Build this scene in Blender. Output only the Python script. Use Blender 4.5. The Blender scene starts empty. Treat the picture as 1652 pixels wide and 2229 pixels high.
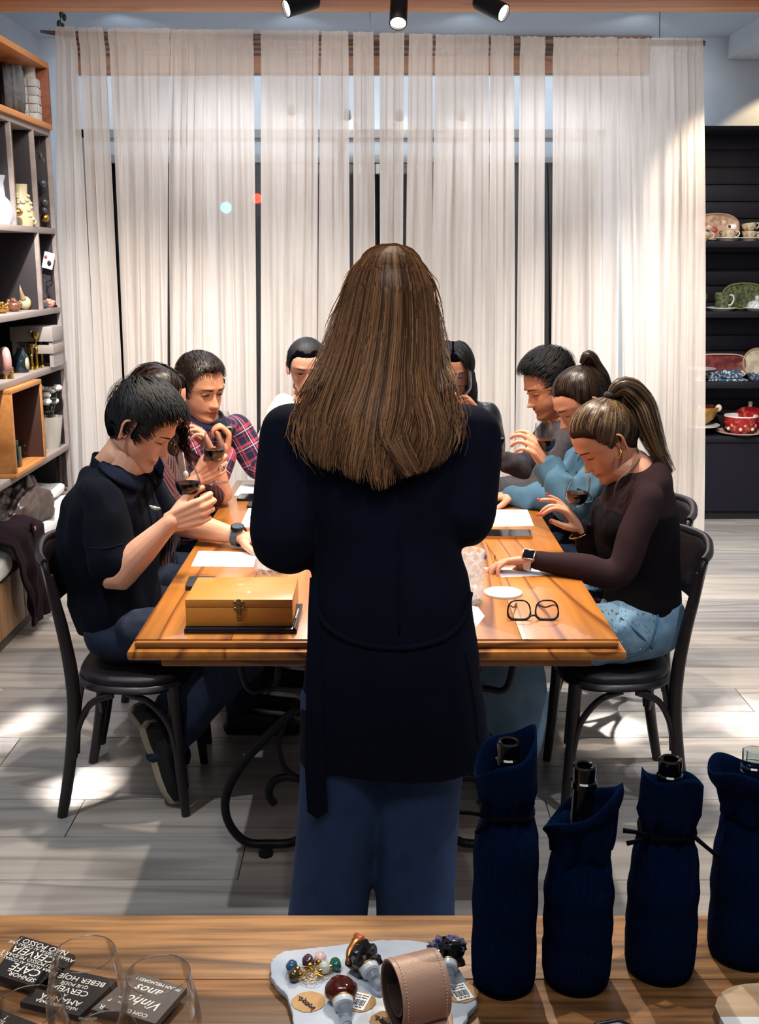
import bpy, bmesh, math, random
import numpy as np
from mathutils import Vector, Matrix, noise

# ------------------------------------------------------------------ camera
S = bpy.context.scene
COL = S.collection
PITCH = math.radians(13.0); FPX = 2400.0; CAMH = 1.7
cd = bpy.data.cameras.new('camera'); cam = bpy.data.objects.new('camera', cd); COL.objects.link(cam)
cam.location = (0, 0, CAMH); cam.rotation_euler = (math.pi/2 - PITCH, 0, 0)
cd.sensor_fit = 'VERTICAL'; cd.sensor_height = 24.0; cd.lens = 24.0*FPX/2229.0
cd.clip_start = .02; cd.clip_end = 100
S.camera = cam

# ------------------------------------------------------------------ world, lights, exposure
S.view_settings.view_transform = 'Standard'; S.view_settings.look = 'None'
S.view_settings.gamma = 1.0; S.view_settings.use_curve_mapping = False
S.view_settings.exposure = 0.7
w = bpy.data.worlds.new('world'); S.world = w; w.use_nodes = True
w.node_tree.nodes['Background'].inputs[0].default_value = (.62, .72, 1.0, 1)
w.node_tree.nodes['Background'].inputs[1].default_value = .05

def spot(name, loc, target, power, angle, blend=.3, col=(1, .9, .78), size=.03):
    l = bpy.data.lights.new(name, 'SPOT'); l.energy = power; l.spot_size = math.radians(angle); l.spot_blend = blend
    l.color = col; l.shadow_soft_size = size
    o = bpy.data.objects.new(name, l); COL.objects.link(o); o.location = loc
    o.rotation_euler = (Vector(target)-Vector(loc)).to_track_quat('-Z', 'Y').to_euler()
    return o
def area(name, loc, target, power, sx, sy, col=(1, .95, .9)):
    l = bpy.data.lights.new(name, 'AREA'); l.shape = 'RECTANGLE'; l.size = sx; l.size_y = sy; l.energy = power; l.color = col
    o = bpy.data.objects.new(name, l); COL.objects.link(o); o.location = loc
    o.rotation_euler = (Vector(target)-Vector(loc)).to_track_quat('-Z', 'Y').to_euler()
    return o
WARM = (1, .87, .72); NEUT = (1, .95, .9); COOL = (.86, .93, 1)
# ceiling track lamps over the dining table (beyond the top of the frame)
spot('table_lamp', (-.45, 3.3, 2.95), (-.35, 3.5, .8), 120, 75, .5, WARM)
spot('table_lamp', (.45, 3.3, 2.95), (.35, 3.5, .8), 120, 75, .5, WARM)
spot('table_lamp', (0, 4.0, 2.95), (0, 4.2, .8), 90, 80, .5, WARM)
spot('hair_rim_light', (.05, 3.05, 2.95), (.03, 2.2, 1.6), 130, 30, .4, WARM)  # unseen spot added to rim-light the standing woman's hair
# unseen lights added to brighten the curtain, white low down and warm above
for lx, pw_ in ((-1.3, 235), (-.45, 215), (.45, 220), (1.35, 300)): spot('curtain_fill', (lx, 4.4, 2.62), (lx*1.1, 6.2, .35), pw_, 66, .9, NEUT)
for lx in (-1.1, 0, 1.1): spot('curtain_fill', (lx, 4.7, 2.9), (lx*1.1, 6.2, 2.1), 26, 75, .8, (1, .84, .70))
spot('curtain_back_lamp', (-.8, 6.95, 2.85), (-.9, 6.3, .4), 60, 120, .6, COOL)
spot('curtain_back_lamp', (.9, 6.95, 2.85), (.9, 6.3, .4), 60, 120, .6, COOL)
# aisle lamps left and right, shop lamps behind the camera over the counter
spot('aisle_lamp', (-1.25, 2.3, 2.95), (-1.3, 2.9, 0), 80, 55, .25, COOL, .015)
spot('aisle_lamp', (1.7, 3.6, 2.95), (1.9, 4.6, 0), 260, 60, .3, NEUT, .015)
spot('aisle_lamp', (1.3, 2.2, 2.95), (1.2, 2.7, 0), 80, 55, .25, COOL, .015)
for a_, b_, pw_, sx_, sy_ in (((-1.75, 2.5, 2.95), (-.98, 3.34, 0), .5, .16, .2), ((2.1, 5.3, 2.9), (.86, 3.8, 0), .55, .2, .16), ((2.3, 2.9, 2.9), (1.38, 3.9, 0), .5, .3, .2), ((-1.6, 2.7, 2.9), (-1.34, 3.8, 0), .35, .1, .34), ((2.2, 3.2, 2.9), (1.25, 3.3, 0), .4, .2, .3), ((-.6, 1.9, 2.95), (-.78, 2.5, 0), .15, .12, .1)):
    area('floor_patch_light', a_, b_, pw_, sx_, sy_, NEUT).data.spread = math.radians(3)  # added narrow beams, no fixtures: they throw the bright patches on the floor
spot('counter_lamp', (.95, 1.7, 2.9), (.5, 1.3, .78), 50, 40, .15, WARM, .012)
spot('counter_lamp', (-.6, .8, 2.9), (-.42, 1.3, .78), 52, 22, .2, WARM, .012)
spot('shelf_lamp', (-.9, 4.9, 2.9), (-1.9, 5.6, 1.5), 22, 70, .5, WARM)
spot('shelf_lamp', (1.9, 5.6, 2.6), (2.1, 7.3, .9), 50, 80, .5, WARM)
spot('niche_lamp', (2.62, 7.1, 2.86), (2.62, 7.4, 2.0), 13, 100, .15, (1, .68, .36))
spot('host_hair_fill', (.1, .75, 2.95), (.03, 2.2, 1.5), 34, 30, .6, NEUT)  # unseen spot added for highlights on the standing woman's hair
for lx in (-1.5, -.5, .5, 1.5, 2.3): spot('wall_fill_light', (lx, 6.6, 2.98), (lx, 7.45, 2.5), 14, 100, .8, COOL)  # unseen spots added to brighten the back wall above the curtain
area('soft_fill_light', (0, .6, 3.0), (0, 2.2, 1.1), 20, 2.2, .8, NEUT)  # soft fill added from the camera side, not a ceiling panel
area('soft_fill_light', (0, 5.2, 3.0), (0, 5.2, 0), 20, 3.0, .8, COOL)  # cool overhead fill added above the far end, no fixture there

# ------------------------------------------------------------------ helpers
def P(px, py, Y):
    """point of the room at distance Y that the camera sees at pixel (px, py)"""
    u = (px-826)/FPX; v = (py-1114.5)/FPX
    t = Y/(math.cos(PITCH)-v*math.sin(PITCH))
    return Vector((u*t, Y, CAMH+(-math.sin(PITCH)-v*math.cos(PITCH))*t))
def PZ(px, py, z):
    u = (px-826)/FPX; v = (py-1114.5)/FPX
    t = (z-CAMH)/(-math.sin(PITCH)-v*math.cos(PITCH))
    return Vector((u*t, t*(math.cos(PITCH)-v*math.sin(PITCH)), z))
def PX(px, py, x):
    u = (px-826)/FPX; v = (py-1114.5)/FPX
    t = x/u
    return Vector((x, t*(math.cos(PITCH)-v*math.sin(PITCH)), CAMH+(-math.sin(PITCH)-v*math.cos(PITCH))*t))
def lin(h):
    h = h.lstrip('#'); c = [int(h[i:i+2], 16)/255 for i in (0, 2, 4)]
    return tuple(x/12.92 if x <= .04045 else ((x+.055)/1.055)**2.4 for x in c)+(1,)
MATS = {}
def mat(name, col, rough=.6, metal=0., spec=.5, col2=None, nscale=30, stretch=(1, 1, 1), bump=0., bscale=None, sheen=0.,
        coat=0., emit=0., trans=0., ior=1.45, detail=3, sss=0., vcol=None, contrast=(.3, .7)):
    if name in MATS: return MATS[name]
    m = bpy.data.materials.new(name); m.use_nodes = True; MATS[name] = m
    nt = m.node_tree; N = nt.nodes; L = nt.links; b = N['Principled BSDF']
    b.inputs['Roughness'].default_value = rough; b.inputs['Metallic'].default_value = metal
    b.inputs['Specular IOR Level'].default_value = spec; b.inputs['Coat Weight'].default_value = coat
    b.inputs['Coat Roughness'].default_value = .1
    b.inputs['Sheen Weight'].default_value = sheen; b.inputs['Transmission Weight'].default_value = trans
    b.inputs['IOR'].default_value = ior
    if sss:
        b.inputs['Subsurface Weight'].default_value = sss; b.inputs['Subsurface Radius'].default_value = (.012, .005, .003)
        b.inputs['Subsurface Scale'].default_value = .6
    c = lin(col); b.inputs['Base Color'].default_value = c
    tc = N.new('ShaderNodeTexCoord'); mp = N.new('ShaderNodeMapping'); mp.inputs['Scale'].default_value = stretch
    L.new(tc.outputs['Object'], mp.inputs['Vector'])
    src = None
    if col2:
        nz = N.new('ShaderNodeTexNoise'); nz.inputs['Scale'].default_value = nscale; nz.inputs['Detail'].default_value = detail
        L.new(mp.outputs[0], nz.inputs['Vector'])
        cr = N.new('ShaderNodeValToRGB'); cr.color_ramp.elements[0].color = c; cr.color_ramp.elements[1].color = lin(col2)
        cr.color_ramp.elements[0].position = contrast[0]; cr.color_ramp.elements[1].position = contrast[1]
        L.new(nz.outputs['Fac'], cr.inputs['Fac']); src = cr.outputs['Color']
    if vcol:
        at = N.new('ShaderNodeAttribute'); at.attribute_name = vcol
        if src is not None:
            mx = N.new('ShaderNodeMix'); mx.data_type = 'RGBA'; mx.blend_type = 'MULTIPLY'; mx.inputs[0].default_value = 1
            L.new(src, mx.inputs[6]); L.new(at.outputs['Color'], mx.inputs[7]); src = mx.outputs[2]
        else: src = at.outputs['Color']
    if src is not None: L.new(src, b.inputs['Base Color'])
    if bump:
        n2 = N.new('ShaderNodeTexNoise'); n2.inputs['Scale'].default_value = bscale or nscale; n2.inputs['Detail'].default_value = 4
        L.new(mp.outputs[0], n2.inputs['Vector'])
        bp = N.new('ShaderNodeBump'); bp.inputs['Strength'].default_value = bump; bp.inputs['Distance'].default_value = .01
        L.new(n2.outputs['Fac'], bp.inputs['Height']); L.new(bp.outputs[0], b.inputs['Normal'])
    if emit:
        b.inputs['Emission Color'].default_value = c; b.inputs['Emission Strength'].default_value = emit
    return m
def wood(name, light, dark, scale=6., along='Y', rough=.4, dist=3., fine=.25, coat=0., bump=.05, rings=1.0):
    """plain-sawn timber: growth rings cut lengthwise, plus fine pores along the grain"""
    if name in MATS: return MATS[name]
    m = bpy.data.materials.new(name); m.use_nodes = True; MATS[name] = m
    nt = m.node_tree; N = nt.nodes; L = nt.links; b = N['Principled BSDF']
    b.inputs['Roughness'].default_value = rough; b.inputs['Coat Weight'].default_value = coat
    tc = N.new('ShaderNodeTexCoord'); mp = N.new('ShaderNodeMapping')
    oi = N.new('ShaderNodeObjectInfo'); ml = N.new('ShaderNodeVectorMath'); ml.operation = 'SCALE'
    cb = N.new('ShaderNodeCombineXYZ')
    for i in range(3): L.new(oi.outputs['Random'], cb.inputs[i])
    L.new(cb.outputs[0], ml.inputs[0]); ml.inputs['Scale'].default_value = 7.0
    ad = N.new('ShaderNodeVectorMath'); L.new(tc.outputs['Object'], ad.inputs[0]); L.new(ml.outputs[0], ad.inputs[1])
    L.new(ad.outputs[0], mp.inputs['Vector'])
    k = {'X': (.12, 1, 1), 'Y': (1, .12, 1), 'Z': (1, 1, .12)}[along]
    mp.inputs['Scale'].default_value = k
    nz = N.new('ShaderNodeTexNoise'); nz.inputs['Scale'].default_value = scale*.55; nz.inputs['Detail'].default_value = 2
    L.new(mp.outputs[0], nz.inputs['Vector'])
    mu = N.new('ShaderNodeMath'); mu.operation = 'MULTIPLY'; mu.inputs[1].default_value = 9.*rings; L.new(nz.outputs['Fac'], mu.inputs[0])
    fr = N.new('ShaderNodeMath'); fr.operation = 'FRACT'; L.new(mu.outputs[0], fr.inputs[0])
    cr = N.new('ShaderNodeValToRGB'); L.new(fr.outputs[0], cr.inputs['Fac'])
    e = cr.color_ramp.elements; e[0].position = 0.; e[0].color = lin(light); e[1].position = .8; e[1].color = lin(light)
    q = e.new(.93); q.color = lin(dark); q = e.new(1.0); q.color = lin(light)
    n2 = N.new('ShaderNodeTexNoise'); n2.inputs['Scale'].default_value = scale*9; n2.inputs['Detail'].default_value = 4
    m2 = N.new('ShaderNodeMapping'); m2.inputs['Scale'].default_value = tuple(.06 if x < 1 else 1 for x in k)
    L.new(ad.outputs[0], m2.inputs['Vector']); L.new(m2.outputs[0], n2.inputs['Vector'])
    mx = N.new('ShaderNodeMix'); mx.data_type = 'RGBA'; mx.blend_type = 'MIX'
    c2 = N.new('ShaderNodeMapRange'); c2.inputs[1].default_value = .38; c2.inputs[2].default_value = .68; c2.inputs[4].default_value = min(1, fine*2.2); L.new(n2.outputs['Fac'], c2.inputs[0])
    L.new(c2.outputs[0], mx.inputs[0]); L.new(cr.outputs['Color'], mx.inputs[6]); mx.inputs[7].default_value = lin(dark)
    L.new(mx.outputs[2], b.inputs['Base Color'])
    bp = N.new('ShaderNodeBump'); bp.inputs['Strength'].default_value = bump; bp.inputs['Distance'].default_value = .004
    L.new(n2.outputs['Fac'], bp.inputs['Height']); L.new(bp.outputs[0], b.inputs['Normal'])
    return m
def thin_glass(name='thin_clear_glass', tint=(1, 1, 1, 1), base=.04, k=.85):
    if name in MATS: return MATS[name]
    m = bpy.data.materials.new(name); m.use_nodes = True; MATS[name] = m
    nt = m.node_tree; N = nt.nodes; L = nt.links; N.remove(N['Principled BSDF'])
    t = N.new('ShaderNodeBsdfTransparent'); t.inputs[0].default_value = tint
    g = N.new('ShaderNodeBsdfGlossy'); g.inputs['Roughness'].default_value = .02
    lw = N.new('ShaderNodeLayerWeight'); lw.inputs['Blend'].default_value = .12
    mu = N.new('ShaderNodeMath'); mu.operation = 'MULTIPLY_ADD'; mu.inputs[1].default_value = k; mu.inputs[2].default_value = base
    L.new(lw.outputs['Fresnel'], mu.inputs[0])
    mx = N.new('ShaderNodeMixShader'); L.new(mu.outputs[0], mx.inputs[0]); L.new(t.outputs[0], mx.inputs[1]); L.new(g.outputs[0], mx.inputs[2])
    L.new(mx.outputs[0], N['Material Output'].inputs['Surface'])
    return m

class B:
    """collects vertices and faces that become one mesh object"""
    def __init__(s): s.v = []; s.f = []; s.m = []
    def add(s, v, f, mi=0):
        o = len(s.v); s.v += [tuple(x) for x in v]; s.f += [tuple(i+o for i in q) for q in f]; s.m += [mi]*len(f); return s
    def box(s, c, d, rot=None, bev=0., mi=0):
        bm = bmesh.new(); bmesh.ops.create_cube(bm, size=1)
        for q in bm.verts: q.co = Vector((q.co.x*d[0], q.co.y*d[1], q.co.z*d[2]))
        if bev: bmesh.ops.bevel(bm, geom=bm.edges[:], offset=min(bev, min(d)*.45), segments=2, profile=.5, affect='EDGES')
        if rot is not None: bmesh.ops.transform(bm, matrix=rot.to_4x4(), verts=bm.verts)
        v = [q.co+Vector(c) for q in bm.verts]; bm.verts.index_update()
        s.add(v, [[q.index for q in f.verts] for f in bm.faces], mi); bm.free(); return s
    def tube(s, path, rad, n=10, cap=True, side=None, asp=1., mi=0, sub=1):
        pts = [Vector(p) for p in path]; rs = list(rad) if hasattr(rad, '__len__') else [rad]*len(pts)
        asps = list(asp) if hasattr(asp, '__len__') else [asp]*len(pts)
        if sub > 1: pts, rs, asps = cr_path(pts, rs, asps, sub)
        rings = []; up = Vector(side) if side is not None else None
        for i, p in enumerate(pts):
            t = (pts[min(i+1, len(pts)-1)]-pts[max(i-1, 0)])
            t = t.normalized() if t.length > 1e-9 else Vector((0, 0, 1))
            if up is None: up = Vector((0, 0, 1)) if abs(t.z) < .9 else Vector((1, 0, 0)); up = (up-t*up.dot(t)).normalized()
            a = up-t*up.dot(t); a = a.normalized() if a.length > 1e-6 else t.orthogonal().normalized()
            if side is None: up = a
            b = t.cross(a)
            rings.append([p+a*math.cos(2*math.pi*j/n)*rs[i]+b*math.sin(2*math.pi*j/n)*rs[i]*asps[i] for j in range(n)])
        v = [q for r in rings for q in r]; f = []
        for i in range(len(rings)-1):
            for j in range(n): f.append((i*n+j, i*n+(j+1) % n, (i+1)*n+(j+1) % n, (i+1)*n+j))
        if cap:
            f.append(tuple(range(n))[::-1]); f.append(tuple((len(rings)-1)*n+j for j in range(n)))
        return s.add(v, f, mi)
    def lathe(s, prof, c=(0, 0, 0), n=24, mat4=None, mi=0, cap=False, jit=None):
        v = []; f = []
        for k, (r, z) in enumerate(prof):
            for j in range(n):
                a = 2*math.pi*j/n; rr = r*(jit(a, k) if jit else 1)
                v.append(Vector((rr*math.cos(a), rr*math.sin(a), z)))
        for i in range(len(prof)-1):
            for j in range(n): f.append((i*n+j, i*n+(j+1) % n, (i+1)*n+(j+1) % n, (i+1)*n+j))
        if cap: f.append(tuple(range(n))[::-1]); f.append(tuple((len(prof)-1)*n+j for j in range(n)))
        if mat4 is not None: v = [mat4 @ q for q in v]
        return s.add([q+Vector(c) for q in v], f, mi)
    def prism(s, out, z0, z1, mat4=None, mi=0):
        n = len(out); v = [Vector((x, y, z0)) for x, y in out]+[Vector((x, y, z1)) for x, y in out]
        f = [tuple(range(n))[::-1], tuple(range(n, 2*n))]+[(i, (i+1) % n, n+(i+1) % n, n+i) for i in range(n)]
        if mat4 is not None: v = [mat4 @ q for q in v]
        return s.add(v, f, mi)
    def grid(s, fn, nu, nv, closed_u=False, mi=0):
        v = [fn(i/(nu if closed_u else nu-1), j/(nv-1)) for j in range(nv) for i in range(nu)]; f = []
        for j in range(nv-1):
            for i in range(nu if closed_u else nu-1): f.append((j*nu+i, j*nu+(i+1) % nu, (j+1)*nu+(i+1) % nu, (j+1)*nu+i))
        return s.add(v, f, mi)
    def ball(s, c, r, n=12, m=8, mi=0, rot=None):
        r = r if hasattr(r, '__len__') else (r, r, r)
        v = []; f = []
        for i in range(1, m):
            a = math.pi*i/m
            for j in range(n):
                q = Vector((r[0]*math.sin(a)*math.cos(2*math.pi*j/n), r[1]*math.sin(a)*math.sin(2*math.pi*j/n), r[2]*math.cos(a)))
                v.append(q)
        v.append(Vector((0, 0, r[2]))); v.append(Vector((0, 0, -r[2]))); t = len(v)-2
        for i in range(m-2):
            for j in range(n): f.append((i*n+j, (i+1)*n+j, (i+1)*n+(j+1) % n, i*n+(j+1) % n))
        for j in range(n): f.append((t, j, (j+1) % n)); f.append((t+1, (m-2)*n+(j+1) % n, (m-2)*n+j))
        if rot is not None: v = [rot @ q for q in v]
        return s.add([q+Vector(c) for q in v], f, mi)
    def obj(s, name, material, parent=None, smooth=35, label=None, cat=None, group=None, kind=None, solid=0.):
        me = bpy.data.meshes.new(name); me.from_pydata(s.v, [], s.f)
        ms = material if isinstance(material, (list, tuple)) else [material]
        for m in ms: me.materials.append(m)
        if len(ms) > 1: me.polygons.foreach_set('material_index', s.m)
        return link(me, name, parent, smooth, label, cat, group, kind, solid)
def cr_path(pts, rs, asps, sub):
    op, orr, oa = [], [], []
    n = len(pts)
    for i in range(n-1):
        p0, p1, p2, p3 = pts[max(i-1, 0)], pts[i], pts[i+1], pts[min(i+2, n-1)]
        for k in range(sub):
            t = k/sub; t2 = t*t; t3 = t2*t
            op.append(.5*((2*p1)+(p2-p0)*t+(2*p0-5*p1+4*p2-p3)*t2+(3*p1-p0-3*p2+p3)*t3))
            s = t*t*(3-2*t); orr.append(rs[i]*(1-s)+rs[i+1]*s); oa.append(asps[i]*(1-s)+asps[i+1]*s)
    op.append(pts[-1]); orr.append(rs[-1]); oa.append(asps[-1])
    return op, orr, oa
def smooth_path(pts, sub=6):
    return cr_path([Vector(p) for p in pts], [0]*len(pts), [0]*len(pts), sub)[0]
def tag(o, label=None, cat=None, group=None, kind=None):
    if label: o['label'] = label
    if cat: o['category'] = cat
    if group: o['group'] = group
    if kind: o['kind'] = kind
    return o
def link(me, name, parent=None, smooth=35, label=None, cat=None, group=None, kind=None, solid=0.):
    if smooth:
        me.polygons.foreach_set('use_smooth', [True]*len(me.polygons))
        if smooth < 180: me.set_sharp_from_angle(angle=math.radians(smooth))
    me.update()
    o = bpy.data.objects.new(name, me); COL.objects.link(o)
    if parent is not None: o.parent = parent
    if solid:
        md = o.modifiers.new('thickness', 'SOLIDIFY'); md.thickness = solid; md.offset = 0
    return tag(o, label, cat, group, kind)
def empty(name, label, cat, loc=(0, 0, 0), rz=0., group=None):
    o = bpy.data.objects.new(name, None); COL.objects.link(o); o.location = loc; o.rotation_euler = (0, 0, rz); o.empty_display_size = .1
    return tag(o, label, cat, group)
def dup(o, loc=None, rz=None, label=None, group=None, parent=None):
    c = o.copy(); COL.objects.link(c)
    if parent is not None: c.parent = parent
    if loc is not None: c.location = loc
    if rz is not None: c.rotation_euler = (0, 0, rz)
    tag(c, label, None, group)
    for ch in list(o.children): dup(ch, parent=c)
    return c
def Rz(a): return Matrix.Rotation(a, 4, 'Z')
def Rx(a): return Matrix.Rotation(a, 4, 'X')
def Ry(a): return Matrix.Rotation(a, 4, 'Y')
def T(x, y=None, z=None):
    return Matrix.Translation(Vector((x, y, z)) if y is not None else Vector(x))
def txt(body, size, name, material, parent, M, align='CENTER', ext=.0004, shear=0., kind=None):
    cu = bpy.data.curves.new(name, 'FONT'); cu.body = body; cu.size = size; cu.align_x = align; cu.align_y = 'CENTER'; cu.extrude = ext
    cu.shear = shear; cu.resolution_u = 2
    o = bpy.data.objects.new('tmp', cu); COL.objects.link(o)
    dg = bpy.context.evaluated_depsgraph_get(); me = bpy.data.meshes.new_from_object(o.evaluated_get(dg))
    bpy.data.objects.remove(o); me.name = name; me.transform(M)
    me.materials.clear(); me.materials.append(material)
    return link(me, name, parent, 0, kind=kind)
RNG = random.Random(7)
# ------------------------------------------------------------------ room shell
YB = 7.45; XL = -2.15; XR = 3.3; ZC = 3.05
white_wall = mat('pale_wall_paint', '#c3cfdc', .8, col2='#cdd6e0', nscale=3)
warm_white = mat('warm_white_paint', '#d9d2c6', .8, col2='#e0dacf', nscale=3)
floor_root = None
sub = B().box((.55, 3.9, -.03), (5.6, 7.8, .04)); floor_root = sub.obj('floor', mat('floor_underlay', '#5d5a58', .9), kind='structure')
pm = [wood('floor_plank_grey_a', '#9d9994', '#78736f', 3., 'X', .38, fine=.3, bump=.03),
      wood('floor_plank_grey_b', '#8f8c8a', '#6d6967', 3., 'X', .38, fine=.3, bump=.03),
      wood('floor_plank_grey_c', '#a8a19a', '#857d76', 3., 'X', .38, fine=.3, bump=.03)]
pw, pl = .235, 1.48
rows = int(6.6/pw); mesh_cache = {}
for r in range(rows):
    off = RNG.random()*pl
    for c in range(-1, 5):
        x0 = XL-off+c*pl+.0; x1 = x0+pl
        x0 = max(x0, XL); x1 = min(x1, XR)
        if x1-x0 < .05: continue
        ml = pm[RNG.randrange(3)]
        b = B().box((0, 0, 0), (x1-x0-.003, pw-.003, .014), bev=.0012)
        b.obj('plank', ml, floor_root, 0).location = ((x0+x1)/2, .9+pw*(r+.5), -.007)
B().box((XL-.05, 3.9, ZC/2), (.1, 7.8, ZC)).obj('wall_left', white_wall, kind='structure')
B().box((XR+.05, 3.9, ZC/2), (.1, 7.8, ZC)).obj('wall_right', white_wall, kind='structure')
B().box((.55, 3.9, ZC+.04), (5.8, 7.8, .08)).obj('ceiling', mat('ceiling_paint', '#b9c6d4', .85), kind='structure')
# back wall with a wide window opening: below, above, sides
WX0, WX1, WZ0, WZ1 = -1.95, 1.45, .12, 2.50
bw = B()
bw.box(((XL+WX0)/2, YB+.06, ZC/2), (WX0-XL, .12, ZC)).box(((WX1+XR)/2, YB+.06, ZC/2), (XR-WX1, .12, ZC))
bw.box(((WX0+WX1)/2, YB+.06, WZ0/2), (WX1-WX0, .12, WZ0)).box(((WX0+WX1)/2, YB+.06, (WZ1+ZC)/2), (WX1-WX0, .12, ZC-WZ1))
bw.obj('wall_back', white_wall, kind='structure')
# dropped bulkhead on the right, warm underneath
bx0 = P(1583, 100, YB-.02).x; bz = P(1583, 130, YB-.02).z
B().box(((bx0+XR)/2, 5.9, (bz+ZC)/2), (XR-bx0, 3.0, ZC-bz)).obj('trim_bulkhead', white_wall, kind='structure')
# window
alu = mat('pale_window_frame', '#8d8f92', .45, .3)
win = empty('window_1', None, None, ((WX0+WX1)/2, YB, 0)); win['kind'] = 'structure'
cxw = (WX0+WX1)/2; ww = WX1-WX0; tz = 2.32
f = B().box((0, .02, WZ0+.03), (ww, .06, .06)).box((0, .02, WZ1-.025), (ww, .06, .05))
for sx in (-1, 1): f.box((sx*(ww/2-.025), .02, (WZ0+WZ1)/2), (.05, .06, WZ1-WZ0))
f.obj('window_frame', alu, win)
B().box((0, .02, tz), (ww-.1, .07, .05), bev=.004).obj('transom', alu, win)
ng = 4
for i in range(1, ng):
    B().box((-ww/2+ww*i/ng, .02, (WZ0+WZ1)/2), (.05, .06, WZ1-WZ0-.1)).obj('mullion', alu, win)
pane_m = thin_glass('window_glass', (.85, .92, .98, 1), .06, .6)
for i in range(ng):
    w_ = ww/ng-.05
    B().box((-ww/2+ww*(i+.5)/ng, .03, (WZ0+.06+tz-.025)/2), (w_, .008, tz-.025-WZ0-.06)).obj('pane', pane_m, win, 0)
    B().box((-ww/2+ww*(i+.5)/ng, .03, (tz+.025+WZ1-.05)/2), (w_, .008, WZ1-.05-tz-.025)).obj('transom_pane', mat('frosted_transom', '#a9b6c4', .5), win, 0)
# street outside: dark pavement and lamps
B().box((0, 11.5, -.2), (20, 7.5, .1)).obj('street_pavement', mat('dark_asphalt', '#0c0f16', .9), kind='structure')
B().box((0, 15.3, 2.5), (22, .2, 6)).obj('wall_outside', mat('night_facade', '#060a14', .9), kind='structure')
def street_lamp(px, py, Y, col, r, label, em):
    p = P(px, py, Y); e = empty('traffic_light', label, 'light', (p.x, p.y, -.15))
    z = p.z+.15
    B().tube([(0, .1, 0), (0, .1, z+.2)], .04, 8).obj('pole', mat('lamp_black', '#0a0c10', .5), e)
    B().box((0, .06, z), (.26, .12, .34), bev=.02).obj('housing', mat('lamp_black', '#0a0c10', .5), e)
    B().ball((0, -.01, z), (r, .03, r)).obj('lens', mat('lens_'+col[1:], col, .3, emit=em), e)
street_lamp(492, 452, 11.0, '#12f0e6', .05, 'teal lit round light glowing outside through the sheer curtain', 110)
street_lamp(560, 432, 12.0, '#ff1508', .05, 'small red light outside seen in the gap between curtain panels', 14)

for i, (px, py) in enumerate(((635, 246), (756, 256), (869, 258), (1005, 257))):
    p = P(px, py, YB-.12); e = empty('small_spotlight', ('first small lit spotlight behind the curtain from the left', 'second small lit spotlight behind the curtain from the left', 'third small lit spotlight behind the curtain from the left', 'rightmost small lit spotlight behind the curtain')[i], 'lamp', p, group='small spotlights behind the curtain')
    B().lathe([(0, .05), (.022, .05), (.026, 0), (.022, 0), (.02, .01)], n=16, mat4=Rx(.9)).obj('lamp_body', mat('pale_metal', '#b9bcc0', .4, .6), e); B().lathe([(0, .012), (.02, .012)], n=16, mat4=Rx(.9)).obj('bulb', mat('small_lamp_glow', '#fff1dc', .4, emit=45), e)
    B().box((0, .07, .02), (.03, .11, .02)).obj('bracket', mat('pale_metal', '#b9bcc0', .4, .6), e)
# ------------------------------------------------------------------ ceiling beam and track lamps
beamw = wood('beam_timber', '#b07045', '#8a5030', 4., 'X', .5)
beamw2 = wood('beam_timber_light', '#d69a63', '#b37443', 4., 'X', .5)
yb = 4.55; zb = P(826, 26, yb+.16).z
bm_ = empty('ceiling_beam', 'orange timber beam across the ceiling above the curtain', 'beam', (.5, yb, zb))
B().box((0, 0, .09), (5.4, .14, .18), bev=.004).obj('upper_board', beamw, bm_)
B().box((0, .115, .04), (5.4, .09, .08), bev=.004).obj('lower_board', beamw2, bm_)
blk = mat('matt_black_metal', '#0b0e14', .45, .2)
def track_lamp(a, b, Y, label):
    pa = P(a[0], a[1], Y); pb = P(b[0], b[1], Y-.06)
    e = empty('track_lamp', label, 'lamp', pa, group='black track lamps under the beam')
    d = (pb-pa); L_ = .13; d.normalize()
    q = d.to_track_quat('Z', 'Y').to_matrix().to_4x4()
    B().lathe([(.0, 0), (.03, 0), (.033, .006), (.033, L_), (.029, L_), (.029, L_-.012), (0, L_-.012)], n=24, mat4=q).obj('lamp_body', blk, e)
    B().lathe([(0, L_-.010), (.0285, L_-.010)], n=24, mat4=q).obj('bulb', mat('lamp_glow', '#fff4e6', .4, emit=9), e)
    zt = zb-pa.z
    B().tube([(0, 0, .0), (0, 0, zt+.005)], .008, 8).box((0, 0, zt-.004), (.05, .03, .012), bev=.003).obj('bracket', blk, e)
    spot('track_lamp_light', pa+d*(L_+.004), pa+d*2, 60, 60, .5, NEUT, .025)
yt = yb-.1
track_lamp((688, -2), (618, 20), yt, 'left track lamp pointing away to the left under the timber beam')
track_lamp((869, -6), (867, 40), yt, 'middle track lamp with its lit face towards the room')
track_lamp((1040, 0), (1088, 24), yt, 'third track lamp tilted to the right with a bright face')
B().box((0, 0, 0), (.07, .03, .03), bev=.004).obj('junction_clip', mat('clip_beige', '#b79a86', .6), label='small beige clip fixed under the timber beam at left', cat='clip').location = (P(338, 12, yb).x, yb-.09, zb+.013)

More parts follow.
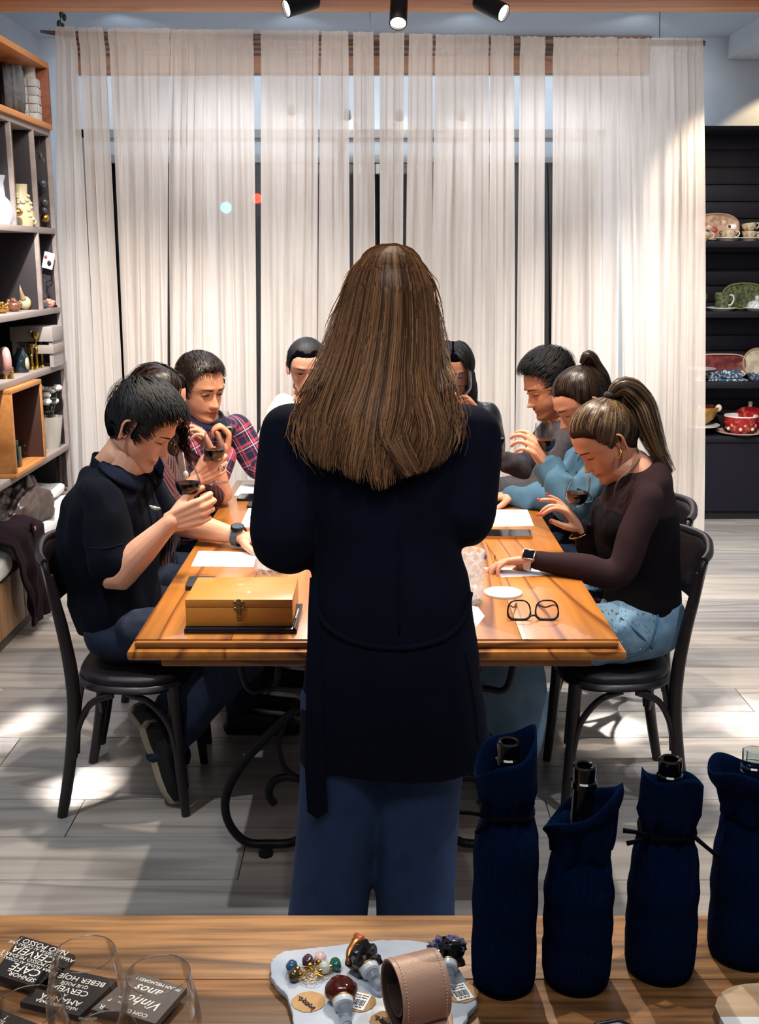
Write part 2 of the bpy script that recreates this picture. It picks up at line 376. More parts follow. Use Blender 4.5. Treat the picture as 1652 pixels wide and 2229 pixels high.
# ------------------------------------------------------------------ curtain
YC = 6.2
zrod = P(826, 88, YC).z
rodm = wood('rod_timber', '#6d5349', '#45332c', 8., 'X', .6)
rod = empty('curtain_rod', 'long wooden curtain rod hung from the ceiling, tapered at the left end', 'rod', (0, YC, zrod))
rl = P(88, 68, YC).x; rr = P(1534, 95, YC).x
B().tube([(rl, 0, .045), (rl+.12, 0, .03), (rr-.3, 0, -.012), (rr, 0, -.014)], [.006, .016, .016, .013], 10).obj('pole', rodm, rod)
for i, hx in enumerate((P(135, 70, YC).x, P(808, 70, YC).x, P(1437, 70, YC).x)):
    B().tube([(hx, 0, .03-.03*i), (hx-.01, 0, .2), (hx-.02*(i+.5), 0, ZC-zrod)], .0025, 6).obj('hanger_wire', mat('wire_grey', '#5c6468', .4, .8), rod)
lf = B()
for k, (a, b_) in enumerate(((133, 30), (140, 38), (128, 52), (136, 58))):
    p = P(a, b_, YC)-Vector((0, YC, zrod)); lf.ball(p, (.012, .004, .02), 6, 4)
lf.obj('leaf_sprig', mat('deep_green_leaf', '#1f3b33', .5), rod)
# timber batten on the wall behind the curtain (shows between the panels)
bt = empty('wall_batten', 'brown timber batten with slats on the wall behind the curtain top', 'batten', (-.1, YB-.03, 0))
za, zb2 = P(826, 162, YB).z, P(826, 70, YB).z
B().box((0, 0, (za+zb2)/2), (3.6, .04, zb2-za)).obj('board', wood('batten_wood', '#8a5a3c', '#5d3c2a', 5., 'X', .6), bt)
for k in range(4): B().box((0, -.028, zb2-.05-.03*k), (3.6, .016, .012)).obj('slat', mat('slat_dark', '#3a2d2c', .6), bt)
# sheer cloth
def sheer(name):
    m = bpy.data.materials.new(name); m.use_nodes = True; nt = m.node_tree; N = nt.nodes; L = nt.links; N.remove(N['Principled BSDF'])
    d = N.new('ShaderNodeBsdfDiffuse'); tl = N.new('ShaderNodeBsdfTranslucent'); tr = N.new('ShaderNodeBsdfTransparent')
    tc = N.new('ShaderNodeTexCoord'); mp = N.new('ShaderNodeMapping'); mp.inputs['Scale'].default_value = (60, 60, 3); L.new(tc.outputs['Object'], mp.inputs[0])
    nz = N.new('ShaderNodeTexNoise'); nz.inputs['Scale'].default_value = 1; L.new(mp.outputs[0], nz.inputs['Vector'])
    cr = N.new('ShaderNodeValToRGB'); cr.color_ramp.elements[0].color = lin('#cfc2b7'); cr.color_ramp.elements[1].color = lin('#e6dfda'); L.new(nz.outputs['Fac'], cr.inputs['Fac'])
    L.new(cr.outputs[0], d.inputs[0]); L.new(cr.outputs[0], tl.inputs[0])
    a = N.new('ShaderNodeMixShader'); a.inputs[0].default_value = .35; L.new(d.outputs[0], a.inputs[1]); L.new(tl.outputs[0], a.inputs[2])
    lw = N.new('ShaderNodeLayerWeight'); lw.inputs['Blend'].default_value = .35
    mr = N.new('ShaderNodeMapRange'); mr.inputs[1].default_value = 0; mr.inputs[2].default_value = 1; mr.inputs[3].default_value = .24; mr.inputs[4].default_value = .02
    L.new(lw.outputs['Facing'], mr.inputs[0])
    s_ = N.new('ShaderNodeMixShader'); L.new(mr.outputs[0], s_.inputs[0]); L.new(a.outputs[0], s_.inputs[1]); L.new(tr.outputs[0], s_.inputs[2])
    L.new(s_.outputs[0], N['Material Output'].inputs['Surface']); return m
sheer_m = sheer('sheer_linen')
# (top-left, top-right, bottom-left, bottom-right) as picture columns at rod height / at floor level
panels = [(127, 168, 138, 228), (176, 231, 228, 288), (240, 372, 291, 372), (373, 554, 374, 561), (567, 692, 569, 690), (703, 757, 691, 766),
          (768, 815, 768, 821), (828, 881, 828, 876), (888, 940, 876, 938), (947, 1060, 936, 1060), (1065, 1117, 1056, 1117), (1130, 1188, 1116, 1180), (1204, 1341, 1190, 1343), (1345, 1524, 1350, 1528)]
names = ['first narrow sheer curtain panel at the left end of the rod', 'second sheer curtain panel from the left end', 'wide sheer curtain panel third from the left end',
         'wide sheer curtain panel with the teal light behind it', 'sheer curtain panel right of the long dark gap', 'narrow sheer panel left of the standing woman\'s head',
         'narrow sheer panel between two dark slits above the woman', 'narrow sheer panel directly above the woman\'s crown', 'narrow sheer panel just right of the woman\'s crown',
         'wide sheer panel above the dark haired woman in leather', 'narrow sheer panel left of the two grey gaps', 'narrow sheer panel between the two grey gaps on the right',
         'sheer panel behind the man in grey sweater', 'last wide sheer panel at the right end by the dark shelf']
z0c = .02
for i, (a, b_, c, d) in enumerate(panels):
    xa, xb = P(a, 80, YC).x, P(b_, 80, YC).x
    xc, xd = (c-826)/FPX*6.42, (d-826)/FPX*6.42
    wT = xb-xa; nf = max(3, int(wT/.05)); nu = nf*9; nv = 60; rs = random.Random(i+3)
    ph = [rs.random()*6.28 for _ in range(6)]; amp = .02
    zt = zrod+.045*(1-i/13.)-.012*(i/13.)+.022
    def fn(u, v, xa=xa, xb=xb, xc=xc, xd=xd, nf=nf, ph=ph, zt=zt, i=i):
        e = v**.8
        x = (xa*(1-e)+xc*e)*(1-u)+(xb*(1-e)+xd*e)*u
        w1 = nf*6.283*(u+.06*math.sin(5*u+ph[0]+v*1.5)+.03*math.sin(11*u+ph[5])); fold = math.sin(w1+ph[1])*.45+math.sin(w1*.43+ph[2]+v*1.3)*.7+math.sin(w1*1.9+ph[3]+v)*.22+.5*noise.noise(Vector((u*nf*.7, v*2.2, i*3.)))
        y = YC-fold*amp*(.35+.9*min(1, v*3))*(1+.25*math.sin(v*5+ph[4]))-.015*v
        x += .006*math.cos(w1+ph[2])*(1-v*.3)
        z = zt*(1-v)+z0c*v
        if v < .018: y = YC-.026+.3*(y-YC); z -= .006*abs(math.sin(w1*.7+ph[5]))
        return Vector((x, y, z))
    cb = B().grid(fn, nu, nv)
    cp = cb.obj('sheer_curtain', sheer_m, None, 180, names[i], 'curtain', 'sheer curtain panels on the rod')
    cp['label'] = names[i]
# ------------------------------------------------------------------ left shelf unit
XS = -1.71                                                     # plane of its front edges
grey_lam = mat('grey_oak_laminate', '#958984', .6, col2='#847873', nscale=6, stretch=(1, .2, 4))
dark_lam = mat('dark_brown_laminate', '#2e272c', .65, col2='#272126', nscale=4)
honey = wood('honey_box_wood', '#c07f42', '#a0632f', 5., 'Y', .45, rings=.35)
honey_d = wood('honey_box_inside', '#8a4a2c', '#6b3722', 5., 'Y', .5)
def zx(py, Y): return P(826, py, Y).z
su = empty('shelf_unit', 'tall grey laminate shelf unit along the left wall with wooden box niches', 'shelf', (XS, 6.0, 0))
YN, YF = 4.55, 6.0; DEP = .36                                   # near, far, depth
def sbox(name, m, y0, y1, z0, z1, x0=-DEP, x1=0., par=su):
    return B().box(((x0+x1)/2, (y0+y1)/2-6.0, (z0+z1)/2), (x1-x0, y1-y0, z1-z0), bev=.002).obj(name, m, par)
Z = {k: zx(v, 6.0) for k, v in dict(top=137, boxb=283, s1=497, s2=668, s3=790, s4=966, base=1040).items()}
sbox('back_panel', dark_lam, YN, YF, .46, Z['boxb'], -DEP-.012, -DEP)
sbox('side_panel', grey_lam, YF, YF+.022, 0.0, Z['boxb'])
sbox('side_lining', dark_lam, YF-.004, YF, .46, Z['boxb'], -DEP, -.02)
for k in ('s1', 's2', 's3', 's4'): sbox('shelf_board', grey_lam, YN, YF, Z[k]-.03, Z[k])
sbox('shelf_board', grey_lam, YN, YF, Z['boxb']-.03, Z['boxb']-.003)
def ydiv(px, py): return PX(px, py, XS).y
for (px, py, a, b_) in ((75, 330, 's1', 'boxb'), (26, 330, 's1', 'boxb'), (87, 560, 's2', 's1')):
    y = ydiv(px, py); sbox('divider', grey_lam, y-.011, y+.011, Z[a], Z[b_]-.03); sbox('divider_lining', dark_lam, y-.014, y-.011, Z[a], Z[b_]-.03, -DEP, -.02)
# open wooden box on top
bx = B()
tb = Z['top']
sbox('box_top', honey, YN, YF, tb-.03, tb+.0, -DEP, .02); sbox('box_floor', honey, YN, YF, Z['boxb']-.003, Z['boxb']+.025, -DEP, .02)
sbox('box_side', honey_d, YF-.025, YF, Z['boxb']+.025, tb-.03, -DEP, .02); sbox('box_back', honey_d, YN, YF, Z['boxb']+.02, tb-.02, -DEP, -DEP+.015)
# small wooden box frame in the lower bay
yb0, yb1 = ydiv(8, 850), ydiv(77, 830)
zt_ = Z['s3']-.031; FB = Z['s4']+.001
for (nm, y0, y1, a, b_) in (('frame_top', yb0, yb1, zt_-.022, zt_), ('frame_bottom', yb0, yb1, FB, FB+.022), ('frame_side', yb0, yb0+.022, FB+.022, zt_-.022), ('frame_side', yb1-.022, yb1, FB+.022, zt_-.022)):
    sbox(nm, honey, y0, y1, a, b_, -.3, .03)
sbox('frame_lining', mat('frame_lining_dark', '#3f2620', .6), yb1-.024, yb1-.022, FB+.022, zt_-.022, -.3, .024)
sbox('frame_back', dark_lam, yb0+.022, yb1-.022, FB+.022, zt_-.022, -.3, -.29)
# ------------------------------------------------------------------ bench with cushion
XBF = -1.655
be = empty('storage_bench', 'low wooden storage bench with vertical boards along the left wall', 'bench', (XBF, 5.0, 0))
bw1 = wood('bench_board_wood', '#b98552', '#8f6136', 5., 'Z', .5); bw2 = wood('bench_board_wood_pale', '#a97f58', '#82603f', 5., 'Z', .5)
y = 3.6
while y < 5.98:
    wd = .165
    B().box((-.012, y+wd/2-5.0, .185), (.022, wd-.005, .25), bev=.003).obj('board', bw1 if RNG.random() < .6 else bw2, be); y += wd
B().box((-.25, 4.79-5.0, .03), (.46, 2.38, .06)).obj('plinth', mat('plinth_brown', '#4b3f3b', .6), be)
B().box((-.25, 4.79-5.0, .30), (.48, 2.4, .02)).obj('seat_board', bw1, be)
linen = mat('quilted_white_linen', '#dcdad8', .9, col2='#c9c7c4', nscale=16, bump=.25, bscale=60, sheen=.2)
def cushion(c, d, seed, name, label, ridge=.012):
    rs = random.Random(seed)
    def fn(u, v):
        a = 2*math.pi*u; s = lambda q, k: math.copysign(abs(q)**k, q)
        b = math.pi*(v-.5); cx = s(math.cos(a), .35); cy = s(math.sin(a), .22); r = max(1e-3, math.cos(b))**.32
        p = Vector((cx*r*d[0]/2, cy*r*d[1]/2, s(math.sin(b), .6)*d[2]/2))
        q = noise.noise(Vector((p.x*9+seed, p.y*9, p.z*22)))
        k = math.sin(p.z*60)*.5*(1-abs(v-.5))
        return p*(1+ridge*.5*k)+Vector((q, q*.4, q))*ridge+Vector(c)
    return B().grid(fn, 90, 22, closed_u=True).obj(name, linen, None, 180, label, 'cushion')
cushion((-1.86, 4.32, .375), (.46, 1.0, .13), 3, 'bench_cushion', 'white quilted linen cushion on the near end of the wooden bench')
cushion((-1.86, 5.42, .375), (.46, 1.08, .13), 9, 'bench_cushion', 'white quilted linen cushion on the far bench behind the seated man')
cushion((-1.87, 5.79, .470), (.3, .32, .055), 21, 'folded_blanket', 'pale folded blanket on the bench end below the shelf unit')
# garments lying on the bench
leather = mat('brown_leather', '#4d3c36', .35, col2='#382b29', nscale=7, bump=.3, bscale=25, spec=.6)
burg = mat('aubergine_wool', '#24161b', .9, col2='#1b1015', nscale=8, spec=.15, bump=.2, bscale=80)
def heap(c, d, seed, amp, m, name, label, fl=2.4):
    def fn(u, v):
        a = 2*math.pi*u; b = math.pi*(v*.5)
        r = 1+.16*noise.noise(Vector((math.cos(a)*1.3+seed, math.sin(a)*1.3, 0)))
        x = math.cos(a)*math.sin(b)**.6*r; y_ = math.sin(a)*math.sin(b)**.6*r; z = math.cos(b)**.7
        n1 = noise.noise(Vector((x*fl+seed, y_*1.4*fl, z*2))); n2 = noise.noise(Vector((x*7, y_*7+seed, z*5)))
        k = amp*(n1*1.1+.28*n2)
        return Vector((x*d[0]*(1+k*.3), y_*d[1]*(1+k*.3), max(0, z*d[2]*(1+k*1.4))))+Vector(c)
    return B().grid(fn, 80, 40, closed_u=True).obj(name, m, None, 180, label, 'jacket')
heap((-1.80, 5.3, .442), (.15, .40, .15), 4, .4, leather, 'leather_jacket', 'crumpled brown leather jacket lying on the bench cushion')
def coat(u, v):
    # from the cushion top over its front edge, hanging down
    t = v; s = u-.5
    if t < .42: k = t/.42; p = Vector((-1.94+.32*k, 0, .462+.03*math.sin(k*3.1)))
    else: k = (t-.42)/.58; p = Vector((-1.61+.012*math.sin(k*3), 0, .455-.40*k))
    wd = .46-.26*max(0, (t-.4)/.6)
    y_ = 4.84+s*wd+.10*max(0, t-.42)
    f_ = .007*math.sin(s*13+t*2)+.005*math.sin(s*25+1+t*5)+.022*noise.noise(Vector((s*5, t*6, 2)))
    n_ = Vector((0, 0, 1)) if t < .38 else Vector((1, 0, 0)) if t > .48 else Vector((.7, 0, .7))
    return p+n_*(f_+.022)+Vector((0, y_, 0))
ct = empty('draped_coat', 'dark aubergine coat hanging over the bench front with a button tab', 'coat', (0, 0, 0))
B().grid(coat, 60, 70).obj('cloth', burg, ct, 180, solid=.012)
q = PX(72, 1150, -1.585)
B().box(q, (.012, .045, .075), rot=Matrix.Rotation(.3, 3, 'X'), bev=.004).obj('tab', burg, ct)
B().ball(q+Vector((.008, 0, 0)), (.005, .011, .011)).obj('button', mat('copper_button', '#c98e74', .3, .9), ct)

# ------------------------------------------------------------------ right: dark slatted display shelf
YD = 7.12
dx0, dx1 = 1.9, 3.2; zdt = P(1600, 278, YD).z
dk = mat('dark_navy_laminate', '#15151f', .6, spec=.25, col2='#191722', nscale=3)
dkg = mat('dark_groove', '#0d0f19', .7)
ds = empty('display_shelf', 'tall dark slatted display shelf stacked with painted crockery at right', 'shelf', ((dx0+dx1)/2, YD, 0))
zt3 = [P(1600, y_, YD).z for y_ in (524, 678, 832, 950)]
sw = dx1-dx0
B().box((0, .31, zdt/2), (sw, .02, zdt)).obj('back_board', dkg, ds)
ztop = zdt; zlow = zt3[3]
n_sl = 18; hs = (ztop-zlow)/n_sl
for i in range(n_sl): B().box((0, .292, ztop-hs*(i+.5)), (sw, .018, hs-.009), bev=.002).obj('slat', dk, ds)
B().box((0, .15, zdt+.0), (sw, .32, .02)).obj('top_rail', dk, ds)
for k, z in enumerate(zt3[:3]): B().box((0, .145, z-.02-.0), (sw, .29, .04), bev=.003).obj('shelf_board', dk, ds)
B().box((0, .15, zlow-.02), (sw, .31, .04), bev=.003).obj('counter_board', dk, ds)
B().box((0, .155, (zlow-.04)/2+.03), (sw, .29, zlow-.045-.06)).obj('cupboard', dk, ds)
B().box((0, .17, .03), (sw, .27, .06)).obj('plinth', dkg, ds)

# ------------------------------------------------------------------ dining table
TZ = .78; TY0, TY1, TXA, TXB = 2.572, 4.60, -.606, .592
tw = wood('table_oak', '#ad6d2c', '#653313', 3.4, 'Y', .3, fine=.2, coat=.25, bump=.04, rings=1.1)
twx = wood('table_oak_front', '#a86c34', '#5d3518', 7., 'X', .35, fine=.3, rings=.8)
tb_ = empty('dining_table', 'long honey coloured wooden dining table on scrolled black iron legs', 'table', (0, TY0, 0))
nb = 5; bwid = (TXB-TXA-.0)/nb
for i in range(nb):
    B().box((TXA+bwid*(i+.5), (TY1-TY0)/2, TZ-.010), (bwid-.0006, TY1-TY0-.03, .02), bev=.0012).obj('board', tw, tb_)
cx = (TXA+TXB)/2; wdt = TXB-TXA
def rim(name, x0, x1, y0, y1, z0, z1, bev=.004):
    B().box(((x0+x1)/2, (y0+y1)/2, (z0+z1)/2), (x1-x0, y1-y0, z1-z0), bev=bev).obj(name, twx if x1-x0 > y1-y0 else tw, tb_)
L_ = TY1-TY0
rim('edge_step', TXA+.001, TXB-.001, .003, .024, TZ-.02, TZ-.004, .005); rim('edge_step', TXA+.001, TXB-.001, L_-.024, L_-.003, TZ-.02, TZ-.004, .005)
rim('edge_moulding', TXA-.016, TXB+.016, -.014, L_+.014, TZ-.048, TZ-.0215, .009)
rim('apron', TXA+.055, TXB-.055, .055, .085, .692, TZ-.05); rim('apron', TXA+.055, TXB-.055, L_-.085, L_-.055, .692, TZ-.05)
rim('apron', TXA+.055, TXA+.085, .085, L_-.085, .692, TZ-.05); rim('apron', TXB-.085, TXB-.055, .085, L_-.085, .692, TZ-.05)
iron = mat('black_wrought_iron', '#1b1a20', .45, .6, bump=.15, bscale=120)
def scroll_leg(yy):
    # one side drawn from the photograph, mirrored about the table's middle
    main = [(640, 1548), (560, 1625), (510, 1690), (490, 1745), (500, 1795), (535, 1832), (585, 1846), (640, 1832), (690, 1795)]
    curl = [(672, 1702), (650, 1695), (618, 1692), (592, 1704), (585, 1730), (598, 1750)]
    big = [(616, 1580), (606, 1620), (618, 1668), (650, 1695), (700, 1715)]
    top = [(515, 1452), (535, 1490), (575, 1500), (603, 1480), (608, 1452)]
    for sgn in (-1, 1):
        for nm, pts, r in (('scroll', main, .013), ('curl', curl, .012), ('inner_scroll', big, .009), ('upper_curl', top, .010)):
            pp = [P(a, b_, TY0+.34) for a, b_ in pts]
            pp = [Vector(((p.x-cx)*(1 if sgn < 0 else -1)+cx, yy, max(p.z, .036))) for p in pp]
            if nm == 'scroll': pp = [Vector((cx+sgn*.14, yy, .70)), Vector((cx+sgn*.15, yy, .5))]+pp[0:]
            if nm == 'upper_curl': pp[0].z = pp[-1].z = .70
            B().tube(pp, r, 10, sub=6).obj(nm, iron, tb_, 180)
        B().lathe([(0, 0), (.022, 0), (.022, .012), (.012, .026), (.012, .04)], (cx+sgn*.325, yy, 0), 12).obj('foot', iron, tb_)
scroll_leg(.34); scroll_leg(L_-.34)
B().tube([(cx, .34, .40), (cx, L_-.34, .40)], .012, 10).obj('tie_bar', iron, tb_)
for yy in (.34, L_-.34): B().box((cx, yy, .40), (.34, .02, .02), bev=.003).box((cx, yy, .695), (.7, .05, .012)).obj('cross_bar', iron, tb_)

# ------------------------------------------------------------------ bentwood chairs
dwood = mat('dark_stained_beech', '#1d141a', .4, col2='#170f14', nscale=5, stretch=(4, 4, .6), coat=.1)
seat_m = mat('dark_leatherette', '#150f16', .5, bump=.1, bscale=200)
def make_chair(label):
    c = empty('bentwood_chair', label, 'chair', group='dark bentwood chairs round the table')
    def seatf(u, v):
        a = 2*math.pi*u; r = v
        cxs = math.copysign(abs(math.cos(a))**.75, math.cos(a)); sy = math.copysign(abs(math.sin(a))**.75, math.sin(a))
        w_ = .205+.012*sy
        return Vector((cxs*w_*r, sy*.178*r+.022, 0))
    fr = B(); n = 40
    for (r0, z) in ((0, .405), (.9, .405), (1., .41), (1.03, .42), (1.0, .432), (.97, .435), (0, .435)):
        fr.v += [tuple(seatf(j/n, max(r0, .01))+Vector((0, 0, z))) for j in range(n)]
    for i in range(6):
        for j in range(n): fr.f.append((i*n+j, i*n+(j+1) % n, (i+1)*n+(j+1) % n, (i+1)*n+j)); fr.m.append(0)
    fr.obj('seat_frame', dwood, c, 50)
    sd = B()
    for (r0, z) in ((.96, .432), (.985, .443), (.95, .456), (.8, .463), (.4, .458), (.01, .455)):
        sd.v += [tuple(seatf(j/n, r0)+Vector((0, 0, z))) for j in range(n)]
    for i in range(5):
        for j in range(n): sd.f.append((i*n+j, i*n+(j+1) % n, (i+1)*n+(j+1) % n, (i+1)*n+j)); sd.m.append(0)
    sd.obj('seat_pad', seat_m, c, 180)
    for s in (-1, 1):
        B().tube([(s*.185, .185, .0), (s*.175, .17, .2), (s*.165, .16, .425)], [.014, .018, .021], 12, sub=4).obj('leg', dwood, c, 60)
        B().tube([(s*.19, -.20, 0), (s*.187, -.172, .14), (s*.185, -.145, .32), (s*.185, -.143, .46), (s*.19, -.158, .60), (s*.196, -.176, .71), (s*.2, -.186, .785)],
                 [.016, .018, .021, .021, .019, .017, .013], 12, sub=4).obj('leg', dwood, c, 60)
        B().tube([(s*.19, -.15, .20), (s*.19, -.135, .29), (s*.19, -.09, .375), (s*.19, -.02, .405)], .0105, 10, sub=5).obj('side_brace', dwood, c, 60)
        B().tube([(s*.182, .165, .20), (s*.182, .145, .30), (s*.182, .09, .375), (s*.182, .02, .405)], .0105, 10, sub=5).obj('side_brace', dwood, c, 60)
    B().tube([(-.165, -.15, .2), (-.1, -.15, .35), (0, -.15, .403), (.1, -.15, .35), (.165, -.15, .2)], .0105, 10, sub=5).obj('rear_brace', dwood, c, 60)
    bk = B()
    def bf(u, v):
        x = (u-.5)*.42; z = .655+.175*v; cur = .06*(1-(2*u-1)**2)
        return Vector((x, -.172-cur-.03*(v-.3), z+.02*(1-(2*u-1)**2)*(v-.2)))
    n1, n2 = 20, 6; bk.grid(bf, n1, n2).obj('backrest', dwood, c, 60, solid=.016)
    B().tube([(-.21, -.193, .826), (-.15, -.226, .838), (0, -.256, .845), (.15, -.226, .838), (.21, -.193, .826)], .013, 10, sub=4).obj('top_rail', dwood, c, 60)
    return c
CH = [(-.79, 3.33, -math.pi/2, 'dark bentwood chair of the man in the navy polo shirt'),
      (.765, 3.35, math.pi/2, 'dark bentwood chair of the woman in the sheer brown top'),
      (-.80, 3.86, -math.pi/2, 'dark bentwood chair of the woman in burgundy knitwear'),
      (-.80, 4.36, -math.pi/2, 'dark bentwood chair of the man in the plaid shirt'),
      (.86, 3.86, math.pi/2, 'dark bentwood chair of the woman in the denim jacket'),
      (.80, 4.36, math.pi/2, 'dark bentwood chair of the man in the grey sweater'),
      (-.30, 4.98, math.pi, 'dark bentwood chair of the woman in the cream cardigan'),
      (.34, 4.98, math.pi, 'dark bentwood chair of the woman in the black leather jacket')]
ch0 = make_chair(CH[0][3]); ch0.location = CH[0][:2]+(0,); ch0.rotation_euler = (0, 0, CH[0][2])
for x, y, a, lb in CH[1:]: dup(ch0, (x, y, 0), a, lb)

# ------------------------------------------------------------------ foreground counter
KZ = .78; KY1 = PZ(826, 1991, KZ).y
kw = [wood('counter_plank_a', '#a67a4c', '#4f3620', 9., 'X', .45, fine=.38, rings=.5, bump=.08), wood('counter_plank_b', '#94683f', '#44301d', 9., 'X', .45, fine=.42, rings=.5, bump=.08)]
ks = empty('display_counter', 'rustic plank topped wooden counter across the bottom of the picture', 'counter', (0, KY1, 0))
yj = PZ(826, 2131, KZ).y
yy = KY1; ed = [KY1, yj, yj-(KY1-yj)-.02, yj-.34, yj-.5]
for i in range(4):
    a, b_ = ed[i], ed[i+1]
    for sx, x0, x1 in ((0, -1.6, 1.6),):
        B().box(((x0+x1)/2, (a+b_)/2-KY1, KZ-.02), (x1-x0, a-b_-.0018, .04), bev=.0015).obj('plank', kw[i % 2], ks)
B().box((0, -.06, .36), (3.0, .03, .72)).obj('front_panel', kw[1], ks); B().box((0, -.45, .36), (3.0, .03, .72)).obj('rear_panel', kw[1], ks)
for sx in (-1.5, 1.5): B().box((sx, -.25, .37), (.04, .42, .74)).obj('side_panel', kw[0], ks)
# ------------------------------------------------------------------ figures
def nrm(v): return Vector(v).normalized()
def remesh(b, voxel, it=6, fac=.5):
    me = bpy.data.meshes.new('tmp'); me.from_pydata(b.v, [], b.f); o = bpy.data.objects.new('tmp', me); COL.objects.link(o)
    m = o.modifiers.new('r', 'REMESH'); m.mode = 'VOXEL'; m.voxel_size = voxel
    if it: s = o.modifiers.new('s', 'SMOOTH'); s.factor = fac; s.iterations = it
    dg = bpy.context.evaluated_depsgraph_get(); r = bpy.data.meshes.new_from_object(o.evaluated_get(dg))
    bpy.data.objects.remove(o); bpy.data.meshes.remove(me); return r
def get_co(me):
    a = np.empty(len(me.vertices)*3, np.float32); me.vertices.foreach_get('co', a); return a.reshape(-1, 3).astype(np.float64)
def set_co(me, a): me.vertices.foreach_set('co', a.astype(np.float32).ravel()); me.update()
def get_no(me):
    a = np.empty(len(me.vertices)*3, np.float32); me.vertices.foreach_get('normal', a); return a.reshape(-1, 3).astype(np.float64)
def set_attr(me, name, arr, typ='FLOAT_COLOR'):
    at = me.attributes.new(name, typ, 'POINT')
    if typ == 'FLOAT_COLOR': at.data.foreach_set('color', np.c_[arr, np.ones(len(arr))].astype(np.float32).ravel())
    else: at.data.foreach_set('vector', arr.astype(np.float32).ravel())
def folds(me, amp, freq=7., seed=0., squash=(1, 1, 1), sharp=1.):
    """soft cloth creases along the normals"""
    co = get_co(me); no = get_no(me); d = np.zeros(len(co))
    for i, c in enumerate(co):
        p = Vector((c[0]*squash[0], c[1]*squash[1], c[2]*squash[2]))*freq
        n1 = noise.noise(p+Vector((seed, 0, 0))); n2 = noise.noise(p*2.1+Vector((0, seed, 3)))
        d[i] = amp*((.35-abs(n1)*1.5)*sharp+.45*n2)
    set_co(me, co+no*d[:, None])
def seg_coords(me, chains):
    """cloth coordinates: length along the nearest limb axis and arc round it"""
    co = get_co(me); best = np.full(len(co), 1e9); out = np.zeros((len(co), 3))
    for ci, ch in enumerate(chains):
        s0 = 0.
        for a, b in zip(ch[:-1], ch[1:]):
            a = np.array(a); b = np.array(b); d = b-a; L_ = np.linalg.norm(d); d = d/L_
            t = np.clip((co-a)@d, 0, L_); q = co-a-t[:, None]*d; r = np.linalg.norm(q, axis=1)
            ref = np.array((0., -1, .2)); ref = ref-d*(ref@d); ref /= np.linalg.norm(ref)+1e-9; bb = np.cross(d, ref)
            w_ = r-(.08 if ci == 0 else 0)
            m = w_ < best
            ang = np.arctan2(q@bb, q@ref)
            out[m] = np.c_[ang*np.maximum(r, .03)*.0+ang*(.15 if ci == 0 else .06), s0+t, np.full(len(co), ci*1.)][m]; best[m] = w_[m]; s0 += L_
    set_attr(me, 'cloth', out, 'FLOAT_VECTOR')

